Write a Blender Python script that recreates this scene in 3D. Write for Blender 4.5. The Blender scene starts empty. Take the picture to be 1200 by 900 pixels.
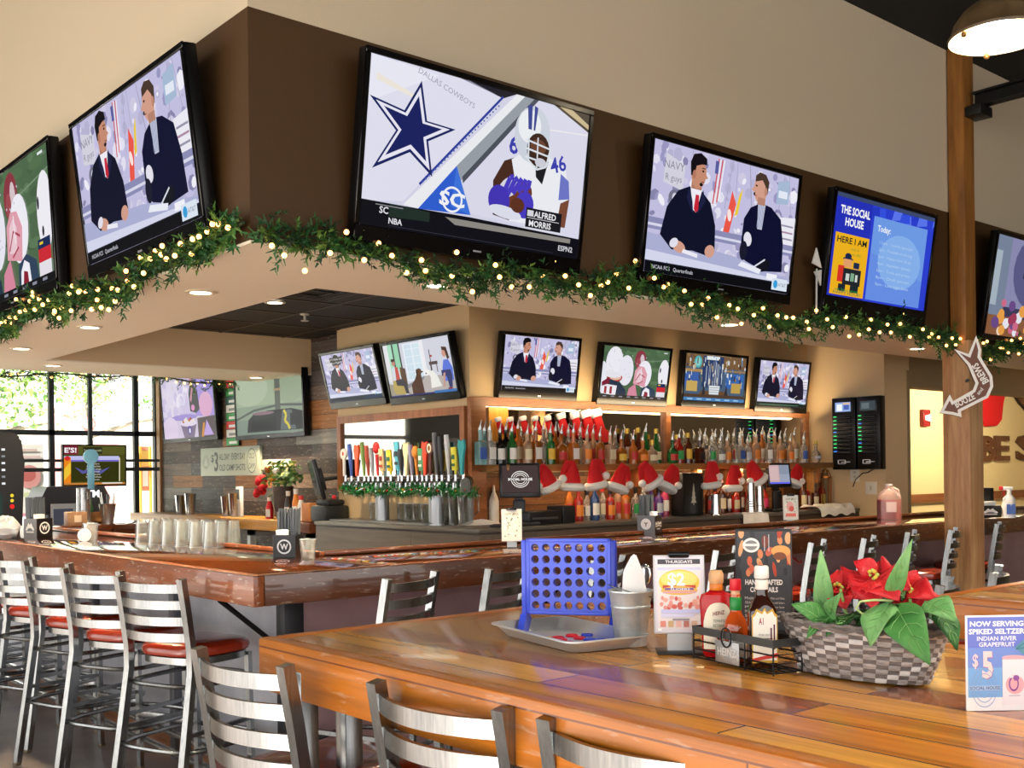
import bpy, bmesh, math, random
from mathutils import Vector, Matrix
PI = math.pi
rnd = random.Random(7)
scene = bpy.context.scene
COL = scene.collection

# ---------------------------------------------------------------- camera numbers and plane look-ups
CAM_F, CAM_ROLL, CAM_H = 1272.0, 0.0126, 1.5
_th = math.radians(49.4)
FW = Vector((math.cos(_th), math.sin(_th), 0)); RT = Vector((math.sin(_th), -math.cos(_th), 0)); UP = Vector((0, 0, 1))
def ray(px, py):
    u = px - 600; v = 554 - py
    a = (u*math.cos(CAM_ROLL) + v*math.sin(CAM_ROLL))/CAM_F
    b = (-u*math.sin(CAM_ROLL) + v*math.cos(CAM_ROLL))/CAM_F
    return FW + a*RT + b*UP
def onz(px, py, z):
    d = ray(px, py); t = (z-CAM_H)/d.z; return Vector((t*d.x, t*d.y, z))
def onx(px, py, X):
    d = ray(px, py); t = X/d.x; return Vector((X, t*d.y, CAM_H+t*d.z))
def ony(px, py, Y):
    d = ray(px, py); t = Y/d.y; return Vector((t*d.x, Y, CAM_H+t*d.z))

# ---------------------------------------------------------------- materials
def lin(h):
    if not isinstance(h, str): return (h[0], h[1], h[2], 1)
    h = h.lstrip('#'); out = []
    for i in (0, 2, 4):
        c = int(h[i:i+2], 16)/255
        out.append(c/12.92 if c <= 0.04045 else ((c+0.055)/1.055)**2.4)
    return (out[0], out[1], out[2], 1)
_mats = {}
def mat(col, rough=.5, metal=0, coat=0, emit=0, trans=0, spec=.5, bump=0, bscale=60, ior=1.45, ecol=None, alpha=1):
    key = (str(col), rough, metal, coat, emit, trans, spec, bump, bscale, ior, str(ecol), alpha)
    if key in _mats: return _mats[key]
    m = bpy.data.materials.new('surface'); m.use_nodes = True
    nt = m.node_tree; b = nt.nodes['Principled BSDF']; c = lin(col)
    b.inputs['Base Color'].default_value = c; b.inputs['Roughness'].default_value = rough
    b.inputs['Metallic'].default_value = metal; b.inputs['Coat Weight'].default_value = coat
    b.inputs['Coat Roughness'].default_value = .06
    b.inputs['Transmission Weight'].default_value = trans; b.inputs['IOR'].default_value = ior
    b.inputs['Specular IOR Level'].default_value = spec; b.inputs['Alpha'].default_value = alpha
    if emit:
        b.inputs['Emission Color'].default_value = lin(ecol) if ecol else c
        b.inputs['Emission Strength'].default_value = emit
        if not ecol: b.inputs['Base Color'].default_value = (0, 0, 0, 1)
    if bump:
        tc = nt.nodes.new('ShaderNodeTexCoord'); n = nt.nodes.new('ShaderNodeTexNoise'); bp = nt.nodes.new('ShaderNodeBump')
        n.inputs['Scale'].default_value = bscale; n.inputs['Detail'].default_value = 4
        bp.inputs['Strength'].default_value = bump; bp.inputs['Distance'].default_value = .01
        nt.links.new(tc.outputs['Object'], n.inputs['Vector']); nt.links.new(n.outputs['Fac'], bp.inputs['Height'])
        nt.links.new(bp.outputs['Normal'], b.inputs['Normal'])
    _mats[key] = m
    return m
def ramp(nt, stops, interp='LINEAR'):
    r = nt.nodes.new('ShaderNodeValToRGB'); r.color_ramp.interpolation = interp
    while len(r.color_ramp.elements) > 1: r.color_ramp.elements.remove(r.color_ramp.elements[-1])
    r.color_ramp.elements[0].position = stops[0][0]; r.color_ramp.elements[0].color = lin(stops[0][1])
    for p, c in stops[1:]:
        e = r.color_ramp.elements.new(p); e.color = lin(c)
    return r
def mottled(c1, c2, scale=3, rough=.5, bump=.05, stretch=(1, 1, 1), coat=0, metal=0, detail=5, lo=.35, hi=.65, r2=None):
    m = bpy.data.materials.new('mottled'); m.use_nodes = True; nt = m.node_tree; L = nt.links.new
    b = nt.nodes['Principled BSDF']; tc = nt.nodes.new('ShaderNodeTexCoord'); mp = nt.nodes.new('ShaderNodeMapping')
    mp.inputs['Scale'].default_value = stretch
    n = nt.nodes.new('ShaderNodeTexNoise'); n.inputs['Scale'].default_value = scale; n.inputs['Detail'].default_value = detail
    n.inputs['Roughness'].default_value = .65
    r = ramp(nt, [(lo, c1), (hi, c2)])
    L(tc.outputs['Object'], mp.inputs[0]); L(mp.outputs[0], n.inputs['Vector']); L(n.outputs['Fac'], r.inputs[0])
    L(r.outputs[0], b.inputs['Base Color']); b.inputs['Roughness'].default_value = rough
    b.inputs['Coat Weight'].default_value = coat; b.inputs['Coat Roughness'].default_value = .05; b.inputs['Metallic'].default_value = metal
    if bump:
        bp = nt.nodes.new('ShaderNodeBump'); bp.inputs['Strength'].default_value = bump; bp.inputs['Distance'].default_value = .01
        L(n.outputs['Fac'], bp.inputs['Height']); L(bp.outputs[0], b.inputs['Normal'])
    return m
def planks(stops, plank_l, plank_w, axes=(0, 1, 2), rough=.35, coat=0, grain=.5, gap='#1a0e06', gapw=.003, seed=0, scratch=0, bump=.15, interp='LINEAR'):
    """planks of varied tint; axes = (object axis along the plank, object axis across the planks, the other)"""
    m = bpy.data.materials.new('planks'); m.use_nodes = True; nt = m.node_tree; L = nt.links.new
    b = nt.nodes['Principled BSDF']; tc = nt.nodes.new('ShaderNodeTexCoord')
    sp = nt.nodes.new('ShaderNodeSeparateXYZ'); cb = nt.nodes.new('ShaderNodeCombineXYZ')
    L(tc.outputs['Object'], sp.inputs[0])
    for i in range(3): L(sp.outputs[axes[i]], cb.inputs[i])
    ad = nt.nodes.new('ShaderNodeVectorMath'); ad.operation = 'ADD'; ad.inputs[1].default_value = (seed*1.37, seed*.71, 0)
    L(cb.outputs[0], ad.inputs[0])
    br = nt.nodes.new('ShaderNodeTexBrick'); br.inputs['Scale'].default_value = 1
    br.inputs['Brick Width'].default_value = plank_l; br.inputs['Row Height'].default_value = plank_w
    br.inputs['Mortar Size'].default_value = gapw; br.inputs['Mortar Smooth'].default_value = 0; br.inputs['Bias'].default_value = 0
    br.inputs['Color1'].default_value = (0, 0, 0, 1); br.inputs['Color2'].default_value = (1, 1, 1, 1); br.inputs['Mortar'].default_value = (.5, .5, .5, 1)
    br.offset = .37; br.offset_frequency = 2
    L(ad.outputs[0], br.inputs['Vector'])
    r = ramp(nt, stops, interp); L(br.outputs['Color'], r.inputs[0])
    mp = nt.nodes.new('ShaderNodeMapping'); mp.inputs['Scale'].default_value = (1.5, 26, 26)
    L(ad.outputs[0], mp.inputs[0])
    # shift the grain from plank to plank
    ml = nt.nodes.new('ShaderNodeVectorMath'); ml.operation = 'MULTIPLY_ADD'; ml.inputs[1].default_value = (9, 5, 7)
    L(br.outputs['Color'], ml.inputs[0]); L(mp.outputs[0], ml.inputs[2])
    n = nt.nodes.new('ShaderNodeTexNoise'); n.inputs['Scale'].default_value = 1; n.inputs['Detail'].default_value = 6; n.inputs['Roughness'].default_value = .6
    n.inputs['Distortion'].default_value = .6
    L(ml.outputs[0], n.inputs['Vector'])
    gr = ramp(nt, [(.3, (1-grain, 1-grain*1.05, 1-grain*1.1)), (.62, (1.12, 1.1, 1.05))]); L(n.outputs['Fac'], gr.inputs[0])
    mx = nt.nodes.new('ShaderNodeMix'); mx.data_type = 'RGBA'; mx.blend_type = 'MULTIPLY'; mx.inputs[0].default_value = 1
    L(r.outputs[0], mx.inputs[6]); L(gr.outputs[0], mx.inputs[7])
    m2 = nt.nodes.new('ShaderNodeMix'); m2.data_type = 'RGBA'; m2.inputs[7].default_value = lin(gap)
    L(br.outputs['Fac'], m2.inputs[0]); L(mx.outputs[2], m2.inputs[6])
    out = m2.outputs[2]
    if scratch:
        mp2 = nt.nodes.new('ShaderNodeMapping'); mp2.inputs['Scale'].default_value = (14, 70, 70); L(ad.outputs[0], mp2.inputs[0])
        n2 = nt.nodes.new('ShaderNodeTexNoise'); n2.inputs['Scale'].default_value = 1; n2.inputs['Detail'].default_value = 3; L(mp2.outputs[0], n2.inputs['Vector'])
        s = ramp(nt, [(.60, (0, 0, 0)), (.68, (scratch, scratch, scratch))]); L(n2.outputs['Fac'], s.inputs[0])
        m3 = nt.nodes.new('ShaderNodeMix'); m3.data_type = 'RGBA'; m3.inputs[7].default_value = lin('#d9c7ad')
        L(s.outputs[0], m3.inputs[0]); L(out, m3.inputs[6]); out = m3.outputs[2]
    L(out, b.inputs['Base Color']); b.inputs['Roughness'].default_value = rough
    b.inputs['Coat Weight'].default_value = coat; b.inputs['Coat Roughness'].default_value = .04
    if bump:
        bp = nt.nodes.new('ShaderNodeBump'); bp.inputs['Strength'].default_value = bump; bp.inputs['Distance'].default_value = .004
        L(n.outputs['Fac'], bp.inputs['Height']); L(bp.outputs[0], b.inputs['Normal'])
    return m
def glassy(col='#ffffff', rough=.02, ior=1.45): return mat(col, rough, trans=1, ior=ior)
def thin_glass():
    m = bpy.data.materials.new('window_glass'); m.use_nodes = True; nt = m.node_tree; nt.nodes.clear(); L = nt.links.new
    o = nt.nodes.new('ShaderNodeOutputMaterial'); t = nt.nodes.new('ShaderNodeBsdfTransparent'); g = nt.nodes.new('ShaderNodeBsdfGlossy')
    g.inputs['Roughness'].default_value = .02; fr = nt.nodes.new('ShaderNodeFresnel'); fr.inputs[0].default_value = 1.3
    mx = nt.nodes.new('ShaderNodeMixShader'); L(fr.outputs[0], mx.inputs[0]); L(t.outputs[0], mx.inputs[1]); L(g.outputs[0], mx.inputs[2]); L(mx.outputs[0], o.inputs[0])
    t.inputs[0].default_value = (.96, .98, .97, 1)
    return m
def drinkware():
    """thin clear drinking glass"""
    m = bpy.data.materials.new('clear_glass'); m.use_nodes = True; nt = m.node_tree; nt.nodes.clear(); L = nt.links.new
    o = nt.nodes.new('ShaderNodeOutputMaterial'); t = nt.nodes.new('ShaderNodeBsdfTransparent'); g = nt.nodes.new('ShaderNodeBsdfGlossy')
    g.inputs['Roughness'].default_value = .04; fr = nt.nodes.new('ShaderNodeLayerWeight'); fr.inputs[0].default_value = .3
    d = nt.nodes.new('ShaderNodeBsdfTranslucent'); d.inputs[0].default_value = (.98, .99, .99, 1)
    m1 = nt.nodes.new('ShaderNodeMixShader'); m1.inputs[0].default_value = .2; L(t.outputs[0], m1.inputs[1]); L(d.outputs[0], m1.inputs[2])
    mx = nt.nodes.new('ShaderNodeMixShader'); L(fr.outputs['Facing'], mx.inputs[0]); L(m1.outputs[0], mx.inputs[1]); L(g.outputs[0], mx.inputs[2]); L(mx.outputs[0], o.inputs[0])
    t.inputs[0].default_value = (.93, .95, .95, 1)
    return m

# ---------------------------------------------------------------- mesh builder
class MB:
    def __init__(s): s.bm = bmesh.new(); s.mats = []; s.cur = 0
    def use(s, m):
        if m not in s.mats: s.mats.append(m)
        s.cur = s.mats.index(m); return s
    def face(s, vs, sm=True):
        try: f = s.bm.faces.new(vs)
        except ValueError: return None
        f.material_index = s.cur; f.smooth = sm; return f
    def poly(s, pts, sm=False): return s.face([s.bm.verts.new(p) for p in pts], sm)
    def box(s, c, d, bev=0, M=None, seg=2):
        T = Matrix.Translation(Vector(c)); S = Matrix.Diagonal((d[0], d[1], d[2], 1))
        X = (M.to_4x4() if M is not None else Matrix.Identity(4))
        g = bmesh.ops.create_cube(s.bm, size=1, matrix=T @ X @ S)
        vs = g['verts']; fs = {f for v in vs for f in v.link_faces}
        if bev:
            r = bmesh.ops.bevel(s.bm, geom=list({e for v in vs for e in v.link_edges}), offset=bev, segments=seg, profile=.5, affect='EDGES')
            fs = {f for f in fs if f.is_valid} | set(r['faces']) | {f for v in r['verts'] for f in v.link_faces}
        for f in fs: f.material_index = s.cur; f.smooth = True
        return s
    def lohi(s, lo, hi, bev=0):
        return s.box([(a+b)/2 for a, b in zip(lo, hi)], [abs(b-a) for a, b in zip(lo, hi)], bev)
    def ring(s, c, r, ax, n, ph=0, r2=None):
        ax = Vector(ax).normalized(); ref = Vector((0, 0, 1)) if abs(ax.z) < .95 else Vector((1, 0, 0))
        u = ax.cross(ref).normalized(); w = ax.cross(u).normalized(); r2 = r if r2 is None else r2
        return [s.bm.verts.new(Vector(c) + u*r*math.cos(ph+2*PI*i/n) + w*r2*math.sin(ph+2*PI*i/n)) for i in range(n)]
    def bridge(s, a, b):
        n = len(a)
        for i in range(n): s.face([a[i], a[(i+1) % n], b[(i+1) % n], b[i]])
    def cyl(s, p0, p1, r0, r1=None, n=16, caps=True):
        r1 = r0 if r1 is None else r1; ax = Vector(p1)-Vector(p0)
        a = s.ring(p0, r0, ax, n); b = s.ring(p1, r1, ax, n); s.bridge(a, b)
        if caps: s.face(list(reversed(a)), False); s.face(b, False)
        return s
    def tube(s, pts, r, n=8, closed=False, square=False, rad=None):
        pts = [Vector(p) for p in pts]; N = len(pts); rings = []; prev = None
        if square: n = 4
        for i, p in enumerate(pts):
            if closed: t = (pts[(i+1) % N]-pts[i-1])
            else: t = pts[min(i+1, N-1)]-pts[max(i-1, 0)]
            t.normalize()
            if prev is None:
                ref = Vector((0, 0, 1)) if abs(t.z) < .9 else Vector((1, 0, 0)); u = t.cross(ref).normalized()
            else: u = (prev - t*prev.dot(t)).normalized()
            prev = u; w = t.cross(u); rr = rad[i] if rad else r
            off = PI/4 if square else 0; k = rr*(1.414 if square else 1)
            rings.append([s.bm.verts.new(p + u*k*math.cos(off+2*PI*j/n) + w*k*math.sin(off+2*PI*j/n)) for j in range(n)])
        for i in range(N-1): s.bridge(rings[i], rings[i+1])
        if closed: s.bridge(rings[-1], rings[0])
        else: s.face(list(reversed(rings[0])), False); s.face(rings[-1], False)
        return s
    def lathe(s, prof, n=24, o=(0, 0, 0), ax='z', sx=1, sy=1):
        o = Vector(o); rings = []
        for r, z in prof:
            if r < 1e-5: rings.append([s.bm.verts.new(o+Vector((0, 0, z)))])
            else: rings.append([s.bm.verts.new(o+Vector((r*sx*math.cos(2*PI*i/n), r*sy*math.sin(2*PI*i/n), z))) for i in range(n)])
        for a, b in zip(rings, rings[1:]):
            if len(a) == 1 and len(b) == 1: continue
            for i in range(n):
                j = (i+1) % n
                if len(a) == 1: s.face([a[0], b[j], b[i]])
                elif len(b) == 1: s.face([a[i], a[j], b[0]])
                else: s.face([a[i], a[j], b[j], b[i]])
        return s
    def ball(s, c, r, n=12, m=8, sc=(1, 1, 1)):
        c = Vector(c); prof = [(r*math.sin(PI*i/m), -r*math.cos(PI*i/m)) for i in range(m+1)]
        k = len(s.bm.verts); s.lathe(prof, n); s.bm.verts.ensure_lookup_table()
        for v in s.bm.verts[k:]: v.co = Vector((v.co.x*sc[0], v.co.y*sc[1], v.co.z*sc[2]))+c
        return s
    def prism(s, pts, z0, z1, M=None):
        """outline pts (x, y) extruded from z0 to z1, then moved by M"""
        M = M or Matrix.Identity(4)
        a = [s.bm.verts.new(M @ Vector((x, y, z0))) for x, y in pts]; b = [s.bm.verts.new(M @ Vector((x, y, z1))) for x, y in pts]
        n = len(pts)
        for i in range(n): s.face([a[i], a[(i+1) % n], b[(i+1) % n], b[i]])
        s.face(list(reversed(a)), False); s.face(b, False); return s
    def build(s, name, m=None, parent=None, loc=None, sharp=40, fix=True):
        if m is not None and not s.mats: s.mats = [m]
        if fix: bmesh.ops.recalc_face_normals(s.bm, faces=s.bm.faces[:])
        me = bpy.data.meshes.new(name); s.bm.to_mesh(me); s.bm.free()
        for k in s.mats: me.materials.append(k)
        if sharp: me.set_sharp_from_angle(angle=math.radians(sharp))
        o = bpy.data.objects.new(name, me); COL.objects.link(o)
        if parent is not None: o.parent = parent
        if loc is not None: o.location = loc
        return o
def tag(o, label, cat, group=None, kind=None):
    o['label'] = label; o['category'] = cat
    if group: o['group'] = group
    if kind: o['kind'] = kind
    return o
def thing(name, label, cat, loc=(0, 0, 0), rz=0, group=None):
    o = bpy.data.objects.new(name, None); o.empty_display_size = .1; COL.objects.link(o)
    o.location = loc; o.rotation_euler = (0, 0, rz); return tag(o, label, cat, group)
def struct(name, mb, m, sharp=40):
    o = mb.build(name, m, sharp=sharp); o['kind'] = 'structure'; return o
def kids(o): return [c for c in bpy.data.objects if c.parent == o]
_tree = {}
def dup(root, loc, rz, label, group=None):
    if root.name not in _tree: _tree[root.name] = [(c, kids(c)) for c in kids(root)]
    r = root.copy(); COL.objects.link(r); r.location = loc; r.rotation_euler = (0, 0, rz); r['label'] = label
    if group: r['group'] = group
    for ch, sub in _tree[root.name]:
        c = ch.copy(); COL.objects.link(c); c.parent = r
        for g in sub:
            d = g.copy(); COL.objects.link(d); d.parent = c
    return r
ORD = 'first second third fourth fifth sixth seventh eighth ninth tenth eleventh twelfth thirteenth fourteenth fifteenth sixteenth seventeenth eighteenth nineteenth twentieth'.split()
def ordinal(i):
    if i < 20: return ORD[i]
    t = 'twenty thirty forty fifty'.split()[(i+1)//10-2]; r = (i+1) % 10
    return (t+'-'+ORD[r-1]) if r else {'twenty': 'twentieth', 'thirty': 'thirtieth', 'forty': 'fortieth', 'fifty': 'fiftieth'}[t]

# ---------------------------------------------------------------- flat pictures: lettering and printed or glowing images
_txt = {}
def text_mesh(s, bold=0):
    if (s, bold) in _txt: return _txt[(s, bold)]
    cu = bpy.data.curves.new('lettering', 'FONT'); cu.body = s; cu.size = 1; cu.resolution_u = 2; cu.offset = bold
    ob = bpy.data.objects.new('lettering', cu); COL.objects.link(ob)
    dg = bpy.context.evaluated_depsgraph_get(); me = ob.evaluated_get(dg).to_mesh()
    vs = [(v.co.x, v.co.y) for v in me.vertices]; fs = [tuple(p.vertices) for p in me.polygons]
    ob.evaluated_get(dg).to_mesh_clear(); bpy.data.objects.remove(ob); bpy.data.curves.remove(cu)
    x0 = min(v[0] for v in vs); x1 = max(v[0] for v in vs)
    vs = [(x-x0, y) for x, y in vs]; _txt[(s, bold)] = (vs, fs, x1-x0); return _txt[(s, bold)]
def poster_mat(c): return mat(c, .4)
class Pic:
    """a flat picture on the rectangle O + U*u + V*v with normal N; every shape lies a hair above the one before"""
    def __init__(s, O, U, V, N, glow=0, eps=.00006, mb=None, warp=None):
        s.O, s.U, s.V, s.N = Vector(O), Vector(U), Vector(V), Vector(N).normalized(); s.mb = mb or MB(); s.k = 0; s.glow = glow; s.eps = eps; s.warp = warp; s.clip = None; s.inc = 1
    def col(s, c):
        s.mb.use(mat(c, .3, emit=s.glow, spec=.12) if s.glow else poster_mat(c))
    def P(s, u, v):
        if s.clip: u = min(max(u, s.clip[0]), s.clip[2]); v = min(max(v, s.clip[1]), s.clip[3])
        if s.warp: u, v = s.warp(u, v)
        return s.O + s.U*u + s.V*v + s.N*(s.k*s.eps)
    def poly(s, pts, c):
        s.k += s.inc; s.col(c); s.mb.poly([s.P(*p) for p in pts]); return s
    def rect(s, u0, v0, u1, v1, c): return s.poly([(u0, v0), (u1, v0), (u1, v1), (u0, v1)], c)
    def ell(s, u, v, a, b, c, rot=0, n=20, a0=0, a1=2*PI):
        cr, sr = math.cos(rot), math.sin(rot); k = n if a1-a0 > 6.2 else n+1
        return s.poly([(u+a*math.cos(t)*cr-b*math.sin(t)*sr, v+a*math.cos(t)*sr+b*math.sin(t)*cr) for t in [a0+(a1-a0)*i/n for i in range(k)]], c)
    def ringc(s, u, v, r, w, c, n=40):
        s.k += s.inc; s.col(c)
        for i in range(n):
            t, q = 2*PI*i/n, 2*PI*(i+1)/n
            s.mb.poly([s.P(u+(r+dr)*math.cos(x), v+(r+dr)*math.sin(x)) for x, dr in ((t, -w/2), (t, w/2), (q, w/2), (q, -w/2))])
        return s
    def line(s, pts, w, c):
        s.k += s.inc; s.col(c)
        for (x0, y0), (x1, y1) in zip(pts, pts[1:]):
            d = math.hypot(x1-x0, y1-y0) or 1; nx, ny = -(y1-y0)/d*w/2, (x1-x0)/d*w/2
            s.mb.poly([s.P(x0+nx, y0+ny), s.P(x0-nx, y0-ny), s.P(x1-nx, y1-ny), s.P(x1+nx, y1+ny)])
        return s
    def text(s, t, u, v, h, c, al='C', bold=.0, width=None, rot=0, slant=0, arc=None):
        vs, fs, w = text_mesh(t, bold); sc = h/.7; sx = width/w if width else sc; W = w*sx
        off = {'C': -W/2, 'L': 0, 'R': -W}[al]; s.k += s.inc; s.col(c); cr, sr = math.cos(rot), math.sin(rot)
        def pt(x, y):
            x = x*sx+off+slant*y*sc; y = y*sc
            return s.P(u+x*cr-y*sr, v+x*sr+y*cr)
        bv = [s.mb.bm.verts.new(pt(*q)) for q in vs]
        for f in fs: s.mb.face([bv[i] for i in f], False)
        return s
    def build(s, name, parent=None): return s.mb.build(name, None, parent, sharp=0, fix=False)
# ================================================================ ROOM
SX, SY, SB, BROWN, CEIL = 2.03, 3.95, 2.44, 3.37, 4.56
IX, IY, FY, OY = 2.776, 4.72, 8.85, 9.75           # inner edges of the dropped ring over the bar, its far arm
BX, BY, WX, WY = 5.0, 6.3, 5.15, 12.4              # tap wall, liquor wall, plank wall, window wall
LX = -5.0; RX = 18.0
BEIGE = mat('#c8b89c', .7, bump=.12, bscale=120); BEIGE2 = mat('#d9bf96', .7, bump=.1, bscale=120)
SOFF = mat('#f3ead2', .75, bump=.06, bscale=150); BROWNM = mat('#462e10', .6, bump=.12, bscale=120); BLACKC = mat('#0a0908', .8)
YELW = mat('#e2cf9a', .7, bump=.06); TAUPE = mat('#a08a66', .7)
struct('floor', MB().lohi((LX, -7, -.1), (RX, WY, 0)), mottled('#7d716a', '#9a8e86', 2.2, .36, .03))
struct('ceiling', MB().lohi((LX, -7, CEIL), (RX, WY, CEIL+.1)), BLACKC)
m = MB(); m.lohi((SX, SY, SB), (SX+.12, OY, BROWN)); struct('wall_left', m, BROWNM)
m = MB(); m.lohi((SX, SY, BROWN), (SX+.12, OY, CEIL)); struct('wall_left_upper', m, BEIGE)
m = MB(); m.lohi((SX+.12, SY, SB), (RX, SY+.12, BROWN)); struct('wall_front', m, BROWNM)
m = MB(); m.lohi((SX+.12, SY, BROWN), (RX, SY+.12, CEIL)); struct('wall_front_upper', m, BEIGE)
# the corner end of the brown band on the front face
m = MB()
m.poly([(SX, SY-.001, SB), (SX+.12, SY-.001, SB), (SX+.12, SY-.001, BROWN), (SX, SY-.001, BROWN)]); 
struct('trim_1', m, BROWNM)
# underside of the ring, with the inner upstands
m = MB()
m.lohi((SX, SY, SB-.012), (RX, IY, SB)); m.lohi((SX, IY, SB-.012), (IX, OY, SB)); m.lohi((IX, FY, SB-.012), (WX, OY, SB))
struct('ceiling_soffit', m, SOFF)
m = MB(); m.lohi((IX-.1, IY, SB), (IX, FY, 2.9)); struct('wall_soffit_left', m, BEIGE2)
m = MB(); m.lohi((IX, IY-.1, SB), (RX, IY, 2.9)); struct('wall_soffit_front', m, BEIGE2)
m = MB(); m.lohi((IX, FY, SB), (WX, FY+.1, 2.9)); struct('wall_soffit_far', m, BEIGE2)
m = MB(); m.lohi((SX, OY-.1, SB), (WX, OY, CEIL)); struct('wall_soffit_back', m, BEIGE2)
# black tile ceiling inside the ring, with its grid
m = MB(); m.lohi((IX, IY, 2.76), (RX, FY, 2.80)); struct('ceiling_tiles', m, mat('#17120e', .7, bump=.3, bscale=90))
m = MB()
for i in range(8):
    x = IX+.25+i*.61; m.lohi((x-.012, IY, 2.755), (x+.012, FY, 2.762))
for j in range(7):
    y = IY+.35+j*.61; m.lohi((IX, y-.012, 2.754), (7, y+.012, 2.761))
struct('trim_2', m, mat('#3a3128', .5))
# the core the back bar stands against
m = MB(); m.lohi((BX, BY, 0), (9.3, 8.15, CEIL)); struct('wall_back_bar', m, mat('#cdb084', .7, bump=.1, bscale=120))
m = MB(); m.lohi((9.3, 5.46, 0), (9.75, 8.15, CEIL)); struct('wall_right', m, mat('#e0c193', .7, bump=.08))
m = MB(); m.lohi((9.75, 5.46, 2.28), (12.5, 5.6, CEIL)); m.lohi((9.70, 5.455, 0), (9.752, 5.6, SB)); struct('trim_3', m, TAUPE)
m = MB(); m.lohi((9.75, 8.0, 0), (RX+6, 8.15, CEIL)); struct('wall_far_right', m, YELW)
m = MB(); m.lohi((9.75, 7.95, 1.0), (RX+6, 8.0, 1.12)); struct('trim_4', m, mottled('#6b3d1e', '#8d5730', 4, .5, .05, (.3, 6, 6)))
WALLWOOD = planks([(0, '#3b3634'), (.18, '#5a5350'), (.34, '#77716b'), (.5, '#4a3a36'), (.62, '#7a6a60'), (.74, '#585a5e'), (.84, '#a8713f'), (.93, '#8d8a84')],
                  .78, .135, (1, 2, 0), .6, 0, .5, '#1c1613', .002, 3, .25, .4, 'CONSTANT')
m = MB(); m.lohi((WX, 8.15, 0), (WX+.15, WY, CEIL)); struct('wall_planks', m, WALLWOOD)
# corner batten at the tap wall, and by the window
m = MB(); m.lohi((WX-.03, WY-.12, 0), (WX, WY-.03, 2.9)); struct('trim_5', m, mottled('#9c6a3c', '#b98a58', 5, .5, .1, (6, 6, .4)))
# ---- storefront windows
FRAME = mat('#2a3032', .45); GLASS = thin_glass()
def window(n, x0, x1, z0, z1):
    fr = MB(); t = .028
    fr.lohi((x0, WY, z0), (x0+t, WY+.06, z1)); fr.lohi((x1-t, WY, z0), (x1, WY+.06, z1))
    fr.lohi((x0, WY, z1-t), (x1, WY+.06, z1)); fr.lohi((x0, WY, z0), (x1, WY+.06, z0+t))
    w = fr.build('window_%d' % n, FRAME); w['kind'] = 'structure'
    g = MB().lohi((x0+t, WY+.05, z0+t), (x1-t, WY+.056, z1-t)).build('pane', GLASS, w)
    return w
xe = [-4.9, -3.2, -1.5, .2, 1.2, 2.35]
cols = [1.2, 2.3, ony(61, 500, WY).x, ony(160, 500, WY).x, ony(186, 500, WY).x-.02]
zm = ony(61, 507, WY).z; n = 0
for a, b in zip(cols, cols[1:]):
    for z0, z1 in ((.25, zm), (zm, 2.78)):
        n += 1; window(n, a, b, z0, z1)
m = MB(); m.lohi((LX, WY, 2.78), (WX, WY+.14, CEIL)); m.lohi((LX, WY, 0), (1.2, WY+.14, 2.78)); m.lohi((1.2, WY, 0), (WX, WY+.14, .25)); m.lohi((cols[-1], WY, .25), (WX+.2, WY+.14, 2.78)); struct('wall_window', m, mat('#22211f', .7))
# unseen walls behind and beside the viewer; the rear opening is sized for daylight
m = MB(); m.lohi((6.5, -7.1, 0), (RX, -7, CEIL)); struct('wall_rear', m, mat('#b39a78', .7))
m = MB(); m.lohi((LX-.1, -7, 3.45), (LX, WY, CEIL)); struct('wall_left_sky_block', m, mat('#b39a78', .7))  # unseen header added to keep the upper sky off the left wall
m = MB(); m.lohi((RX, -7, 0), (RX+.1, WY, CEIL)); struct('wall_side', m, mat('#b39a78', .7))
# ================================================================ OUTSIDE (seen through the storefront)
struct('ground', MB().lohi((-25, WY+.2, -.25), (25, 45, -.12)), mat('#b5b1a8', .8))
def tree(x, y, h, seed, label, spread=2.2, nl=1500):
    r = random.Random(seed); t = thing('tree', label, 'tree', (x, y, -.12), 0, 'trees outside the window')
    tr = MB(); tr.tube([(0, 0, 0), (.05, 0, h*.25), (-.05, .1, h*.5), (.1, 0, h*.75)], .1, 10, rad=[.16, .12, .1, .05])
    for i in range(9):
        a = i*2.4; z = h*(.4+.05*i); tr.tube([(0, 0, z), (math.cos(a)*spread*.4, math.sin(a)*spread*.4, z+.35), (math.cos(a)*spread*.85, math.sin(a)*spread*.85, z+.5)], .04, 6, rad=[.06, .04, .015])
    tr.build('trunk', mottled('#6e6357', '#93897a', 6, .8, .3), t)
    lf = MB(); ms = [mat('#5f8a34', .6), mat('#7d9f4a', .6), mat('#4a7030', .6), mat('#94b062', .6)]
    cl = []
    for i in range(46):
        a = r.uniform(0, 2*PI); q = spread*math.sqrt(r.random()); cl.append(Vector((q*math.cos(a), q*math.sin(a), h*(.5+.5*r.random()*(1-.4*q/spread)))))
    for i in range(nl):
        c = cl[i % len(cl)] + Vector((r.gauss(0, .22), r.gauss(0, .22), r.gauss(0, .17))); s_ = r.uniform(.035, .075)
        u = Vector((r.gauss(0, 1), r.gauss(0, 1), r.gauss(0, 1))).normalized(); w = u.cross(Vector((r.gauss(0, 1), r.gauss(0, 1), r.gauss(0, 1)))).normalized()
        lf.use(ms[i % 4]); lf.poly([c-u*s_, c-w*s_*.5, c+u*s_, c+w*s_*.5])
    lf.build('foliage', None, t, sharp=0, fix=False); return t
p = ony(20, 500, 17.5); tree(p.x-1.6, 15.6, 4.6, 1, 'broad leafy tree outside beyond the left window bay', 1.3, 2400)
p = ony(52, 500, 15.2); tree(p.x+.1, 19.2, 5.2, 4, 'pale-trunked tree outside just left of the wall-hung menu screen', 1.5, 1800)
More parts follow.
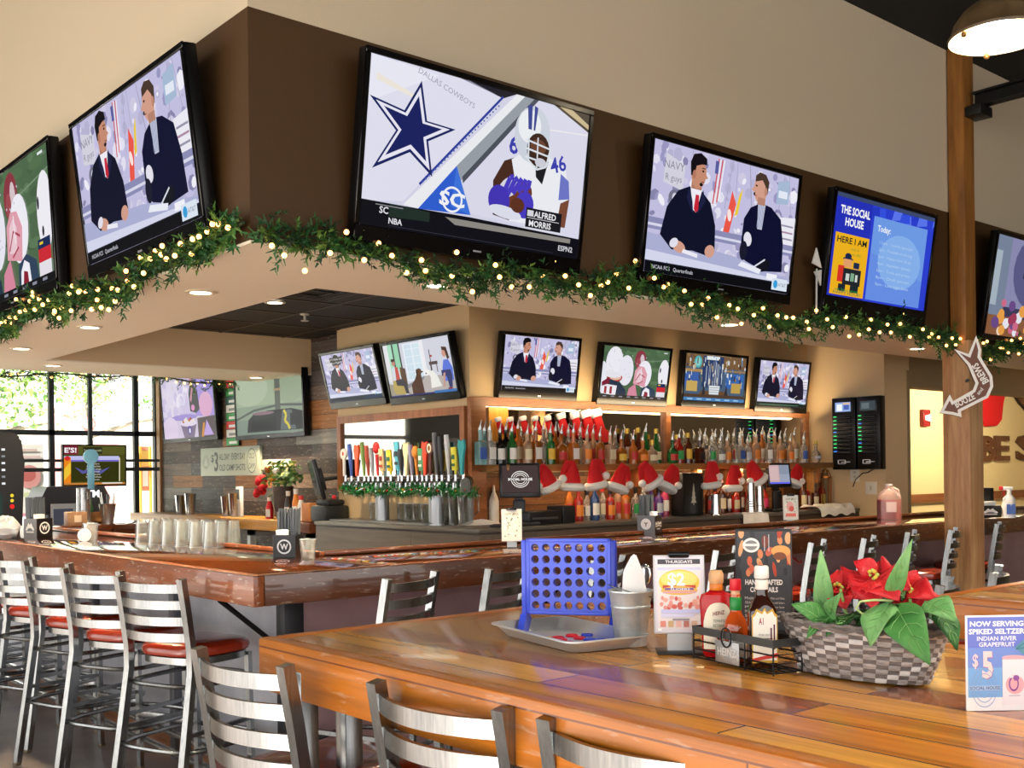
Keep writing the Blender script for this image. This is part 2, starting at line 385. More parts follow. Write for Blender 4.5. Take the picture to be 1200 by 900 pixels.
p = ony(120, 500, 20.); tree(p.x+.8, 23.0, 6.2, 9, 'taller leafy tree standing farther back outside, above the menu screen', 2.6, 2400)
# restaurant frontage across the road, with its round sun-shaped sign and pink panels
t = thing('building', 'pale shop front across the street with pink panels', 'building', (9.2, 30, -.12))
m = MB(); m.lohi((-9, 0, 0), (9, 5, 3.3)); m.build('wall', mat('#efe9e4', .8), t)
m = MB(); m.lohi((-9.2, -.25, 3.1), (9.2, 5.2, 3.5)); m.build('roof', mat('#e9c0b6', .7), t)
for i in range(6): m = MB(); m.lohi((-8.4+i*2.9, -.06, .9), (-6.6+i*2.9, .02, 2.6)); m.build('window', mat('#e7a9a6' if i % 2 else '#cfd5d8', .3), t)
t = thing('banner', 'large white food banner with a red dish hung outside the left window', 'banner', (0, 0, 0))
a = ony(12, 520, 13.3); b = ony(52, 605, 13.3)
m = MB(); m.lohi((a.x, 13.3, b.z), (b.x, 13.32, a.z)); m.build('sheet', mat('#f3efe9', .7), t)
pc = Pic((a.x, 13.298, b.z), (b.x-a.x, 0, 0), (0, 0, a.z-b.z), (0, -1, 0))
pc.ell(.55, .55, .36, .16, '#d99a98').ell(.5, .57, .26, .09, '#c06a68').rect(.1, .8, .9, .84, '#e2c9c6').rect(.2, .9, .8, .93, '#d9bcb8').rect(0, 0, 1, .05, '#e4a0b4').ell(.6, .3, .3, .04, '#d7dcb4'); pc.build('print', t)
for px0, px1, y0, y1, c, lab in ((163, 178, 523, 575, '#e8927a', 'tall coral and orange poster outside, right of the menu screen'), (92, 112, 488, 506, '#e9a3a0', 'round pink shop sign outside, just under the upper window bar')):
    a = ony(px0, y0, 14.2); b = ony(px1, y1, 14.2); t = thing('shop_sign', lab, 'sign')
    if 'round' in lab:
        m = MB(); cx, cz, r_ = (a.x+b.x)/2, (a.z+b.z)/2, (b.x-a.x)/2
        m.prism([(r_*(1 if i % 2 else .82)*math.cos(PI*i/12), r_*(1 if i % 2 else .82)*math.sin(PI*i/12)) for i in range(24)], 0, .05, Matrix.Translation((cx, 14.2, cz)) @ Matrix.Rotation(PI/2, 4, 'X')); m.build('face', mat(c, .6), t)
        m = MB(); m.cyl((cx, 14.14, cz), (cx, 14.12, cz), r_*.6, n=20); m.build('centre', mat('#fbf3ee', .6), t)
        m = MB(); m.cyl((cx, 14.22, -.1), (cx, 14.22, cz), .03); m.build('pole', mat('#9a9a9a', .5), t)
    else:
        m = MB(); m.lohi((a.x, 14.2, b.z), (b.x, 14.24, a.z)); m.build('panel', mat(c, .6), t)
        m = MB(); m.lohi((a.x, 14.19, b.z-.6), (a.x+.03, 14.23, a.z)); m.lohi((b.x-.03, 14.19, b.z-.6), (b.x, 14.23, a.z)); m.build('stand', mat('#e3b04a', .6), t)
        pc = Pic((a.x, 14.196, b.z), (b.x-a.x, 0, 0), (0, 0, a.z-b.z), (0, -1, 0)); pc.rect(.1, .55, .9, .9, '#f4c46c').rect(.25, .1, .7, .5, '#f6ece6'); pc.build('print', t)
# ================================================================ TIMBER POST, BEAM, LAMP
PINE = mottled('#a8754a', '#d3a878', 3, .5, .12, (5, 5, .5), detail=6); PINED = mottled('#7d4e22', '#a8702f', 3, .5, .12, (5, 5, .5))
t = thing('timber_post', 'square rough-sawn timber post rising through the right bar arm to the ceiling', 'post', (7.62, 3.8, 0))
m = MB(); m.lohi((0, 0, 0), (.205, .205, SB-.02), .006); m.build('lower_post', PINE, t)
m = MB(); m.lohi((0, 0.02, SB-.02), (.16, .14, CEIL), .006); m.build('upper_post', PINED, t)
t = thing('roof_beam', 'dark steel beam running from the timber post toward the front', 'beam', (7.72, 3.78, 4.14))
m = MB(); m.lohi((-.05, -4.5, -.03), (.05, 0, -.015)); m.lohi((-.05, -4.5, .06), (.05, 0, .075)); m.lohi((-.008, -4.5, -.03), (.008, 0, .075)); m.build('girder', mat('#20201e', .45, .6), t)
m = MB(); m.lohi((-.08, -.08, -.1), (.1, .05, -.03), .004); m.build('bracket', mat('#2b2a28', .45, .6), t)
c = onz(1170, 45, 3.45)
t = thing('pendant_lamp', 'dome pendant lamp with a dull brown shade and glowing white inside, near the timber post', 'lamp', c)
sh = [(.215, 0), (.218, .012), (.205, .03), (.19, .075), (.155, .125), (.10, .165), (.05, .185), (.045, .23), (0, .235)]
m = MB(); m.lathe(sh, 40); m.build('shade', mottled('#4a3a22', '#6d573a', 8, .5, .1), t)
m = MB(); m.lathe([(.212, .001), (.186, .07), (.15, .118), (.09, .155), (0, .165)], 40); m.build('shade_lining', mat('#f1e2c0', .5), t)
m = MB(); m.lathe([(0, .03), (.05, .045), (.06, .09), (.04, .13), (.03, .16)], 20); m.build('light_bulb', mat('#ffffff', .3, emit=6), t)
m = MB(); m.cyl((0, 0, .23), (0, 0, CEIL-c.z), .008); m.build('cord', mat('#111111', .5), t)
for i in range(3):
    a = i*2.1+.7; m = MB(); m.ball((.2*math.cos(a), .2*math.sin(a), -.008), .014); m.build('knob', mat('#7a5a30', .4, .6), t)
# ================================================================ RECESSED LIGHTS
def downlight(p, label, z=None, e=150):
    t = thing('recessed_light', label, 'ceiling light', p, 0, 'recessed lights over the bar')
    m = MB(); m.lathe([(.075, 0), (.077, -.006), (.055, -.008), (.05, -.001)], 28); m.build('trim_ring', mat('#e9dcc4', .5), t)
    m = MB(); m.cyl((0, 0, -.0045), (0, 0, -.001), .052, n=24); m.build('lens', mat('#fff0cf', .4, emit=9), t)
    l = bpy.data.lights.new('downlight', 'SPOT'); l.energy = e; l.color = (1, .78, .5); l.spot_size = math.radians(125); l.spot_blend = .8; l.shadow_soft_size = .05
    o = bpy.data.objects.new('lamp_glow', l); COL.objects.link(o); o.parent = t; o.location = (0, 0, -.02)
for p, lab in (((235, 342), 'recessed ceiling light on the left soffit nearest the corner'), ((105, 383), 'recessed ceiling light on the left soffit, second from the corner'),
               ((25, 408), 'recessed ceiling light at the left edge of the soffit, third from the corner'), ((62, 428), 'recessed ceiling light at the far left end of the back soffit'),
               ((512, 334), 'recessed ceiling light in the front soffit between the star screen and tap wall'), ((855, 380), 'recessed ceiling light in the front soffit under the large screen of two men'),
               ((1075, 408), 'recessed ceiling light in the front soffit beside the timber post'), ((300, 442), 'recessed ceiling light in the back soffit above the plank wall')):
    q = onz(p[0], p[1], SB-.012); downlight(q, lab)
q = onz(322, 354, 2.755); downlight(q, 'recessed light set in the black tile ceiling')
q = onz(368, 342, 2.752); t = thing('air_vent', 'square dark vent in the black tile ceiling', 'vent', (q.x, q.y, 2.752))
m = MB()
for k in range(4): r0 = .28-.06*k; m.lohi((-r0, -r0, -.004-.003*k), (r0, -r0+.02, 0)); m.lohi((-r0, r0-.02, -.004-.003*k), (r0, r0, 0)); m.lohi((-r0, -r0, -.004-.003*k), (-r0+.02, r0, 0)); m.lohi((r0-.02, -r0, -.004-.003*k), (r0, r0, 0))
m.build('grille', mat('#2a2520', .5), t); m = MB(); m.lohi((-.28, -.28, -.001), (.28, .28, .003)); m.build('backing', mat('#050505', .8), t)
q = onz(357, 368, 2.755); t = thing('sprinkler', 'small white sprinkler head hanging from the black tile ceiling', 'sprinkler', (q.x, q.y, 2.755))
m = MB(); m.cyl((0, 0, 0), (0, 0, -.008), .035); m.cyl((0, 0, -.008), (0, 0, -.05), .01); m.cyl((0, 0, -.05), (0, 0, -.056), .03); m.build('head', mat('#d8d2c6', .4, .3), t)
l = bpy.data.lights.new('pendant', 'POINT'); l.energy = 9; l.color = (1, .85, .6); l.shadow_soft_size = .05
o = bpy.data.objects.new('pendant_glow', l); COL.objects.link(o); o.location = c + Vector((0, 0, .02))
# ================================================================ SCREENS
GLOW = .58
def crowd(P, r, n=170, v0=.1, v1=1.0, pal=('#b9b6d6', '#e6e4f4', '#9d9ac4', '#f4f2fb', '#8a88ae', '#d2cde6')):
    P.inc = .2
    for i in range(n):
        u, v = r.uniform(0, 1.78), r.uniform(v0, v1); a = r.uniform(.015, .06)
        P.clip = (0, 0, 1.78, 1); P.ell(u, v, a, a*r.uniform(.4, 1.2), pal[i % len(pal)], r.uniform(0, 3), 7)
    P.clip = None; P.inc = 1
def presenters(P, seed=1, caption='NCAA FCS   Quarterfinals', tone=0):
    """two people in dark coats at a desk in front of a crowd"""
    r = random.Random(seed); P.rect(0, 0, 1.78, 1, '#c6c2e4'); crowd(P, r, 190)
    P.clip = (0, 0, 1.78, 1)
    for i in range(7): u = r.uniform(0, 1.78); P.line([(u, .6), (u+r.uniform(-.1, .1), 1)], .006, '#a5a2bc')
    P.poly([(.13, .7), (.35, .66), (.36, .86), (.14, .92)], '#d7d5e2').text('NAVY', .24, .81, .06, '#8b8a9c').text('R guys', .24, .72, .05, '#8b8a9c')
    P.ell(.27, .60, .07, .06, '#77768c').ell(.27, .60, .03, .035, '#dad8ea')
    for k in range(4): P.poly([(.70+.022*k, .62+.01*k), (.715+.022*k, .62+.01*k), (.745+.022*k, .98), (.73+.022*k, .98)], '#d45a5c' if k % 2 == 0 else '#f2eef8')
    P.rect(.70, .86, .74, .96, '#5a5fa0')
    P.poly([(.86, .42), (.93, .40), (.99, .66), (.93, .76)], '#ee5a4a').ell(.92, .56, .025, .05, '#ffe9e4', .2)
    P.poly([(.98, .56), (1.02, .58), (1.06, .8), (1.02, .74)], '#f0cf3a')
    P.poly([(1.57, .42), (1.78, .40), (1.78, .66), (1.57, .64)], '#f0eef7')
    for k in range(3): P.rect(1.6, .46+.055*k, 1.76, .475+.055*k, '#b08fa8' if k == 1 else '#9b99ad')
    P.poly([(1.5, .74), (1.66, .76), (1.66, .96), (1.5, .93)], '#a9bdd8').rect(1.52, .8, 1.64, .86, '#e7eefa')
    P.rect(0, .33, 1.78, .42, '#8e8fb8').rect(0, .355, 1.78, .375, '#dcdcf0'); crowd(P, r, 40, .1, .33)
    P.clip = (0, 0, 1.78, 1)
    # desk
    P.poly([(0, .09), (1.78, .09), (1.78, .13), (1.0, .24), (0, .30)], '#aeb2d6').poly([(0, .09), (1.78, .09), (1.78, .11), (0, .17)], '#d8daf0')
    C1, C2, SK, SK2 = '#10132a', '#0d1030', '#c98e74', '#d6a08c'
    # left person, turned right
    P.poly([(.14, .30), (.19, .52), (.30, .66), (.42, .71), (.56, .70), (.68, .62), (.76, .45), (.78, .26), (.70, .20), (.52, .22), (.28, .20)], C1)
    P.poly([(.43, .72), (.57, .71), (.52, .52), (.48, .54)], '#f3f1fa').poly([(.50, .66), (.54, .66), (.545, .54), (.51, .52), (.49, .55)], '#c8283a')
    P.poly([(.42, .72), (.47, .60), (.49, .50), (.40, .62)], '#1d2244').poly([(.58, .71), (.55, .58), (.53, .50), (.62, .62)], '#1d2244')
    P.rect(.44, .70, .56, .78, '#b47a62').ell(.515, .82, .085, .115, SK, -.1).poly([(.585, .84), (.625, .805), (.585, .79)], SK)
    P.poly([(.425, .80), (.41, .9), (.44, .965), (.52, .985), (.59, .955), (.60, .905), (.54, .90), (.48, .88), (.465, .80)], '#141016')
    P.ell(.462, .81, .02, .035, '#b57a62').ell(.56, .85, .012, .008, '#1a1210').rect(.545, .868, .585, .875, '#1a1210').rect(.55, .763, .585, .77, '#7c3f38').ell(.55, .745, .02, .014, '#15151c')
    P.ell(.36, .23, .075, .045, SK2, -.2).ell(.30, .255, .05, .035, '#e6e3f0', .5).ell(.72, .24, .06, .05, SK2, .3)
    P.poly([(.40, .19), (.58, .17), (.58, .2), (.41, .22)], '#f1f0fa')
    # right person, turned left
    P.poly([(1.09, .30), (1.10, .56), (1.17, .66), (1.30, .72), (1.44, .70), (1.58, .62), (1.64, .42), (1.66, .18), (1.42, .16), (1.16, .22)], C2)
    P.poly([(1.26, .72), (1.36, .71), (1.34, .50), (1.28, .50)], '#c5cbe0')
    for k in range(5): P.line([(1.27+.015*k, .51), (1.28+.016*k, .71)], .005, '#7f86aa')
    P.ell(1.275, .825, .085, .115, SK2, .1).poly([(1.20, .85), (1.16, .81), (1.20, .79)], SK2).rect(1.25, .70, 1.35, .76, '#b98672')
    P.poly([(1.20, .88), (1.20, .93), (1.25, .965), (1.33, .955), (1.38, .90), (1.37, .80), (1.34, .79), (1.335, .86), (1.29, .905)], '#4a382e')
    P.ell(1.345, .815, .02, .035, '#c08a74').ell(1.22, .85, .012, .008, '#2a1a14').rect(1.195, .765, 1.235, .772, '#8c4a44').ell(1.20, .78, .012, .012, '#222222')
    P.ell(1.17, .40, .05, .06, '#e9e7f2', .4).ell(1.13, .30, .05, .08, '#191b2e').ell(1.40, .21, .09, .055, '#14151f', .2).line([(1.28, .18), (1.42, .26)], .014, '#dfe3f2')
    P.poly([(1.08, .17), (1.36, .13), (1.38, .17), (1.12, .21)], '#eef0fa').rect(1.46, .10, 1.6, .15, '#f6f6fd')
    P.rect(0, 0, 1.78, .085, '#0b0c12').rect(0, .083, 1.78, .09, '#2e3040').text(caption, .08, .032, .03, '#d9dae4', 'L')
    P.rect(1.54, .02, 1.75, .12, '#dfeaf6').ell(1.59, .07, .03, .035, '#3aa0dc').text('AT&T', 1.68, .055, .03, '#7d8794')
    P.clip = None
def presenters_late(P):
    presenters(P, 5, 'NCAA FCS', 0)
    P.rect(.3, .83, .74, .93, '#0c0c0e').rect(.36, .76, .66, .84, '#0c0c0e').text("~IT'S FINAL DAY", .52, .86, .045, '#e8e8ea').text('A 4 TEAM', .51, .785, .045, '#e8e8ea')
    P.rect(0, 0, 1.78, .08, '#16304e').rect(.05, .02, 1.2, .06, '#0b1520')
def presenters_pair(P): presenters(P, 8, 'Today', 0); P.rect(0, 0, 1.78, .07, '#12211c').rect(.08, .02, 1.5, .045, '#3f6b58')
def football(P):
    P.clip = (0, 0, 1.78, 1)
    P.rect(0, 0, 1.78, 1, '#4f6a4c'); r = random.Random(3)
    for i in range(60): u, v = r.uniform(0, 1.78), r.uniform(.3, 1); P.ell(u, v, r.uniform(.05, .15), .04, r.choice(['#55724f', '#486246', '#5e7b58']), 0, 8)
    P.line([(.9, .72), (1.78, .82)], .012, '#7d957a')
    P.ell(.98, .78, .15, .19, '#8c3a44').ell(1.03, .76, .06, .13, '#d9c6cc', .1).ell(.93, .72, .06, .1, '#a04a52')
    P.ell(.30, .70, .22, .30, '#f0eef6').ell(.62, .55, .20, .30, '#eceaf4').ell(1.12, .50, .20, .27, '#f2f0f8').ell(1.66, .52, .15, .30, '#f3f1f8').ell(.02, .4, .12, .3, '#ececf4')
    for i in range(26): u, v = r.uniform(.12, 1.3), r.uniform(.4, .95); P.ell(u, v, .012, .012, '#c6c3d4', 0, 6)
    P.ell(.34, .40, .20, .09, '#b32b3a').ell(.36, .40, .15, .055, '#e8c0a8').ell(.3, .45, .22, .06, '#e9e7ef')
    P.poly([(.84, .3), (.86, .56), (.96, .66), (1.1, .64), (1.2, .5), (1.16, .24)], '#e3a2b0').poly([(.9, .34), (.92, .54), (1.0, .6), (1.08, .52), (1.06, .32)], '#eeccd4').line([(.9, .36), (1.0, .5), (1.14, .44)], .02, '#b04a5c').line([(.96, .3), (1.1, .36)], .02, '#b04a5c').line([(1.02, .62), (1.04, .4)], .018, '#f4ecf0')
    P.poly([(.0, 0), (.05, .3), (.25, .36), (.5, .30), (.66, .16), (.7, 0)], '#27364a').poly([(.02, .08), (.4, .05), (.42, .24), (.04, .27)], '#f2eff6')
    P.rect(.1, .08, .16, .22, '#a02436').rect(.24, .08, .3, .22, '#a02436').poly([(.02, .3), (.2, .4), (.22, .28), (.03, .22)], '#7d1f3a')
    P.poly([(.7, 0), (.74, .2), (.9, .3), (1.0, 0)], '#d98aa0').poly([(1.05, 0), (1.08, .22), (1.25, .28), (1.45, .2), (1.5, 0)], '#31445c')
    P.poly([(1.1, 0), (1.12, .16), (1.2, .24), (1.3, .2), (1.34, 0)], '#f4f2fa').poly([(1.14, 0), (1.18, .16), (1.26, .14), (1.28, 0)], '#8c2033').ell(1.55, .6, .02, .05, '#2c2c38').ell(1.62, .38, .02, .04, '#2c2c38')
    P.rect(1.5, .26, 1.74, .33, '#1c2c58').rect(1.5, .16, 1.74, .26, '#cf2a36').rect(1.5, .06, 1.74, .16, '#e8e3ec').rect(1.53, .29, 1.6, .31, '#e8c83a')
    P.rect(0, 0, 1.78, .06, '#131318')
    for k in range(8): P.rect(.08+.21*k, .02, .17+.21*k, .042, '#8d8fa0')
    P.rect(1.6, .94, 1.7, .96, '#e6ecec'); P.clip = None
def star_screen(P):
    P.clip = (0, 0, 1.78, 1)
    P.rect(0, 0, 1.78, 1, '#d6d6ea').poly([(0, .85), (.2, 1), (.7, 1), (1.0, .95), (.41, .3), (.3, .18), (0, .14)], '#e3e2f2').poly([(0, .72), (.5, .98), (0, 1)], '#ececf8').poly([(.05, .86), (.35, .80), (.36, .82), (.05, .90)], '#f1e9de')
    P.poly([(.69, 1), (1.01, .95), (1.12, 1)], '#24222c').poly([(.66, 1), (.99, .955), (1.01, .95), (.74, 1)], '#8f8fa2')
    P.line([(1.01, .96), (.41, .30)], .016, '#2e3f9c'); 
    for k in range(26): t = k/26; P.line([(.98-.57*t, .90-.6*t), (.975-.57*t+.006, .89-.6*t)], .012, '#5a66b4')
    P.poly([(1.12, 1), (1.28, 1), (.72, .40), (.68, .46), (.41, .15), (.3, .16)], '#eef0f4').poly([(1.19, 1), (1.30, 1), (.72, .37), (.68, .46)], '#9aa0a8').poly([(1.27, 1), (1.31, 1), (.74, .36), (.73, .40)], '#4d525c')
    P.poly([(1.45, 1), (1.78, .88), (1.78, 1)], '#51463c').poly([(1.5, 1), (1.78, .9), (1.78, .93), (1.62, 1)], '#cdbb92')
    P.poly([(1.31, 1), (1.45, 1), (1.78, .88), (1.78, .14), (.82, .18), (.74, .36)], '#dcdcee').line([(1.3, .82), (1.78, .86)], .008, '#f2eef0')
    outer = [(.37, .92), (.43, .69), (.65, .68), (.45, .57), (.5, .36), (.32, .48), (.06, .34), (.21, .59), (.01, .76), (.26, .72)]
    def shrink(k): return [(.33+(u-.33)*k, .625+(v-.625)*k) for u, v in outer]
    P.poly(outer, '#1b2560').poly(shrink(.86), '#eceaf8').poly(shrink(.68), '#1a2260')
    P.text('DALLAS COWBOYS', .56, .90, .035, '#a2a2b4', rot=-.28, width=.46)
    P.poly([(.68, .46), (.41, .15), (.82, .17)], '#2f5fd0').poly([(.68, .46), (.66, .2), (.82, .17)], '#3f74dc')
    P.ringc(.665, .245, .075, .014, '#f4f5fb').text('SC', .665, .205, .085, '#f4f5fb', bold=.03, width=.20)
    # player: number 46 in white with a silver helmet, hugging the ball
    P.poly([(1.0, .2), (.98, .42), (1.06, .56), (1.2, .62), (1.12, .36), (1.16, .18)], '#4a2b20')
    P.poly([(1.12, .58), (1.24, .66), (1.48, .64), (1.6, .6), (1.66, .40), (1.58, .34), (1.56, .18), (1.14, .18), (1.18, .4)], '#eef0f6').poly([(1.56, .56), (1.64, .52), (1.66, .4), (1.56, .38)], '#6f78c8').poly([(1.58, .36), (1.66, .40), (1.64, .2), (1.56, .2)], '#7a4a36')
    P.poly([(1.32, .62), (1.44, .62), (1.40, .46), (1.34, .5)], '#1b1c22').text('46', 1.545, .57, .10, '#3a3fae', rot=.35, bold=.02).text('6', 1.13, .62, .12, '#3a3fae', bold=.02)
    P.ell(1.28, .77, .155, .185, '#cfd5e0', -.1).ell(1.25, .82, .10, .11, '#eef2f6', -.1).poly([(1.22, .95), (1.26, .96), (1.27, .80), (1.24, .80)], '#3d4794').poly([(1.28, .96), (1.31, .95), (1.30, .80), (1.285, .80)], '#3d4794')
    P.ell(1.34, .68, .10, .11, '#3a241c').ell(1.34, .70, .07, .05, '#6a4230')
    for k in range(3): P.line([(1.23, .73-.055*k), (1.46, .70-.05*k)], .012, '#dfe4ec')
    P.line([(1.33, .76), (1.34, .56)], .011, '#dfe4ec').line([(1.25, .74), (1.26, .6), (1.34, .55), (1.42, .58), (1.45, .72)], .013, '#dfe4ec').ell(1.37, .60, .05, .03, '#cfd0da')
    P.ell(1.17, .34, .16, .10, '#6e3a26', .5).ell(1.12, .40, .10, .06, '#d9d9e4', .6)
    for k in range(5): P.line([(1.06+.045*k, .32+.02*k), (1.12+.04*k, .46-.012*k), (1.15+.035*k, .47)], .036, '#4a3cc0')
    P.ell(1.04, .30, .09, .10, '#4436b4', .3).ell(1.26, .30, .08, .09, '#4a3cc0', -.2).ell(1.1, .23, .14, .04, '#dfe0ee', -.1).ell(1.2, .29, .06, .05, '#5e3222')
    # lower third
    P.poly([(0, 0), (1.78, 0), (1.78, .14), (.82, .155), (.3, .15), (0, .15)], '#101018').poly([(.2, .15), (.5, .14), (.5, .08), (.2, .07)], '#22302a').poly([(.62, .13), (1.7, .13), (1.7, .10), (.7, .09)], '#8e8a84')
    P.rect(.1, .13, .3, .136, '#8c8c94').text('SC', .13, .085, .04, '#e8e8ee', 'L', .02).text('NBA', .2, .03, .035, '#e8e8ee', 'L', .02).rect(.2, .015, 1.55, .018, '#3a3a46')
    P.rect(1.28, .16, 1.60, .29, '#191920').text('ALFRED', 1.45, .235, .04, '#f4f4f8', bold=.02).rect(1.29, .235, 1.345, .275, '#dadae0').rect(1.29, .222, 1.58, .226, '#d8d8de').text('MORRIS', 1.41, .17, .04, '#f4f4f8', bold=.02).rect(1.26, .148, 1.62, .154, '#e6e6ec')
    P.text('ESPN2', 1.66, .04, .035, '#d6d6de', bold=.02); P.clip = None
def house_screen(P):
    P.clip = (0, 0, 1.78, 1)
    P.rect(0, 0, 1.78, 1, '#2b3fd0').rect(0, .0, .1, .7, '#41444e')
    r = random.Random(2)
    for i in range(16): u, v = r.uniform(.3, 1.75), r.uniform(.8, .98); P.poly([(u, v), (u+.2, v+.03), (u+.18, v+.12), (u+.03, v+.1)], r.choice(['#3350e0', '#4a64ea', '#243ac4', '#5b76ee']))
    P.rect(0, .96, 1.78, 1, '#3c4a6c').rect(0, 0, .62, .96, '#2431b8')
    P.text('THE SOCIAL', .34, .81, .075, '#ffffff', bold=.03, width=.50).text('HOUSE', .34, .70, .075, '#ffffff', bold=.03, width=.31)
    P.rect(.05, .02, .62, .62, '#f0b41e').text('HERE I AM', .335, .53, .06, '#16251c', bold=.02, width=.50)
    P.text('what do', .40, .47, .03, '#7c9a3c').text('you offer', .43, .42, .03, '#4f9a3c')
    P.ell(.30, .38, .085, .02, '#1b2a4a').ell(.30, .41, .055, .03, '#1b2a4a').rect(.23, .30, .37, .38, '#e4a26a').rect(.15, .15, .25, .31, '#d9342a').rect(.40, .3, .5, .36, '#1d2c4c').rect(.42, .22, .5, .3, '#e4a26a')
    P.rect(.24, .13, .54, .29, '#22262c').rect(.29, .17, .35, .24, '#cfd8d0').rect(.37, .17, .43, .25, '#7fae8c').rect(.45, .17, .49, .24, '#cfd8d0').rect(.18, .06, .30, .13, '#1b2a30').rect(.38, .06, .52, .13, '#1b2a30')
    P.text('we have great', .33, .06, .03, '#3a9a4a', width=.4).text('HAPPY HOUR!', .34, .03, .03, '#1e6a5a', width=.46)
    P.rect(.66, .02, 1.66, .86, '#6f9ce8').poly([(.66, .02), (1.66, .02), (1.66, .3), (.66, .5)], '#6790e6').ell(1.2, .45, .4, .28, '#86b2ee')
    P.text('Today:', .74, .72, .06, '#f2f7ff', 'L', .02)
    for k in range(7): P.text(['11am - Lunch specials', '2pm - Football on the big', '3pm - Happy hour till six', '4pm - Appetizer specials', '6pm - Trivia and prizes', '8pm - Draft specials', '9pm - Late night bites'][k], .8, .60-.07*k, .03, '#b4d0f6', 'L', width=.62)
    P.clip = None
def kitchen_screen(P):
    P.clip = (0, 0, 1.78, 1)
    P.rect(0, 0, 1.78, 1, '#3a3a58').poly([(.2, 1), (1.3, 1), (1.3, .3), (.1, .3)], '#8a8ab0').rect(0, .2, .3, 1, '#77849a').rect(0, .3, .14, .85, '#a6b4c0').ell(.9, .7, .5, .4, '#5a5a86')
    P.rect(.62, .62, .9, .9, '#1a1016').text('SOCIAL', .77, .8, .07, '#e8e8ee', width=.22)
    P.ell(1.05, .5, .28, .34, '#ece9f6').ell(1.05, .9, .1, .12, '#c98e74').ell(1.3, .4, .1, .2, '#e2dff0')
    P.rect(0, 0, 1.78, .2, '#8a5a3c'); r = random.Random(4)
    for i in range(40): u, v = r.uniform(.15, 1.7), r.uniform(.04, .34); a = r.uniform(.03, .08); P.ell(u, v, a, a*.8, r.choice(['#e8e6ee', '#d06a8a', '#f0d7c0', '#a03a5a', '#e8a04a', '#ffffff', '#6a4a86']), 0, 10)
    P.ell(1.2, .1, .16, .08, '#31302a').ell(1.24, .1, .09, .05, '#6aa04a').ell(1.27, .12, .04, .03, '#e0482e'); P.clip = None
def living_room(P):
    P.clip = (0, 0, 1.78, 1)
    P.rect(0, 0, 1.78, 1, '#d4d6e2').rect(0, .3, .42, 1, '#e6e6ea').rect(.12, .36, .24, 1, '#a9dcc0').rect(.28, .36, .42, 1, '#98d4b0').rect(.24, .3, .28, 1, '#33353c').rect(.42, .2, .46, 1, '#3c3c44')
    P.rect(.55, .28, 1.02, .97, '#eef2fa').rect(.58, .3, .77, .95, '#cfe2ee').rect(.8, .3, .99, .95, '#d4e6f0')
    for k in range(4): P.rect(.56, .44+.14*k, 1.0, .45+.14*k, '#f4f6fa')
    P.rect(1.02, .28, 1.1, 1, '#f0eef4').rect(1.22, .4, 1.24, .8, '#4a4648').rect(1.18, .52, 1.40, .58, '#5b4a48').rect(1.2, .38, 1.22, .52, '#5b4a48').rect(1.36, .38, 1.38, .52, '#5b4a48').ell(1.26, .68, .03, .02, '#b0342e')
    P.poly([(0, 0), (1.78, 0), (1.78, .3), (1.0, .34), (.45, .2), (0, .26)], '#b9b2ac').poly([(0, 0), (.6, 0), (.4, .2), (0, .26)], '#a39c8a').poly([(.45, .2), (1.0, .34), (.98, .28), (.5, .14)], '#8d8d92')
    P.poly([(.1, .14), (.14, .5), (.44, .5), (.5, .14), (.44, .04), (.16, .06)], '#b9a45c').poly([(.36, .2), (.38, .56), (.52, .52), (.52, .2)], '#5a3f2e')
    P.poly([(.13, .32), (.15, .54), (.24, .58), (.35, .52), (.38, .3)], '#d7dce8').poly([(.22, .3), (.24, .58), (.32, .56), (.34, .3)], '#c24a3c').ell(.22, .65, .05, .06, '#c08a74').ell(.21, .70, .05, .03, '#3a2a22')
    P.poly([(.2, .32), (.4, .34), (.5, .22), (.52, .04), (.44, .03), (.4, .2), (.22, .22)], '#3a3640').ell(.46, .03, .06, .02, '#e8e8ec')
    P.poly([(.62, .02), (.62, .2), (.74, .3), (.84, .44), (.92, .42), (.93, .2), (.94, .02)], '#50301f').ell(.88, .43, .07, .06, '#5e3a26').poly([(.92, .45), (1.0, .42), (.92, .39)], '#5e3a26').ell(.82, .42, .025, .06, '#3a2218')
    P.poly([(1.14, .1), (1.16, .3), (1.12, .4), (1.24, .42), (1.34, .32), (1.42, .12)], '#efeee8').ell(1.1, .4, .07, .05, '#f4f2ee').ell(1.06, .38, .02, .012, '#4a3a34')
    P.poly([(1.52, .2), (1.5, .42), (1.56, .58), (1.68, .58), (1.76, .42), (1.74, .2)], '#5f78dc').ell(1.6, .70, .055, .07, '#d29a86').poly([(1.56, .82), (1.68, .8), (1.72, .6), (1.66, .58), (1.63, .74), (1.56, .76)], '#4a2e24')
    P.poly([(1.46, .4), (1.7, .4), (1.72, .3), (1.68, .08), (1.6, .08), (1.58, .28), (1.46, .3)], '#333c70').ell(1.62, .06, .06, .025, '#8c2a3a').poly([(1.5, .34), (1.56, .36), (1.5, .1), (1.46, .1)], '#c99a8a')
    P.rect(0, 0, 1.78, .03, '#2c2a6a').rect(1.2, 0, 1.78, .05, '#3f74b4'); P.clip = None
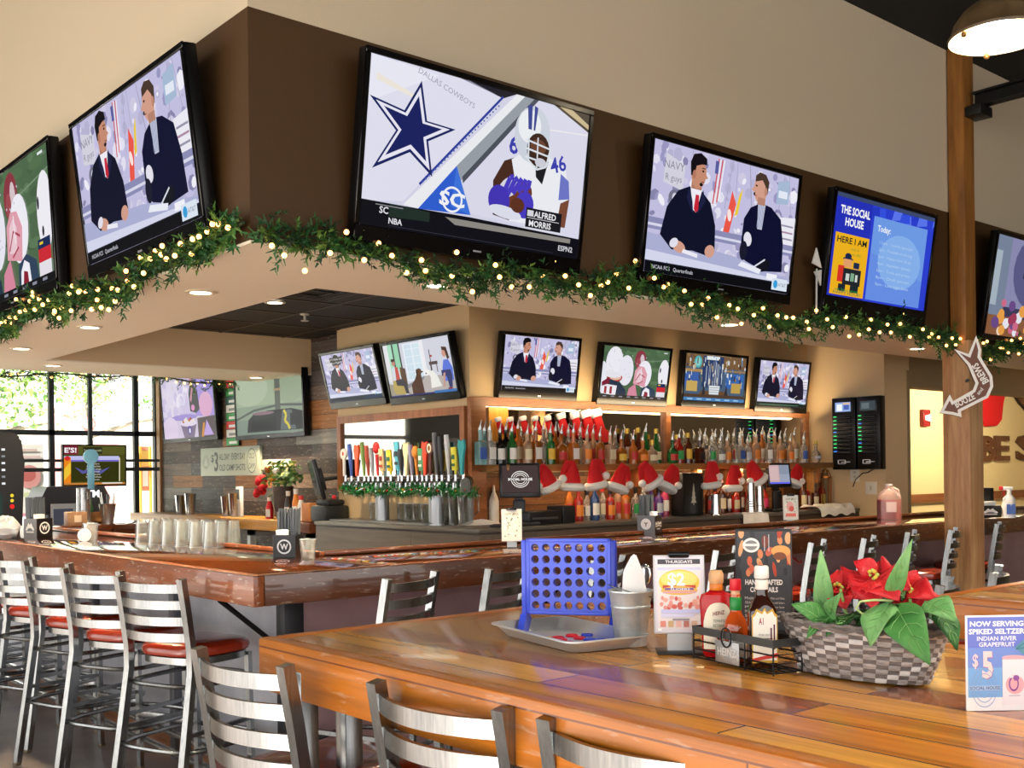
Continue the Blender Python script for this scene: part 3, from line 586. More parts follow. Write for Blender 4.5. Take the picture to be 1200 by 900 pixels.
def bar_screen(P):
    P.clip = (0, 0, 1.78, 1); r = random.Random(6)
    P.rect(0, 0, 1.78, 1, '#4a6078').rect(0, .72, 1.78, 1, '#7a5c3e').rect(.5, .3, 1.1, .98, '#2a3f6a').rect(.6, .9, .98, .98, '#e6eef0')
    P.rect(0, .62, .48, .68, '#b08a58').rect(1.12, .66, 1.78, .7, '#a07c50').rect(.02, .3, .4, .6, '#3f62a8').rect(1.2, .3, 1.74, .62, '#3868b4').ell(.36, .84, .11, .13, '#57b4b8').ell(.36, .84, .07, .09, '#8fd0cc')
    for i in range(90): u, v = r.uniform(0, 1.78), r.uniform(.28, .98); P.rect(u, v, u+r.uniform(.01, .04), v+r.uniform(.04, .14), r.choice(['#d8dce0', '#9a7a50', '#c9b48a', '#30405a', '#e9e6da', '#6f8fb8', '#2a2430']))
    for i in range(14): u = .56+.038*i; P.line([(u, .32+abs(i-7)*.01), (u, .88-abs(i-7)*.02)], .012, r.choice(['#e8ecf2', '#b0b6c2', '#3a4670', '#8f96a8']))
    P.rect(.05, .2, .36, .42, '#c9a95e').rect(1.36, .2, 1.64, .42, '#c2a050').poly([(.4, .14), (1.3, .14), (1.2, .22), (.5, .22)], '#6b4c30').poly([(.72, .1), (.98, .1), (1.02, .34), (.70, .34)], '#e8ebec')
    for k in range(4): P.rect(.72, .14+.05*k, 1.0, .155+.05*k, '#8d98a6')
    for u in (.5, 1.16): P.poly([(u, .12), (u+.1, .12), (u+.05, .4)], '#2c2c36')
    P.rect(0, .07, 1.78, .14, '#4f3a2a').rect(0, 0, 1.78, .07, '#3f7fb8')
    for k in range(6): P.rect(.1+.27*k, .02, .25+.27*k, .05, '#9cc6e6')
    P.clip = None
def diner_screen(P):
    P.clip = (0, 0, 1.78, 1); r = random.Random(12)
    P.rect(0, 0, 1.78, 1, '#c2b4dc').rect(0, .36, .6, 1, '#dcd2e6').rect(.55, .4, 1.0, .95, '#cfc2e0').rect(1.15, .3, 1.78, 1, '#a48fd8').rect(1.5, .75, 1.72, .9, '#8a76cc').ell(1.5, .5, .22, .2, '#d8a4c8').rect(.4, .8, .9, .9, '#c8b98a')
    for i in range(40): u, v = r.uniform(0, 1), r.uniform(.4, .95); P.ell(u, v, r.uniform(.04, .12), r.uniform(.04, .12), r.choice(['#d8cfe8', '#c9bce0', '#e6def0']), 0, 9)
    P.poly([(.98, .42), (.96, .7), (1.02, .82), (1.14, .84), (1.26, .72), (1.3, .44), (1.18, .38)], '#3c3a44').ell(1.08, .92, .06, .08, '#a8627a').poly([(1.0, .98), (1.1, 1), (1.16, .92), (1.12, .84), (1.1, .96)], '#6a3a50').poly([(1.0, .6), (1.08, .8), (1.12, .78), (1.04, .55)], '#d08aa4').ell(1.08, .47, .06, .05, '#d98ac0')
    P.poly([(0, 0), (1.78, 0), (1.78, .3), (.7, .36), (0, .28)], '#cfc4da').ell(.75, .33, .45, .05, '#9a86d0').ell(.25, .15, .28, .2, '#dccbe4').poly([(1.2, .3), (1.78, .32), (1.78, 0), (1.2, 0)], '#54464c')
    P.poly([(.62, .22), (1.16, .22), (1.06, 0), (.72, 0)], '#7a6a86').ell(.89, .23, .28, .05, '#e0d4ea').ell(.92, .12, .07, .07, '#5a4a9c').ell(.92, .11, .03, .04, '#e9e4f4').poly([(1.3, 0), (1.38, .22), (1.44, .22), (1.38, 0)], '#d08a3a').poly([(1.38, .02), (1.5, .26), (1.7, .02)], '#b9a0dc')
    for i in range(8): P.ell(.72+.05*i, .26+.02*(i % 3), .04, .025, r.choice(['#c06a3a', '#e8dcd0', '#a04a3a']), 0, 8)
    P.clip = None
def car_screen(P):
    P.clip = (0, 0, 1.78, 1)
    P.rect(0, 0, 1.78, 1, '#8a9a86').rect(0, .5, 1.78, 1, '#9dac90').ell(.4, .8, .5, .3, '#a9b69c').ell(1.45, .8, .4, .3, '#94a388').rect(1.08, .4, 1.22, 1, '#5b6058').rect(1.06, .72, 1.24, .76, '#a08a6a')
    P.line([(0, .28), (.5, .42), (1.2, .48), (1.78, .44)], .04, '#565c58').rect(0, 0, 1.78, .26, '#7d8c80')
    P.poly([(.3, .04), (.34, .26), (.5, .36), (.9, .40), (1.5, .40), (1.78, .34), (1.78, .04)], '#2c2c30').ell(.75, .36, .3, .03, '#8a6a78').poly([(.4, .06), (.46, .24), (1.1, .28), (1.1, .06)], '#1f2022').poly([(1.2, .05), (1.26, .38), (1.5, .38), (1.6, .05)], '#5c6468')
    P.line([(1.3, .38), (1.36, .3), (1.32, .2), (1.4, .14), (1.44, .06)], .05, '#d6c63a').rect(1.46, .12, 1.78, .32, '#26262a'); P.clip = None
def menu_screen(P):
    P.clip = (0, 0, 1.78, 1)
    P.rect(0, 0, 1.78, 1, '#4a4a1c').rect(0, .78, 1.78, 1, '#5a5a26').rect(0, .78, .4, 1, '#7d1f34').text("E'S!", .02, .83, .12, '#ffffff', 'L', .03, .34).rect(.55, .8, 1.1, .97, '#2a2a14').text('Sunday Specials', .83, .86, .06, '#cfd0b0', width=.5)
    P.rect(0, .62, 1.6, .74, '#c4c4ee').rect(.2, .60, 1.6, .64, '#7a6cd0').poly([(0, 0), (.2, 0), (.2, .7), (0, .7)], '#f08a1e').poly([(0, .4), (.2, .6), (.2, .3), (0, .1)], '#f6c63a').ell(.1, .68, .08, .06, '#d42a2a')
    P.rect(.2, .08, 1.6, .58, '#33340f').poly([(.3, .46), (.55, .36), (.8, .42), (1.05, .36), (1.34, .46), (1.08, .28), (.8, .34), (.52, .28)], '#5a5a9c')
    for k in range(7): P.text(['Starters', 'Burgers and fries', 'Chicken wings', 'Salad bowls', 'Fish tacos', 'Sandwiches', 'Desserts'][k], .85, .52-.068*k, .04, '#f0efe2', width=.34+.05*(k % 3))
    P.rect(1.6, .08, 1.63, .7, '#e8e0c0').rect(0, 0, 1.78, .05, '#c8803a').rect(1.1, .02, 1.7, .05, '#e8e8e0'); P.clip = None
BEZ = mat('#060607', .35, spec=.3); BEZ2 = mat('#15151a', .4)
def television(name, label, quad, axis, c, draw, bez=.026, botb=.06, depth=.055, glow=GLOW, group='televisions around the bar', mount=.1, refl=.0):
    TL, BL, BR, TR = quad
    if axis == 'Y':
        a, b = ony(*BL, c), ony(*BR, c); t1, t2 = onx(*TL, a.x), onx(*TR, b.x)
        W = b.x-a.x; top = ((t1.y+t2.y)/2-c, (t1.z+t2.z)/2); lean = -top[0]; loc = ((a.x+b.x)/2, c, (a.z+b.z)/2); rz = 0
    else:
        a, b = onx(*BL, c), onx(*BR, c); t1, t2 = ony(*TL, a.y), ony(*TR, b.y)
        W = a.y-b.y; top = ((t1.x+t2.x)/2-c, (t1.z+t2.z)/2); lean = -top[0]; loc = (c, (a.y+b.y)/2, (a.z+b.z)/2); rz = -PI/2
    dz = top[1]-loc[2]; tilt = math.atan2(lean, dz); Hh = math.hypot(lean, dz)
    t = thing('television', label, 'television', loc, rz, group)
    R = Matrix.Rotation(tilt, 3, 'X'); U = Vector((1, 0, 0)); V = R @ Vector((0, 0, 1)); N = R @ Vector((0, -1, 0))
    m = MB(); m.box(V*(Hh/2)-N*(depth/2), (W, depth, Hh), .008, R); m.box(V*(Hh*.45)-N*(depth+.015), (W*.7, .035, Hh*.6), .01, R); m.build('casing', BEZ, t)
    pw, ph = W-2*bez, Hh-bez-botb
    P = Pic(-U*(pw/2)+V*botb+N*.001, U*(pw/1.78), V*ph, N, glow); draw(P); P.build('screen', t)
    fr = MB()
    for lo, hi in (((-W/2, 0), (W/2, botb)), ((-W/2, Hh-bez), (W/2, Hh)), ((-W/2, botb), (-W/2+bez, Hh-bez)), ((W/2-bez, botb), (W/2, Hh-bez))):
        fr.box(U*((lo[0]+hi[0])/2)+V*((lo[1]+hi[1])/2)+N*.004, (hi[0]-lo[0], .012, hi[1]-lo[1]), .003, R, 1)
    fr.build('bezel', mat('#050506', .22, spec=.35), t)
    m = MB(); m.box(V*(botb*.45)+N*.0105, (W*.035, .002, .008), 0, R); m.build('maker_badge', mat('#b9bcc4', .3, .6), t)
    m = MB(); m.box(V*(Hh*.45)-N*(depth+mount/2), (.3, mount, .06), 0, R); m.box(V*(Hh*.45)-N*(depth+mount/2), (.04, mount, .3), 0, R); m.build('wall_mount', BEZ2, t)
    return t
BIG = 'large screens on the brown band'; SML = 'screens over the back bar'; FARG = 'screens on the plank wall'
OUTX, OUTY = SX-.07, SY-.07
television('television', 'large television at the far left edge showing football players in white helmets', [(-28, 218), (-26, 380), (69, 336), (47, 170)], 'X', OUTX, football, group=BIG)
television('television', 'large television left of the brown corner showing two men in dark coats', [(82, 148), (106, 325), (243, 272), (215, 45)], 'X', OUTX, presenters, group=BIG)
television('television', 'large television right of the brown corner showing a blue star and a helmeted player', [(430, 52), (413, 280), (678, 322), (694, 130)], 'Y', OUTY, star_screen, group=BIG, botb=.07)
television('television', 'large front-wall television of two men in dark coats, beside the blue menu screen', [(765, 153), (748, 333), (924, 355), (938, 207)], 'Y', OUTY, presenters, group=BIG)
television('television', 'large television with a blue schedule and a yellow advert, left of the timber post', [(977, 217), (962, 365), (1082, 384), (1100, 253)], 'Y', OUTY, house_screen, group=BIG, botb=.11)
television('television', 'large television right of the timber post showing a cook behind a food table', [(1163, 266), (1150, 395), (1248, 412), (1272, 300)], 'Y', OUTY, kitchen_screen, group=BIG, botb=.04)
television('television', 'small television at the left end of the tap wall, two men with a black caption', [(371, 414), (389, 483), (454, 470), (440, 403)], 'X', BX-.05, presenters_late, group=SML, mount=.1)
television('television', 'small television on the tap wall showing dogs and people in a bright room', [(446, 402), (459, 476), (541, 466), (526, 388)], 'X', BX-.05, living_room, group=SML)
SY2 = BY-.05
television('television', 'small television above the bottles nearest the wall corner, two men at a desk', [(586, 386), (583, 465), (675, 471), (685, 398)], 'Y', SY2, lambda P: presenters(P, 21), group=SML)
television('television', 'small television above the bottles showing white football helmets', [(705, 401), (698, 474), (780, 477), (789, 408)], 'Y', SY2, football, group=SML)
television('television', 'small television above the bottles showing a bar interior with bottles', [(801, 410), (797, 475), (872, 481), (878, 417)], 'Y', SY2, bar_screen, group=SML)
television('television', 'small television at the right end above the bottles, two men with a pale backdrop', [(890, 419), (883, 482), (944, 485), (950, 424)], 'Y', SY2, presenters_pair, group=SML)
television('television', 'television on the plank wall beside the window showing a purple dining scene', [(186, 437), (193, 519), (256, 516), (250, 437)], 'X', WX-.08, diner_screen, group=FARG, botb=.045)
television('television', 'television on the plank wall showing a dark rounded shape on grey-green', [(275, 437), (277, 516), (358, 511), (354, 437)], 'X', WX-.08, car_screen, group=FARG, botb=.045)
a = ony(73, 522, 11.6); b = ony(149, 570, 11.6)
television('television', 'menu television with olive and orange graphics standing against the window', [(73, 521), (73, 570), (148, 570), (148, 521)], 'Y', 11.6, menu_screen, botb=.02, bez=.015)
o = bpy.data.objects['television.014'] if 'television.014' in bpy.data.objects else None
if o:   # its own floor-to-ceiling pole carries the window screen
    q = o.location; m = MB(); m.lohi((-.02, .1, -q.z), (.02, .14, 2.78-q.z)); m.lohi((-.75, .1, .16), (.75, .13, .20)); m.lohi((-.75, .1, .26), (.75, .13, .29)); m.build('stand', FRAME, o)
# ================================================================ BAR
BT = 1.09; BX0, BY0, BX1, BY1 = 2.07, 4.04, 2.85, 4.82; TH = .126; BEND = 13.0
BARTOP_Y = planks([(0, '#33180a'), (.5, '#55290f'), (1, '#6e3816')], 1.6, .13, (1, 0, 2), .1, 1, .4, '#140904', .003, 2, 0, .03)
BARTOP_X = planks([(0, '#33180a'), (.5, '#55290f'), (1, '#6e3816')], 1.6, .13, (0, 1, 2), .1, 1, .4, '#140904', .003, 4, 0, .03)
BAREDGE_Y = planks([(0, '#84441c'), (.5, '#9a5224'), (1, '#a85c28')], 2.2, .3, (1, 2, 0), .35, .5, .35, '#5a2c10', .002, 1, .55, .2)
BAREDGE_X = planks([(0, '#4a2611'), (.5, '#5d3116'), (1, '#6d3c1c')], 2.2, .3, (0, 2, 1), .3, .6, .4, '#2c1608', .002, 5, .22, .2)  # same wood as the left edge, with shade put into darker colours
t = thing('bar_counter', 'long glossy wooden bar with thick scarred timber edge and pale metal front', 'bar', (0, 0, 0))
m = MB(); m.lohi((BX0+.05, BY0+.05, BT-.09), (BX1, 10.3, BT), .004); m.build('counter_top', BARTOP_Y, t)
m = MB(); m.lohi((BX1, BY0+.05, BT-.09), (BEND, BY1, BT), .004); m.build('counter_top', BARTOP_X, t)
m = MB(); m.lohi((BX1, 9.5, BT-.09), (4.65, 10.3, BT), .004); m.build('counter_top', BARTOP_X, t)
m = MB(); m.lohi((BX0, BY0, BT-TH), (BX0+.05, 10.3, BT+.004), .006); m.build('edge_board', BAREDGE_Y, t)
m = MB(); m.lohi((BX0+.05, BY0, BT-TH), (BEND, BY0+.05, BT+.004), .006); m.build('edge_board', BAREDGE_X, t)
m = MB(); m.lohi((BX1-.03, BY1-.03, BT), (BX1, 9.5, BT+.025), .006); m.build('inner_lip', BAREDGE_Y, t)
m = MB(); m.lohi((BX1, BY1-.03, BT), (BEND, BY1, BT+.025), .006); m.build('inner_lip', BAREDGE_X, t)
PANEL = mottled('#b6b8c2', '#d3d5dd', 2.5, .34, .01, (1, 1, 1), metal=.35)
PANELR = mottled('#a5868a', '#b8979b', 2.5, .28, .01, (1, 1, 1), metal=.35)
m = MB(); m.lohi((2.42, 4.46, 0), (2.46, 10.2, BT-TH)); m.build('front_panel', PANEL, t)
m = MB(); m.lohi((2.50, 4.40, 0), (BEND, 4.44, BT-TH)); m.build('front_panel', PANELR, t)
m = MB(); m.lohi((2.40, 4.39, 0), (2.50, 4.47, BT-TH), .004); m.build('corner_post', mat('#2d2d30', .45, .3), t)
m = MB(); m.lohi((2.40, 4.5, 0), (2.42, 10.2, .125), .003); m.build('base_board', mottled('#7d4c2c', '#a26c45', 4, .5, .1, (6, .4, 6)), t)
for y in (5.55, 6.75, 7.95, 9.15):
    m = MB(); m.lohi((2.375, y, 0), (2.42, y+.06, BT-TH), .003); m.build('support_post', mat('#6e6f74', .4, .5), t)
m = MB(); m.tube([(2.12, 4.46, BT-TH-.005), (2.40, 4.44, .72)], .012, 8); m.build('brace', mat('#17171a', .4, .4), t)
m = MB(); m.tube([(3.9, 4.10, BT-TH-.005), (3.9, 4.40, .72)], .012, 8); m.build('brace', mat('#17171a', .4, .4), t)
for z in (.10, .2): m = MB(); m.tube([(2.27, 4.5, z), (2.27, 10.1, z)], .019, 10); m.build('foot_rail', mat('#c9c9c7', .25, 1), t)
m = MB()
for y in (5.0, 6.6, 8.2, 9.8): m.lohi((2.255, y, 0), (2.285, y+.03, .22)); m.lohi((2.27, y, .14), (2.42, y+.03, .16))
m.build('rail_bracket', mat('#b3b3b1', .3, 1), t)
hk = mat('#c7352c', .35)
for x in (2.93, 3.55, 4.9, 6.25): m = MB(); m.tube([(x, 4.40, .90), (x, 4.37, .90), (x+.0, 4.345, .885), (x+.02, 4.335, .865), (x+.05, 4.34, .86), (x+.065, 4.345, .88)], .006, 6); m.build('bag_hook', hk, t)
# ================================================================ TABLES
def tab_top(seed): return planks([(0, '#a85410'), (.2, '#cf8022'), (.42, '#e6a648'), (.6, '#d48a2c'), (.78, '#94481c'), (.9, '#e0a450'), (1, '#74341a')], 1.35, .118, (1, 0, 2), .22, .25, .4, '#4a2008', .0022, seed, 0, .06)
TEDGE_Y = planks([(0, '#b96408'), (.5, '#d88612'), (1, '#ca760c')], 3.1, .4, (1, 2, 0), .38, .2, .35, '#7a3a0c', .002, 3, .25, .2)
TEDGE_X = planks([(0, '#b96408'), (.5, '#d88612'), (1, '#ca760c')], 3.1, .4, (0, 2, 1), .38, .2, .35, '#7a3a0c', .002, 6, .25, .2)
STEEL = mottled('#787b7c', '#989a9a', 5, .27, .0, (30, 30, 2), metal=1, lo=.3, hi=.7)
STEELD = mat('#3a3b3d', .35, .8)
def high_table(x0, x1, y0, y1, label, seed, th=.13, legs=()):
    t = thing('high_table', label, 'table', (x0, y0, 0), 0); L_, W_ = y1-y0, x1-x0
    m = MB(); m.lohi((.045, 0, BT-.06), (W_-.045, L_-.045, BT), .003); m.build('table_top', tab_top(seed), t)
    m = MB(); m.lohi((0, 0, BT-th), (.045, L_, BT+.001), .006); m.build('edge_board', TEDGE_Y, t)
    m = MB(); m.lohi((W_-.045, 0, BT-th), (W_, L_, BT+.001), .006); m.build('edge_board', TEDGE_Y, t)
    m = MB(); m.lohi((.045, L_-.045, BT-th), (W_-.045, L_, BT+.001), .006); m.build('edge_board', TEDGE_X, t)
    for (lx, ly) in legs:
        m = MB(); m.lohi((lx-.025, ly-.025, 0), (lx+.025, ly+.025, BT-.06), .004); m.build('leg', STEEL, t)
    ys = sorted(set(l[1] for l in legs))
    for y in ys:
        xs = [l[0] for l in legs if l[1] == y]; m = MB(); m.lohi((min(xs), y-.015, .16), (max(xs), y+.015, .2), .003); m.build('stretcher', STEELD, t)
    m = MB(); m.lohi((W_/2-.03, ys[0], BT-.11), (W_/2+.03, ys[-1], BT-.06)); m.build('under_beam', STEELD, t)
    return t
la = ony(357, 840, 2.32); lb = ony(409, 840, 2.32)
high_table(1.297, 2.42, -1.1, 2.51, 'large orange-brown plank high table in front, with glossy varnish and thick edge', 1, legs=((la.x-1.297, 3.42), (lb.x-1.297, 3.42), (.3, .35), (.82, .35)))
high_table(3.276, 4.4, -1.4, 1.766, 'second plank high table at the right, behind the potted poinsettia', 5, legs=((.15, 3.0), (.97, 3.0), (.15, .3), (.97, .3)))
# ================================================================ BAR STOOLS
VINYL = mat('#96280f', .24, coat=.35, spec=.6); SST = STEEL
def make_stool(label):
    t = thing('bar_stool', label, 'stool', (0, 0, 0), 0, 'steel ladder-back bar stools')
    # seat cushion: rounded, wider in front
    out = []
    for i in range(40):
        a = 2*PI*i/40; c, s_ = math.cos(a), math.sin(a); k = (abs(c)**3.2+abs(s_)**3.2)**(-1/3.2)
        out.append((.205*k*c*(1+.04*s_), .20*k*s_+.01))
    m = MB(); levels = [(.90, .715), (1, .722), (1.02, .738), (1.0, .757), (.93, .768), (.72, .775), (.4, .777)]; rings = []
    for k, z in levels: rings.append([m.bm.verts.new((x*k, y*k, z)) for x, y in out])
    for a, b in zip(rings, rings[1:]): m.bridge(a, b)
    m.face(list(reversed(rings[0])), False); m.face(rings[-1])
    m.build('seat', VINYL, t)
    m = MB(); rings = [[m.bm.verts.new((x*.95, y*.95, z)) for x, y in out] for z in (.685, .714)]; m.bridge(*rings); m.face(list(reversed(rings[0])), False); m.face(rings[1], False); m.build('seat_frame', SST, t)
    bx = .192
    for s_ in (-1, 1):
        pts = [(s_*bx*1.06, -.30, .012), (s_*bx*1.02, -.235, .42), (s_*bx, -.198, .66), (s_*bx, -.20, .76), (s_*bx, -.225, .92), (s_*bx, -.252, 1.068)]
        m = MB(); m.tube(pts, .0155, square=True); l = m.build('back_post', SST, t, sharp=30)
        f = MB(); f.box((s_*bx*1.06, -.302, .008), (.031, .031, .016), .003); f.build('foot_cap', mat('#6b5a44', .6), l)
        m = MB(); m.tube([(s_*.17, .185, .012), (s_*.165, .17, .70)], .0125, square=True); l = m.build('leg', SST, t, sharp=30)
        f = MB(); f.box((s_*.17, .186, .008), (.029, .029, .016), .003); f.build('foot_cap', mat('#6b5a44', .6), l)
    for k in range(4):
        z = 1.026-.0708*k; y0 = -.246+.0112*k; n_ = 14; hb = bx-.008; m = MB(); rows = []
        for i in range(n_+1):
            x = -hb+2*hb*i/n_; dip = .05*(1-(x/hb)**2); y = y0-dip
            rows.append([m.bm.verts.new(p) for p in ((x, y-.006, z-.0185), (x, y+.006, z-.0185), (x, y+.006, z+.0185), (x, y-.006, z+.0185))])
        for a, b in zip(rows, rows[1:]): m.bridge(a, b)
        m.face(list(reversed(rows[0])), False); m.face(rows[-1], False); m.build('back_slat', SST, t)
    def loop(hx, y0, y1, z, r):
        pts = []
        for i in range(36):
            a = 2*PI*i/36; c, s_ = math.cos(a), math.sin(a); k = (abs(c)**4+abs(s_)**4)**-.25
            pts.append((hx*k*c, (y0+y1)/2+(y1-y0)/2*k*s_, z))
        return MB().tube(pts, r, 8, closed=True)
    loop(.205, -.225, .2, .60, .0105).build('brace_ring', SST, t)
    loop(.235, -.265, .225, .33, .0115).build('foot_ring', SST, t)
    m = MB(); m.lohi((-.168, .165, .27), (.168, .187, .305), .003); m.build('stretcher', SST, t)
    for s_ in (-1, 1): m = MB(); m.tube([(s_*.178, .18, .40), (s_*.2, -.235, .40)], .009, square=True); m.build('stretcher', SST, t)
    return t
stool0 = make_stool('steel ladder-back stool with red vinyl seat at the left bar arm, nearest the bar corner'); _first = [True]
def place_stool(bl, br, label, group):
    w = (Vector(br)-Vector(bl)); w.z = 0; w.normalize(); f = Vector((-w.y, w.x, 0)); mid = (Vector(bl)+Vector(br))/2; loc = mid+f*.252; loc.z = 0
    rz = math.atan2(w.y, w.x)
    if _first[0]: _first[0] = False; stool0.location = loc; stool0.rotation_euler = (0, 0, rz); stool0['group'] = group; return stool0
    return dup(stool0, loc, rz, label, group)
def st_px(a, b, label, group): return place_stool(onz(a[0], a[1], 1.068), onz(b[0], b[1], 1.068), label, group)
GL, GT, GR = 'stools along the left bar arm', 'stools at the front table', 'stools along the right bar arm'
rows = [(137, 675, 214, 679), (75, 666, 140, 669), (25, 657, 85, 660.5)]
names = ['steel ladder-back stool at the left bar arm, nearest the bar corner', 'steel ladder-back stool at the left bar arm, second from the bar corner', 'steel ladder-back stool at the left bar arm, third from the bar corner',
         'steel ladder-back stool at the left bar arm, fourth from the bar corner', 'steel ladder-back stool at the left bar arm, fifth from the corner, cut by the frame', 'steel ladder-back stool at the left bar arm, sixth from the bar corner']
for r_, nm in zip(rows, names): st_px(r_[:2], r_[2:], nm, GL)
stool0['label'] = names[0]
for k in range(3):
    y = 6.66+.64*k; place_stool((1.757, y, 0), (1.89, y-.38, 0), names[3+k], GL)
nt_ = [((227, 758), (341, 781), 'steel ladder-back stool at the front table, nearest the table corner'), ((434, 797), (597, 832), 'steel ladder-back stool in the middle of the front table side'), ]
for a, b, nm in nt_: st_px(a, b, nm, GT)
p = onz(641, 840, 1.068); place_stool(p, p+Vector((.045, -.385, 0)), 'steel ladder-back stool at the front table, cut by the bottom of the frame', GT)
dirr = Vector((.925, .38, 0))
for px, py, nm in ((453.6, 678.5, 'steel ladder-back stool at the right bar arm, first from the corner beyond the front table'), (573.5, 667, 'steel ladder-back stool at the right bar arm, half behind the blue four-in-a-row board'),
                   (697, 657, 'steel ladder-back stool at the right bar arm, seen past the napkin pail'), (840, 645, 'steel ladder-back stool at the right bar arm, hidden behind the cocktail menu'),
                   (951, 636, 'steel ladder-back stool at the right bar arm, above the leftmost poinsettia leaf'), (1013, 631, 'steel ladder-back stool at the right bar arm, just above the red poinsettia flowers'),
                   (1064, 624, 'steel ladder-back stool at the right bar arm, second left of the timber post'), (1114.5, 621, 'steel ladder-back stool at the right bar arm, directly in front of the timber post'),
                   (1168.5, 614, 'steel ladder-back stool at the right bar arm, right of the timber post')):
    p = onz(px, py, 1.068); place_stool(p, p+dirr*.385, nm, GR)
p = onz(1102, 686, 1.068); place_stool(p, p+dirr*.385, 'steel ladder-back stool peeking over the second high table, left one', 'stools behind the second table')
p = onz(1165, 671, 1.068); place_stool(p, p+dirr*.385, 'steel ladder-back stool peeking over the second high table, right one', 'stools behind the second table')
# ================================================================ BACK BAR
CT = 1.12; CX, CY = 4.62, 5.74
CAB = planks([(0, '#3b3530'), (.5, '#4a433d'), (1, '#554d46')], 1.4, .5, (1, 2, 0), .5, 0, .3, '#221d19', .002, 2, 0, .1)
CABX = planks([(0, '#33271f'), (.5, '#3d3028'), (1, '#463830')], 1.4, .5, (0, 2, 1), .5, 0, .3, '#221d19', .002, 2, 0, .1)
SHELFW = planks([(0, '#8a5a2c'), (.5, '#a8733c'), (1, '#b98448')], 1.2, .3, (0, 2, 1), .4, .2, .4, '#4a2c12', .002, 3, .1, .15)
t = thing('back_counter', 'dark grey L-shaped back counter below the taps and liquor shelves', 'counter', (0, 0, 0))
m = MB(); m.lohi((CX, CY, 0), (BX, 7.9, CT-.03), .004); m.build('tap_side_cabinet', CAB, t)
m = MB(); m.lohi((BX, CY, 0), (9.3, BY, CT-.03), .004); m.build('liquor_side_cabinet', CABX, t)
m = MB(); m.lohi((CX-.01, CY-.01, CT-.03), (BX, 7.91, CT), .004); m.build('counter_top', mat('#6b6761', .35, .3), t)
m = MB(); m.lohi((BX, CY-.01, CT-.03), (9.3, BY, CT), .004); m.build('counter_top', mat('#5d5852', .35, .3), t)
m = MB(); m.lohi((CX-.004, CY+.1, .86), (CX+.002, 7.8, .872)); m.build('door_gap', mat('#14110f', .6), t)
MIRROR = mat('#c9c2b4', .03, 1); WOODF = mottled('#8a4f28', '#b07040', 3, .4, .08, (6, 6, .6)); WOODFX = mottled('#7d4724', '#a5673a', 3, .4, .08, (.6, 6, 6))
# mirrors
t = thing('bar_mirror', 'wood-framed mirror behind the beer taps', 'mirror', (BX, 0, 0))
a, b = onx(398, 468, BX), onx(547, 462, BX); zt = 2.0; zb = 1.36; y1, y0 = a.y, 6.33
m = MB(); m.lohi((-.012, y0+.06, zb+.05), (-.004, y1-.05, zt-.05)); m.build('mirror_glass', MIRROR, t)
m = MB(); m.lohi((-.037, y0, zt-.06), (0, y1, zt)); m.lohi((-.037, y0, zb), (0, y1, zb+.055)); m.lohi((-.034, y1-.059, zb+.01), (0, y1-.002, zt-.01)); m.lohi((-.034, y0+.002, zb+.01), (0, y0+.059, zt-.01)); m.build('frame', WOODF, t)
t = thing('bar_mirror', 'long wood-framed mirror behind the liquor bottles', 'mirror', (0, BY, 0))
xa, xb = 5.06, 9.25; zt2 = ony(750, 477, BY).z+.02; SHZ = 1.56
m = MB(); m.lohi((xa+.05, -.012, SHZ), (xb-.05, -.004, zt2-.05)); m.build('mirror_glass', MIRROR, t)
m = MB(); m.lohi((BX-.03, -.05, zt2-.06), (xb, 0, zt2)); m.lohi((BX-.028, -.047, CT), (xa+.05, 0, zt2-.01)); m.lohi((xb-.05, -.047, SHZ-.05), (xb-.002, 0, zt2-.01))
xm = ony(779, 510, BY).x; m.lohi((xm-.03, -.047, SHZ), (xm+.03, 0, zt2-.01)); m.build('frame', WOODFX, t)
m = MB(); m.lohi((xa+.09, -.035, SHZ), (xa+.28, -.013, zt2-.07)); m.build('backlit_panel', mottled('#c98326', '#e0a040', 3, .4, .08, (6, 6, .6)), t)  # orange panel whose backlight is put into the colour
m = MB(); m.lohi((xa, -.03, CT), (9.25, 0, SHZ-.06)); m.build('wall_boards', planks([(0, '#4e2f17'), (.5, '#74491f'), (1, '#8f6030')], .9, .11, (0, 2, 1), .5, 0, .5, '#1c0f06', .003, 8, .1, .2), t)
# shelf
t = thing('liquor_shelf', 'long rustic timber shelf holding the upper rows of liquor bottles', 'shelf', (0, BY-.05, 0))
m = MB(); m.lohi((xa, -.30, SHZ-.05), (9.2, 0, SHZ), .004); m.build('shelf_board', SHELFW, t)
for x in (5.4, 6.6, 7.8, 9.0): m = MB(); m.lohi((x, -.26, SHZ-.19), (x+.04, 0, SHZ-.05), .003); m.build('bracket', WOODF, t)
for x in (7.24, 8.95): m = MB(); m.lohi((x, -.24, CT), (x+.06, -.16, SHZ-.05), .003); m.build('support_post', SHELFW, t)
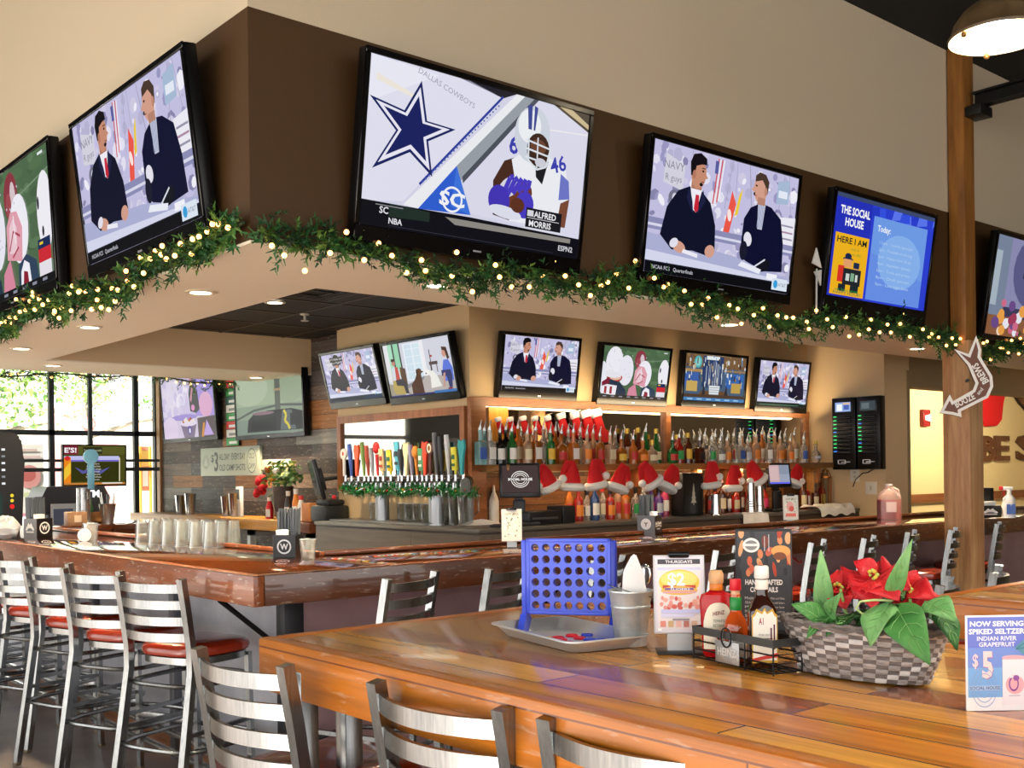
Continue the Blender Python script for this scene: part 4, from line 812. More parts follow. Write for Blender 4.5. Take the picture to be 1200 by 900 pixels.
# ---------------------------------------------------------------- bottles
def prof(kind, h, r):
    if kind == 'tall': return [(0, 0), (r, 0), (r, h*.62), (r*.92, h*.68), (r*.42, h*.76), (r*.36, h*.94), (r*.42, h*.95), (r*.42, h)]
    if kind == 'square': return [(0, 0), (r, 0), (r*1.02, h*.6), (r*.95, h*.66), (r*.4, h*.7), (r*.36, h*.93), (r*.42, h*.94), (r*.42, h)]
    if kind == 'squat': return [(0, 0), (r*1.1, 0), (r*1.25, h*.08), (r*1.25, h*.45), (r*1.1, h*.56), (r*.45, h*.66), (r*.36, h*.9), (r*.45, h*.92), (r*.45, h)]
    if kind == 'wine': return [(0, 0), (r, 0), (r, h*.58), (r*.85, h*.66), (r*.4, h*.78), (r*.34, h*.95), (r*.4, h*.96), (r*.4, h)]
    if kind == 'champagne': return [(0, 0), (r*1.15, 0), (r*1.15, h*.4), (r*.9, h*.52), (r*.45, h*.74), (r*.36, h*.95), (r*.44, h*.96), (r*.44, h)]
    return [(0, 0), (r*.9, 0), (r*1.2, h*.12), (r*1.3, h*.3), (r*1.0, h*.5), (r*.45, h*.62), (r*.4, h*.82), (r*.6, h*.84), (r*.6, h*.9), (0, h*.97)]
_proto = {}
GCOL = {'clear': ('#f2efe6', .75), 'peach': ('#f3c39a', .6), 'amber': ('#b8651c', .45), 'orange': ('#e08030', .45), 'green': ('#2f7a34', .4), 'dark': ('#171310', 0), 'teal': ('#8fc3c6', .6), 'red': ('#b8251c', .35), 'brown': ('#54240f', .15), 'pink': ('#e2507a', .4), 'blue': ('#34558f', .4), 'violet': ('#6c3a92', .3)}
LCOL = {'white': '#f1ece0', 'yellow': '#e6bb3a', 'black': '#1b1918', 'cream': '#e6d6ac', 'red': '#c02c24', 'green': '#2f9a4a', 'blue': '#3f62b4', 'orange': '#ee8a2a', 'pink': '#d83a70', 'silver': '#c9cacc'}
def bottle(glass, kind, h, lab, cap, loc, label, group, r=.037):
    key = (glass, kind, h, lab, cap, r)
    if key in _proto:
        o = dup(_proto[key], loc, rnd.uniform(-.4, .4), label, group); return o
    t = thing('bottle', label, 'bottle', loc, 0, group); c, tr = GCOL[glass]; pr = prof(kind, h, r)
    k = 4 if kind == 'square' else 18; m = MB(); m.lathe(pr+([(0, h)] if pr[-1][0] > 0 else []), 18)
    if kind == 'square':
        for v in m.bm.verts:
            if v.co.z < h*.67:
                a = math.atan2(v.co.y, v.co.x); q = (abs(math.cos(a))**6+abs(math.sin(a))**6)**(-1/6); v.co.x *= q*.93; v.co.y *= q*.93
    m.build('glass_body', mat(c, .06, trans=tr, spec=.6), t)
    rr = r*1.02*{'squat': 1.245, 'champagne': 1.15, 'decanter': 1.3}.get(kind, 1.0); z0, z1 = {'squat': (.14, .40), 'champagne': (.12, .36), 'decanter': (.2, .32)}.get(kind, (.16, .5))
    if kind == 'square': m = MB(); m.lohi((-rr*.8, -rr*.97, h*z0), (rr*.8, -rr*.9, h*z1), .001)
    else:
        m = MB(); n = 10; A = [(-PI/2-1.15+2.3*i/n) for i in range(n+1)]
        lo = [m.bm.verts.new((rr*math.cos(a), rr*math.sin(a), h*z0)) for a in A]; hi = [m.bm.verts.new((rr*math.cos(a), rr*math.sin(a), h*z1)) for a in A]
        for i in range(n): m.face([lo[i], lo[i+1], hi[i+1], hi[i]])
    m.build('label', mat(LCOL[lab], .5), t)
    if cap == 'pourer':
        m = MB(); m.cyl((0, 0, h), (0, 0, h+.02), r*.40, r*.36, 10); m.tube([(0, 0, h+.02), (0, -.004, h+.04), (0, -.016, h+.072)], .006, 6, rad=[.0085, .006, .0045]); m.build('pour_spout', mat('#c9cbcc', .25, .9), t)
    else:
        m = MB(); m.cyl((0, 0, h-.03), (0, 0, h+.012), r*.50, r*.48, 12); m.build('cap', mat(LCOL.get(cap, '#d0b050') if cap != 'foil' else '#caa53a', .3, .3), t)
    _proto[key] = t; return t
def shelf_row(px0s, specs, Y, z, where, group):
    for i, (px, (g, k, h, l, c)) in enumerate(zip(px0s, specs)):
        q = ony(px, 520, Y)
        bottle(g, k, h, l, c, (q.x, Y, z), '%s %s bottle with %s label, %s from left, %s' % ({'dark': 'black'}.get(g, g), {'tall': 'tall', 'square': 'square', 'squat': 'squat', 'wine': 'slim-necked', 'champagne': 'champagne', 'decanter': 'round'}[k], l, ordinal(i), where), group)
P_, F_ = 'pourer', 'foil'
front = [(563, ('teal', 'square', .25, 'blue', P_)), (574, ('clear', 'square', .25, 'white', P_)), (586, ('dark', 'wine', .235, 'white', P_)), (600, ('green', 'wine', .245, 'white', P_)), (618, ('peach', 'tall', .23, 'cream', P_)),
         (628, ('amber', 'square', .255, 'white', P_)), (645, ('green', 'tall', .24, 'yellow', P_)), (658, ('amber', 'squat', .235, 'red', P_)), (672, ('orange', 'square', .245, 'white', P_)), (688, ('peach', 'tall', .235, 'orange', P_)),
         (703, ('amber', 'tall', .22, 'red', P_)), (715, ('peach', 'square', .23, 'cream', P_)), (728, ('amber', 'squat', .20, 'yellow', P_)), (742, ('orange', 'wine', .2, 'red', P_)), (753, ('orange', 'squat', .19, 'orange', P_)), (764, ('peach', 'squat', .185, 'cream', F_)),
         (788, ('green', 'squat', .2, 'red', P_)), (796, ('red', 'wine', .22, 'green', P_)), (806, ('brown', 'wine', .25, 'yellow', F_)), (820, ('brown', 'square', .2, 'black', P_)), (834, ('clear', 'tall', .21, 'green', P_)), (844, ('clear', 'squat', .2, 'white', P_)), (852, ('peach', 'tall', .2, 'orange', P_)),
         (867, ('clear', 'square', .23, 'blue', P_)), (876, ('clear', 'tall', .2, 'silver', P_)), (886, ('peach', 'tall', .24, 'orange', P_)), (901, ('clear', 'wine', .245, 'white', P_)), (914, ('peach', 'tall', .23, 'orange', P_)), (926, ('peach', 'wine', .21, 'orange', P_)), (942, ('clear', 'tall', .23, 'blue', P_)), (956, ('clear', 'decanter', .2, 'silver', F_))]
shelf_row([f[0] for f in front], [f[1] for f in front], 6.06, SHZ, 'upper shelf front row', 'bottles in the front row of the upper shelf')
back = [(568, ('teal', 'tall', .25, 'white', P_)), (593, ('dark', 'tall', .26, 'silver', P_)), (607, ('orange', 'tall', .27, 'cream', P_)), (637, ('clear', 'tall', .27, 'silver', P_)), (651, ('amber', 'wine', .26, 'white', P_)), (666, ('clear', 'wine', .25, 'white', P_)), (680, ('clear', 'tall', .26, 'cream', P_)),
        (695, ('peach', 'wine', .25, 'red', P_)), (721, ('clear', 'wine', .24, 'white', P_)), (735, ('brown', 'wine', .28, 'white', F_)), (748, ('brown', 'champagne', .29, 'cream', F_)), (757, ('green', 'champagne', .27, 'black', P_)), (769, ('green', 'champagne', .285, 'cream', F_)),
        (793, ('red', 'tall', .24, 'white', F_)), (826, ('clear', 'tall', .24, 'white', P_)), (838, ('clear', 'wine', .24, 'blue', P_)), (846, ('clear', 'tall', .25, 'white', P_)), (860, ('clear', 'wine', .25, 'red', P_)), (870, ('peach', 'tall', .25, 'white', P_)), (893, ('orange', 'tall', .27, 'white', P_)), (908, ('peach', 'wine', .26, 'white', P_)), (920, ('clear', 'tall', .26, 'orange', P_)), (931, ('peach', 'tall', .27, 'white', P_))]
shelf_row([f[0] for f in back], [f[1] for f in back], 6.17, SHZ, 'upper shelf back row', 'bottles in the back row of the upper shelf')
low = [(667, 'orange', 'red'), (678, 'red', 'orange'), (688, 'clear', 'white'), (697, 'blue', 'white'), (706, 'clear', 'cream'), (715, 'red', 'orange'), (724, 'peach', 'red'), (733, 'orange', 'red'), (745, 'clear', 'green'), (754, 'clear', 'green'), (763, 'violet', 'pink'), (772, 'violet', 'silver'), (779, 'pink', 'white'),
       (831, 'brown', 'red'), (838, 'red', 'orange'), (846, 'brown', 'cream'), (854, 'brown', 'white'), (862, 'red', 'cream'), (870, 'brown', 'white'), (877, 'red', 'white'), (896, 'red', 'pink'), (941, 'brown', 'cream'), (948, 'red', 'white'), (955, 'brown', 'cream'), (963, 'red', 'yellow')]
for i, (px, g, l) in enumerate(low):
    q = ony(px, 590, 6.02 if i % 2 else 6.08); h = .27-.02*(i % 3)
    bottle(g, 'tall' if i % 2 else 'wine', h, l, ('pourer', 'red', 'black')[i % 3], (q.x, q.y, CT), '%s %s bottle with %s label, %s from left under the liquor shelf' % (g, 'tall' if i % 2 else 'slim-necked', l, ordinal(i)), 'bottles on the counter under the shelf')
# ---------------------------------------------------------------- santa hats hung from the shelf edge, and red stockings above
RED = mat('#d3171c', .75, bump=.2, bscale=300); FUR = mat('#f4f1ea', .9, bump=.6, bscale=220)
def santa_hat(px, py, lean, label, flip, sc=1):
    q = ony(px, py, BY-.05-.30-.045); t = thing('santa_hat', label, 'santa hat', q, 0, 'santa hats along the shelf edge')
    # floppy cone lying flat against the shelf front: spine from the brim up and over
    s_ = 1 if flip else -1; spine = [(-.04*s_, -.09), (-.03*s_, -.04), (-.01*s_, .03), (.02*s_, .085), (.06*s_, .075), (.085*s_, .02), (.095*s_, -.03)]
    spine = [(x*sc, z*sc) for x, z in spine]; rad = [.088, .082, .064, .05, .04, .03, .02]; rot = lean
    def W(x, z): return (x*math.cos(rot)-z*math.sin(rot), z*math.cos(rot)+x*math.sin(rot))
    m = MB(); rings = []
    for i, (x, z) in enumerate(spine):
        x0, z0 = spine[max(i-1, 0)]; x1, z1 = spine[min(i+1, len(spine)-1)]; d = math.hypot(x1-x0, z1-z0); nx, nz = -(z1-z0)/d, (x1-x0)/d; ring = []
        for k in range(16):
            a = 2*PI*k/16; ox = rad[i]*sc*math.cos(a); wx, wz = W(x+nx*ox, z+nz*ox); ring.append(m.bm.verts.new((wx, .042*math.sin(a)*rad[i]/.088, wz)))
        rings.append(ring)
    for a, b in zip(rings, rings[1:]): m.bridge(a, b)
    m.face(rings[0]); m.face(rings[-1]); m.build('hat_cloth', RED, t)
    m = MB(); pts = []
    for k in range(24):
        a = 2*PI*k/24; x0, z0 = spine[0]; x1, z1 = spine[1]; d = math.hypot(x1-x0, z1-z0); nx, nz = -(z1-z0)/d, (x1-x0)/d; wx, wz = W(x0+nx*.092*sc*math.cos(a), z0+nz*.092*sc*math.cos(a)); pts.append((wx, .04*math.sin(a), wz))
    m.tube(pts, .033*sc, 8, closed=True); m.build('fur_brim', FUR, t)
    wx, wz = W(*spine[-1]); m = MB(); m.ball((wx, -.01, wz-.02), .034*sc, 14, 10); m.build('pompom', FUR, t)
for i, (px, py, ln, fl) in enumerate(((639, 560, .2, 0), (669, 557, -.25, 0), (699, 555, .35, 1), (728, 560, -.1, 1), (759, 556, .3, 0), (786, 560, -.2, 1), (834, 556, .3, 1), (860, 560, .2, 1), (884, 554, .3, 0), (933, 557, -.15, 1))):
    santa_hat(px, py, ln, 'red santa hat with white fur brim, %s from the left along the shelf edge' % ordinal(i), fl, .93 if i not in (0, 9) else .86)
def stocking(px, py, h, label):
    q = ony(px, py, BY-.075); t = thing('stocking', label, 'christmas stocking', q, rnd.uniform(-.15, .15), 'stockings hung on the bar mirror'); k = h/.2
    out = [(-.035, 0), (.035, 0), (.038, -.09), (.075, -.125), (.08, -.16), (.06, -.185), (.01, -.175), (-.035, -.14)]
    R = Matrix.Rotation(PI/2, 4, 'X') @ Matrix.Rotation(.25, 4, 'Z')
    m = MB(); m.prism([(x*k, y*k) for x, y in out], -.012, .012, R); bmesh.ops.bevel(m.bm, geom=m.bm.edges[:], offset=.006, segments=2, affect='EDGES'); m.build('sock', RED, t)
    m = MB(); m.prism([(x*k, y*k) for x, y in ((-.042, -.01), (.042, -.01), (.044, .045), (-.044, .045))], -.017, .017, R); bmesh.ops.bevel(m.bm, geom=m.bm.edges[:], offset=.006, segments=2, affect='EDGES'); m.build('fur_cuff', mat('#d9d6d2', .85, bump=.4, bscale=200), t)
for i, (px, py, h) in enumerate(((584, 493, .12), (598, 493, .12), (613, 492, .13), (627, 492, .13), (642, 492, .14), (658, 490, .18), (674, 489, .20), (687, 488, .23), (699, 487, .26))):
    stocking(px, py, h, 'red stocking with grey-white cuff, %s from the left above the bottles' % ordinal(i))
# ---------------------------------------------------------------- beer tower with tap handles
pL, pR = onx(410, 566, 4.80), onx(549, 566, 4.80); ZP = 1.44
t = thing('draft_tower', 'steel beer tower carrying a long row of coloured tap handles', 'beer tower', (4.80, 0, CT)); CH = mat('#b9bbbd', .22, 1)
m = MB(); m.tube([(0, pL.y, ZP-CT), (0, pR.y, ZP-CT)], .045, 16); m.build('manifold_pipe', CH, t)
for px in (448, 511): q = onx(px, 590, 4.8); m = MB(); m.cyl((0, q.y, 0), (0, q.y, ZP-CT), .055, n=24); m.cyl((0, q.y, 0), (0, q.y, .012), .085, n=24); m.build('column', mat('#a9abad', .35, .9), t)
taps = [(405, '#d8d4cc', 'clock', .24), (412, '#3a57a8', 'slim', .26), (420, '#e4552a', 'fan', .25), (427, '#6c8a3c', 'slim', .27), (432, '#a8442c', 'slim', .24), (437, '#9aa2aa', 'slim', .22), (443, '#d42a2a', 'bulb', .28), (449, '#d9c08a', 'paddle', .21), (458, '#e8c62a', 'paddle', .20), (467, '#58b4cc', 'paddle', .26), (471, '#2c2c30', 'slim', .2), (478, '#e6dcae', 'fan', .25), (483, '#9c9ab4', 'slim', .23), (489, '#e08a2a', 'bulb', .22), (495, '#4f9a6a', 'paddle', .2), (500, '#e2492a', 'fan', .25), (506, '#5a2a1c', 'clock', .26), (512, '#5b5a5e', 'slim', .31), (518, '#18181a', 'slim', .28), (526, '#c9cacc', 'slim', .29), (534, '#d8cf3a', 'paddle', .2), (543, '#3aa2a6', 'fan', .25)]
for i, (px, c, kd, h) in enumerate(taps):
    q = onx(px, 555, 4.74); y = q.y; m = MB(); z0 = ZP-CT+.05; lx = -.06
    f = MB(); f.tube([(0, y, ZP-CT), (-.05, y, ZP-CT+.01), (-.075, y, ZP-CT-.01), (-.08, y, ZP-CT-.07)], .012, 8); f.cyl((lx, y, ZP-CT), (lx, y, z0+.01), .01, n=8); 
    if kd == 'slim': m.tube([(lx, y, z0), (lx-.004, y, z0+h*.3), (lx-.012, y, z0+h*.7), (lx-.02, y, z0+h)], .014, 8, rad=[.01, .015, .021, .017])
    elif kd == 'bulb': m.tube([(lx, y, z0), (lx-.01, y, z0+h*.6)], .014, 8, rad=[.01, .016]); m.ball((lx-.015, y, z0+h*.78), .036, 12, 8, (.7, 1, 1.35))
    elif kd == 'paddle': m.box((lx-.01, y, z0+h*.58), (.018, .062, h*.84), .006, Matrix.Rotation(-.08, 3, 'Y')); m.cyl((lx, y, z0), (lx, y, z0+h*.2), .01, n=8)
    elif kd == 'fan': m.prism([(-.012, 0), (.012, 0), (.02, h*.5), (.038, h*.8), (.03, h), (0, h*.94), (-.03, h), (-.038, h*.8), (-.02, h*.5)], -.009, .009, Matrix.Translation((lx-.012, y, z0)) @ Matrix.Rotation(PI/2, 4, 'Z') @ Matrix.Rotation(PI/2, 4, 'X'))
    else: m.box((lx-.012, y, z0+h*.3), (.014, .03, h*.6), .004); m.cyl((lx-.022, y, z0+h*.75), (lx-.004, y, z0+h*.75), .045, n=20)
    hd = m.build('tap_handle', mat(c, .35), t); f.build('faucet', CH, hd)
    if kd in ('paddle', 'clock'):
        pc = Pic((lx-.024, y+.03, z0+h*.25), (0, -.06, 0), (0, 0, h*.62), (-1, 0, 0)); c2 = ['#1d5a3a', '#2a2a2c', '#f4f1e8', '#a83020'][i % 4]
        if kd == 'paddle': pc.rect(.15, .1, .85, .25, c2).rect(.2, .5, .8, .75, c2)
        else: pc.ell(.5, .82, .45, .22, '#f1ead2').ell(.5, .82, .25, .12, '#c02c24' if i == 0 else '#8a5a1c')
        pc.build('print', hd)
m = MB(); m.lohi((-.14, 6.45, 0), (.1, 7.75, .018), .003); m.build('drip_tray', mat('#8d8e8d', .35, .9, bump=.4, bscale=200), t)
# green tinsel garland along the tower
TINS = [mat('#1f7a34', .35, .3), mat('#2c9a48', .3, .4), mat('#0f5424', .4, .2), mat('#cfe0d4', .25, .6), mat('#c23028', .35, .3)]
t = thing('tinsel_garland', 'green tinsel garland with tiny ornaments wound along the beer tower', 'garland', (4.72, 0, ZP)); r_ = random.Random(5)
m = MB(); L0, L1 = 7.62, 5.9
for i in range(2800):
    s_ = r_.random(); y = L0+(L1-L0)*s_; c = Vector((r_.gauss(-.01, .026), y, -.06+.02*math.sin(s_*34)+r_.gauss(0, .012)-(.03 if s_ > .95 else 0))); d = Vector((r_.gauss(0, 1), r_.gauss(0, 1), r_.gauss(0, 1))).normalized()*r_.uniform(.022, .055); w = d.cross(Vector((r_.gauss(0, 1), r_.gauss(0, 1), r_.gauss(0, 1)))).normalized()*.004
    m.use(TINS[r_.choice([0, 0, 0, 1, 1, 2, 2, 3])]); m.poly([c-w, c+w, c+d+w*.4, c+d-w*.4])
m.build('tinsel', None, t, sharp=0, fix=False)
for i in range(16):
    y = L0+(L1-L0)*(i+.5)/16; m = MB(); m.ball((-.045, y, -.07+.02*r_.random()), .012, 10, 6); m.build('ornament', mat(['#c23028', '#d8d9dc', '#d6a83a'][i % 3], .15, .8), t)
q = onx(547, 569, 4.68); t = thing('round_coaster', 'round dark grey disc hung on the right end of the beer tower', 'sign', q)
m = MB(); m.cyl((-.012, 0, 0), (0, 0, 0), .055, n=32); m.cyl((-.014, 0, 0), (-.012, 0, 0), .04, n=32); m.build('disc', mat('#4f5350', .5), t)
# glasses hung behind and pitchers under the taps
CLEAR = drinkware()
def tumbler(name, label, loc, r0, r1, h, group, cat='glass', handle=False, n=24, inv=False):
    t = thing(name, label, cat, loc, 0, group)
    pf = [(0, .004), (r0*.9, .004), (r1*.955, h), (r1, h), (r0, 0), (0, 0)] if not inv else [(0, h-.004), (r0*.9, h-.004), (r1*.955, 0), (r1, 0), (r0, h), (0, h)]
    m = MB(); m.lathe(pf, n); m.build('bowl', CLEAR, t)
    rm = MB(); zz = 0 if inv else h; rm.tube([(r1*.98*math.cos(a), r1*.98*math.sin(a), zz) for a in [2*PI*i/n for i in range(n)]], .0018, 6, closed=True); rm.build('rim', mat('#eef2f2', .1, trans=.3), t)
    if handle: hm = MB(); hm.tube([(r1, 0, h*.85), (r1+.05, 0, h*.8), (r1+.055, 0, h*.4), (r0, 0, h*.2)], .009, 8); hm.build('handle', CLEAR, t)
    return t
gp = tumbler('beer_mug', 'clear glass beer mug, nearest the left tower column under the taps', (4.9, 7.45, CT), .038, .042, .15, 'beer mugs under the taps', 'mug', True)
for i in range(6): dup(gp, (4.90, 7.05-.105*i, CT), -PI/2, 'clear glass beer mug, %s from the right tower column, under the taps' % ordinal(5-i))
for i, (px, h) in enumerate(((524, .27), (535, .25), (546, .26))): q = onx(px, 606, 4.86); tumbler('pitcher', 'tall clear pitcher, %s to the right of the beer tower' % ordinal(i), (4.86, q.y, CT), .055, .065, h, 'pitchers beside the beer tower', 'pitcher', True)
q = onz(563, 612, CT); t = thing('ice_bucket', 'shiny steel bucket with red rim lid, left of the order screen', 'bucket', (q.x+.1, q.y+.12, CT))
m = MB(); m.lathe([(0, 0), (.075, 0), (.095, .22), (.1, .225), (.1, .235), (.09, .235), (.07, .01)], 28); m.build('body', mat('#c3c4c4', .15, 1), t); m = MB(); m.lathe([(.04, .237), (.085, .237), (.085, .262), (.06, .27), (.04, .27)], 28); m.build('red_lid', mat('#d8301e', .4), t)
q = onz(582, 614, CT); t = thing('squeeze_bottle', 'white squeeze bottle standing beside the order screen', 'bottle', (q.x, q.y+.03, CT))
m = MB(); m.lathe([(0, 0), (.038, 0), (.038, .17), (.03, .2), (.012, .24), (.006, .29), (0, .29)], 20); m.build('body', mat('#efe8da', .4), t)
m = MB(); m.tube([(-.045, .03, .22), (-.05, .03, .31)], .005, 6); m.tube([(.05, .03, .2), (.06, .03, .30)], .005, 6); m.build('straws', mat('#3558a8', .4), t)
q = onz(562, 616, CT); t = thing('bar_towel', 'crumpled white towel lying at the front corner of the back counter', 'towel', (q.x+.06, q.y+.06, CT))
m = MB(); n = 18
gv = [[m.bm.verts.new((.17*(i/n-.5)*2, .08*(j/n-.5)*2, .004+max(0, (1-(2*i/n-1)**2)*(1-(2*j/n-1)**2))*(.03+.012*math.sin(i*1.3+j*.9)))) for j in range(n+1)] for i in range(n+1)]
for i in range(n):
    for j in range(n): m.face([gv[i][j], gv[i+1][j], gv[i+1][j+1], gv[i][j+1]])
m.build('cloth', mat('#f2ede4', .9), t)
# ---------------------------------------------------------------- order screens, printers, shakers, box, chargers
def order_screen(px, py, w, h, rz, tilt, draw, label, base=True):
    q = ony(px, py, 5.92); t = thing('order_terminal', label, 'monitor', (q.x, 5.92, CT), rz); R = Matrix.Rotation(-tilt, 3, 'X')
    m = MB(); m.lohi((-.13, -.10, 0), (.13, .10, .025), .006); m.build('base', mat('#1a1a1c', .4), t)
    m = MB(); m.box((0, .03, .10), (.09, .04, .17), .01); m.build('stand', mat('#1a1a1c', .4), t)
    cz = q.z-CT; m = MB(); m.lohi((-.03, .03, .1), (.03, .06, cz)); m.build('arm', mat('#1a1a1c', .4), t); m = MB(); m.box((0, 0, cz), (w, .035, h), .008, R); m.build('casing', mat('#121214', .3), t)
    N = R @ Vector((0, -1, 0)); V = R @ Vector((0, 0, 1)); O = Vector((0, 0, cz))+N*.0185-Vector((1, 0, 0))*(w/2-.018)-V*(h/2-.03)
    P = Pic(O, Vector((w-.036, 0, 0)), V*(h-.048), N, .75); draw(P); P.build('screen', t); return t
def logo_screen(P):
    P.rect(0, 0, 1, 1, '#3a2c2a')
    for r0 in (.30, .235, .17): P.ell(.5, .5, r0*.86, r0, '#e9e4de').ell(.5, .5, r0*.80, r0-.025, '#3a2c2a')
    P.rect(.14, .44, .86, .57, '#3a2c2a').text('SOCIAL HOUSE', .5, .46, .085, '#f2eee8', bold=.03, width=.68); P.rect(.0, .0, 1, .04, '#2a1f1e')
def pos_screen(P): P.rect(0, 0, 1, 1, '#8d93a4').rect(0, .1, .5, 1, '#b99a9c').rect(.5, .5, 1, 1, '#7d8696').rect(0, 0, 1, .09, '#5b5fd8').rect(.06, .2, .44, .9, '#c0a4a4')
order_screen(609, 563, .30, .25, -.5, .12, logo_screen, 'order terminal with a ringed logo on its dark screen, under the leftmost santa hat')
order_screen(912, 557, .25, .22, -.35, .15, pos_screen, 'order terminal with a grey and pink screen between two santa hats')
q = Vector((ony(640, 600, 5.86).x, 5.80, CT)); t = thing('receipt_printer', 'low black receipt printer right of the logo order terminal', 'printer', (q.x, q.y+.12, CT))
m = MB(); m.lohi((-.2, -.1, 0), (.12, .1, .10), .01); m.build('body', mat('#161517', .4), t); m = MB(); m.lohi((.14, -.09, 0), (.27, .09, .13), .01); m.build('cash_box', mat('#202022', .35), t); m = MB(); m.lohi((-.17, -.104, .04), (.08, -.1, .055)); m.build('paper_slot', mat('#4a4a4e', .3), t)
q = ony(612, 610, 5.80); t = thing('keyboard', 'thin black keyboard lying in front of the logo order terminal', 'keyboard', (q.x-.1, 5.80, CT)); m = MB(); m.lohi((-.16, -.05, 0), (.16, .05, .018), .004); m.build('case', mat('#1c1b1d', .5), t)
for i in range(4): m = MB(); m.lohi((-.145, -.04+.021*i, .018), (.145, -.024+.021*i, .023), .002); m.build('key_row', mat('#3a393c', .5), t)
def shaker(px, py, n, h, label):
    q = ony(px, py, 5.82); t = thing('shaker_cup', label, 'shaker', (q.x, 5.82, CT), 0, 'steel shaker cups on the back counter'); m = MB(); m.lathe([(0, 0), (.045, 0), (.033, h-.004), (.0, h)], 24); m.build('cup', mat('#c4c5c6', .18, 1), t)
    for k in range(n): m = MB(); m.lathe([(.046-.0003*k, .02*k), (.048-.0012*k, .02*k+.004), (.046-.001*k, .02*k+.008)], 24); m.build('rolled_rim', mat('#d8d9da', .15, 1), t)
shaker(839, 601, 1, .18, 'steel shaker cup standing alone right of the framed tree box'); shaker(880, 598, 6, .27, 'tallest steel shaker tower, left of the grey order terminal'); shaker(890, 598, 4, .24, 'shorter steel shaker tower touching the tallest one')
a = ony(802, 602, 6.0); t = thing('framed_box', 'black square box with a small white tree drawn on its front', 'box', (a.x+.02, 5.98, CT)); 
m = MB(); m.lohi((-.12, -.05, 0), (.15, .08, .36), .006); m.build('case', mat('#171616', .4), t); m = MB(); m.lohi((-.10, -.053, .02), (.13, -.05, .34)); m.build('front_panel', mat('#25221f', .3), t)
pc = Pic((-.035, -.054, .09), (.1, 0, 0), (0, 0, .18), (0, -1, 0)); 
for k in range(4): pc.poly([(.5-.36+.08*k, .1+.2*k), (.5+.36-.08*k, .1+.2*k), (.5, .45+.2*k)], '#cfc9b4')
pc.rect(.45, 0, .55, .12, '#cfc9b4'); pc.build('drawing', t)
q = onz(690, 600, CT); t = thing('plastic_bag', 'crumpled white plastic bag under the first santa hats', 'bag', (ony(664, 580, 5.92).x, 5.95, CT+.10)); m = MB(); m.ball((0, 0, .03), .07, 14, 10, (1, .7, 1)); rr = random.Random(3)
for v in m.bm.verts: v.co *= rr.uniform(.75, 1.15)
m.build('sheet', mat('#e9e6e4', .4, trans=.2), t); t.location.z = CT+.03
# tower of phone chargers on the right return wall
for k, (pa, pb, lab) in enumerate(((981, 1009, 'black phone charger rack, left one of the two on the right wall'), (1010, 1038, 'black phone charger rack, right one of the two on the right wall'))):
    A, B = onx(pa, 470, 9.3), onx(pb, 470, 9.3); t = thing('charger_rack', lab, 'charger', (9.3, (A.y+B.y)/2, 1.49), -PI/2, 'phone charger racks'); W = abs(A.y-B.y)*.97; H_ = .69
    m = MB(); m.lohi((-W/2, -.10, 0), (W/2, 0, H_), .008); m.build('housing', mat('#0e0e10', .3), t)
    m = MB(); m.lohi((-W*.4, -.108, .54), (W*.4, -.10, .66), .004); m.build('screen_frame', mat('#232326', .3), t)
    P = Pic((-W*.33, -.1085, .555), (W*.66, 0, 0), (0, 0, .09), (0, -1, 0), .7)
    if k == 0: P.rect(0, 0, 1, 1, '#8fa8d8').rect(.1, .1, .45, .8, '#e8edf6').rect(.55, .2, .9, .7, '#4a5fa8').rect(.5, .75, .95, .92, '#d8b08a')
    else: P.rect(0, 0, 1, 1, '#3a4448').rect(.1, .2, .6, .8, '#5b686c')
    P.build('screen', t)
    for i in range(10):
        z = .15+.037*i; m = MB(); m.lohi((-W*.36, -.135, z), (W*.36, -.10, z+.022), .006); d = m.build('battery_pack', mat('#1d1f26', .25), t)
        e = MB(); e.lohi((-W*.37, -.128, z+.022), (-W*.29, -.104, z+.027)); e.build('status_light', mat('#38e07a' if (i*7+k) % 5 else '#3a8af0', .3, emit=1.5), d)
    pc = Pic((-W*.3, -.1015, .035), (W*.6, 0, 0), (0, 0, .07), (0, -1, 0)); pc.line([(.1, .3), (.1, .8), (.6, .8), (.6, .3), (.1, .3)], .09, '#f2f2f2').line([(.3, .5), (.95, .55)], .12, '#f2f2f2'); pc.build('emblem', t)
t = thing('power_outlet', 'white wall outlet plate under the phone charger racks', 'outlet', onx(1002, 556, 9.3), -PI/2); m = MB(); m.lohi((-.05, -.008, -.07), (.05, 0, .07), .003); m.build('plate', mat('#eee6d4', .4), t); m = MB(); m.lohi((-.015, -.011, -.03), (.015, -.008, -.01)); m.lohi((-.015, -.011, .01), (.015, -.008, .03)); m.build('sockets', mat('#cfc7b4', .4), t)
t = thing('wall_plate', 'second white wall plate beside the outlet under the charger racks', 'outlet', onx(1020, 572, 9.3), -PI/2); m = MB(); m.lohi((-.05, -.008, -.06), (.07, 0, .06), .003); m.build('plate', mat('#eee6d4', .4), t); m = MB(); m.lohi((0, -.012, -.02), (.02, -.008, .02)); m.build('switch', mat('#cfc7b4', .4), t)
t = thing('charger_cable', 'black cable looping from the right charger rack to the outlet', 'cable', (9.29, 0, 0)); p0, p1, p2 = onx(1025, 550, 9.28), onx(1012, 553, 9.27), onx(1000, 568, 9.28); m = MB(); m.tube([(-.01, p0.y, 1.5), (-.03, p0.y+.06, 1.46), (-.03, p1.y, p1.z-.01), (-.02, p2.y-.03, p2.z+.05), (-.015, p2.y, p2.z-.02)], .005, 6); m.build('wire', mat('#141414', .5), t)
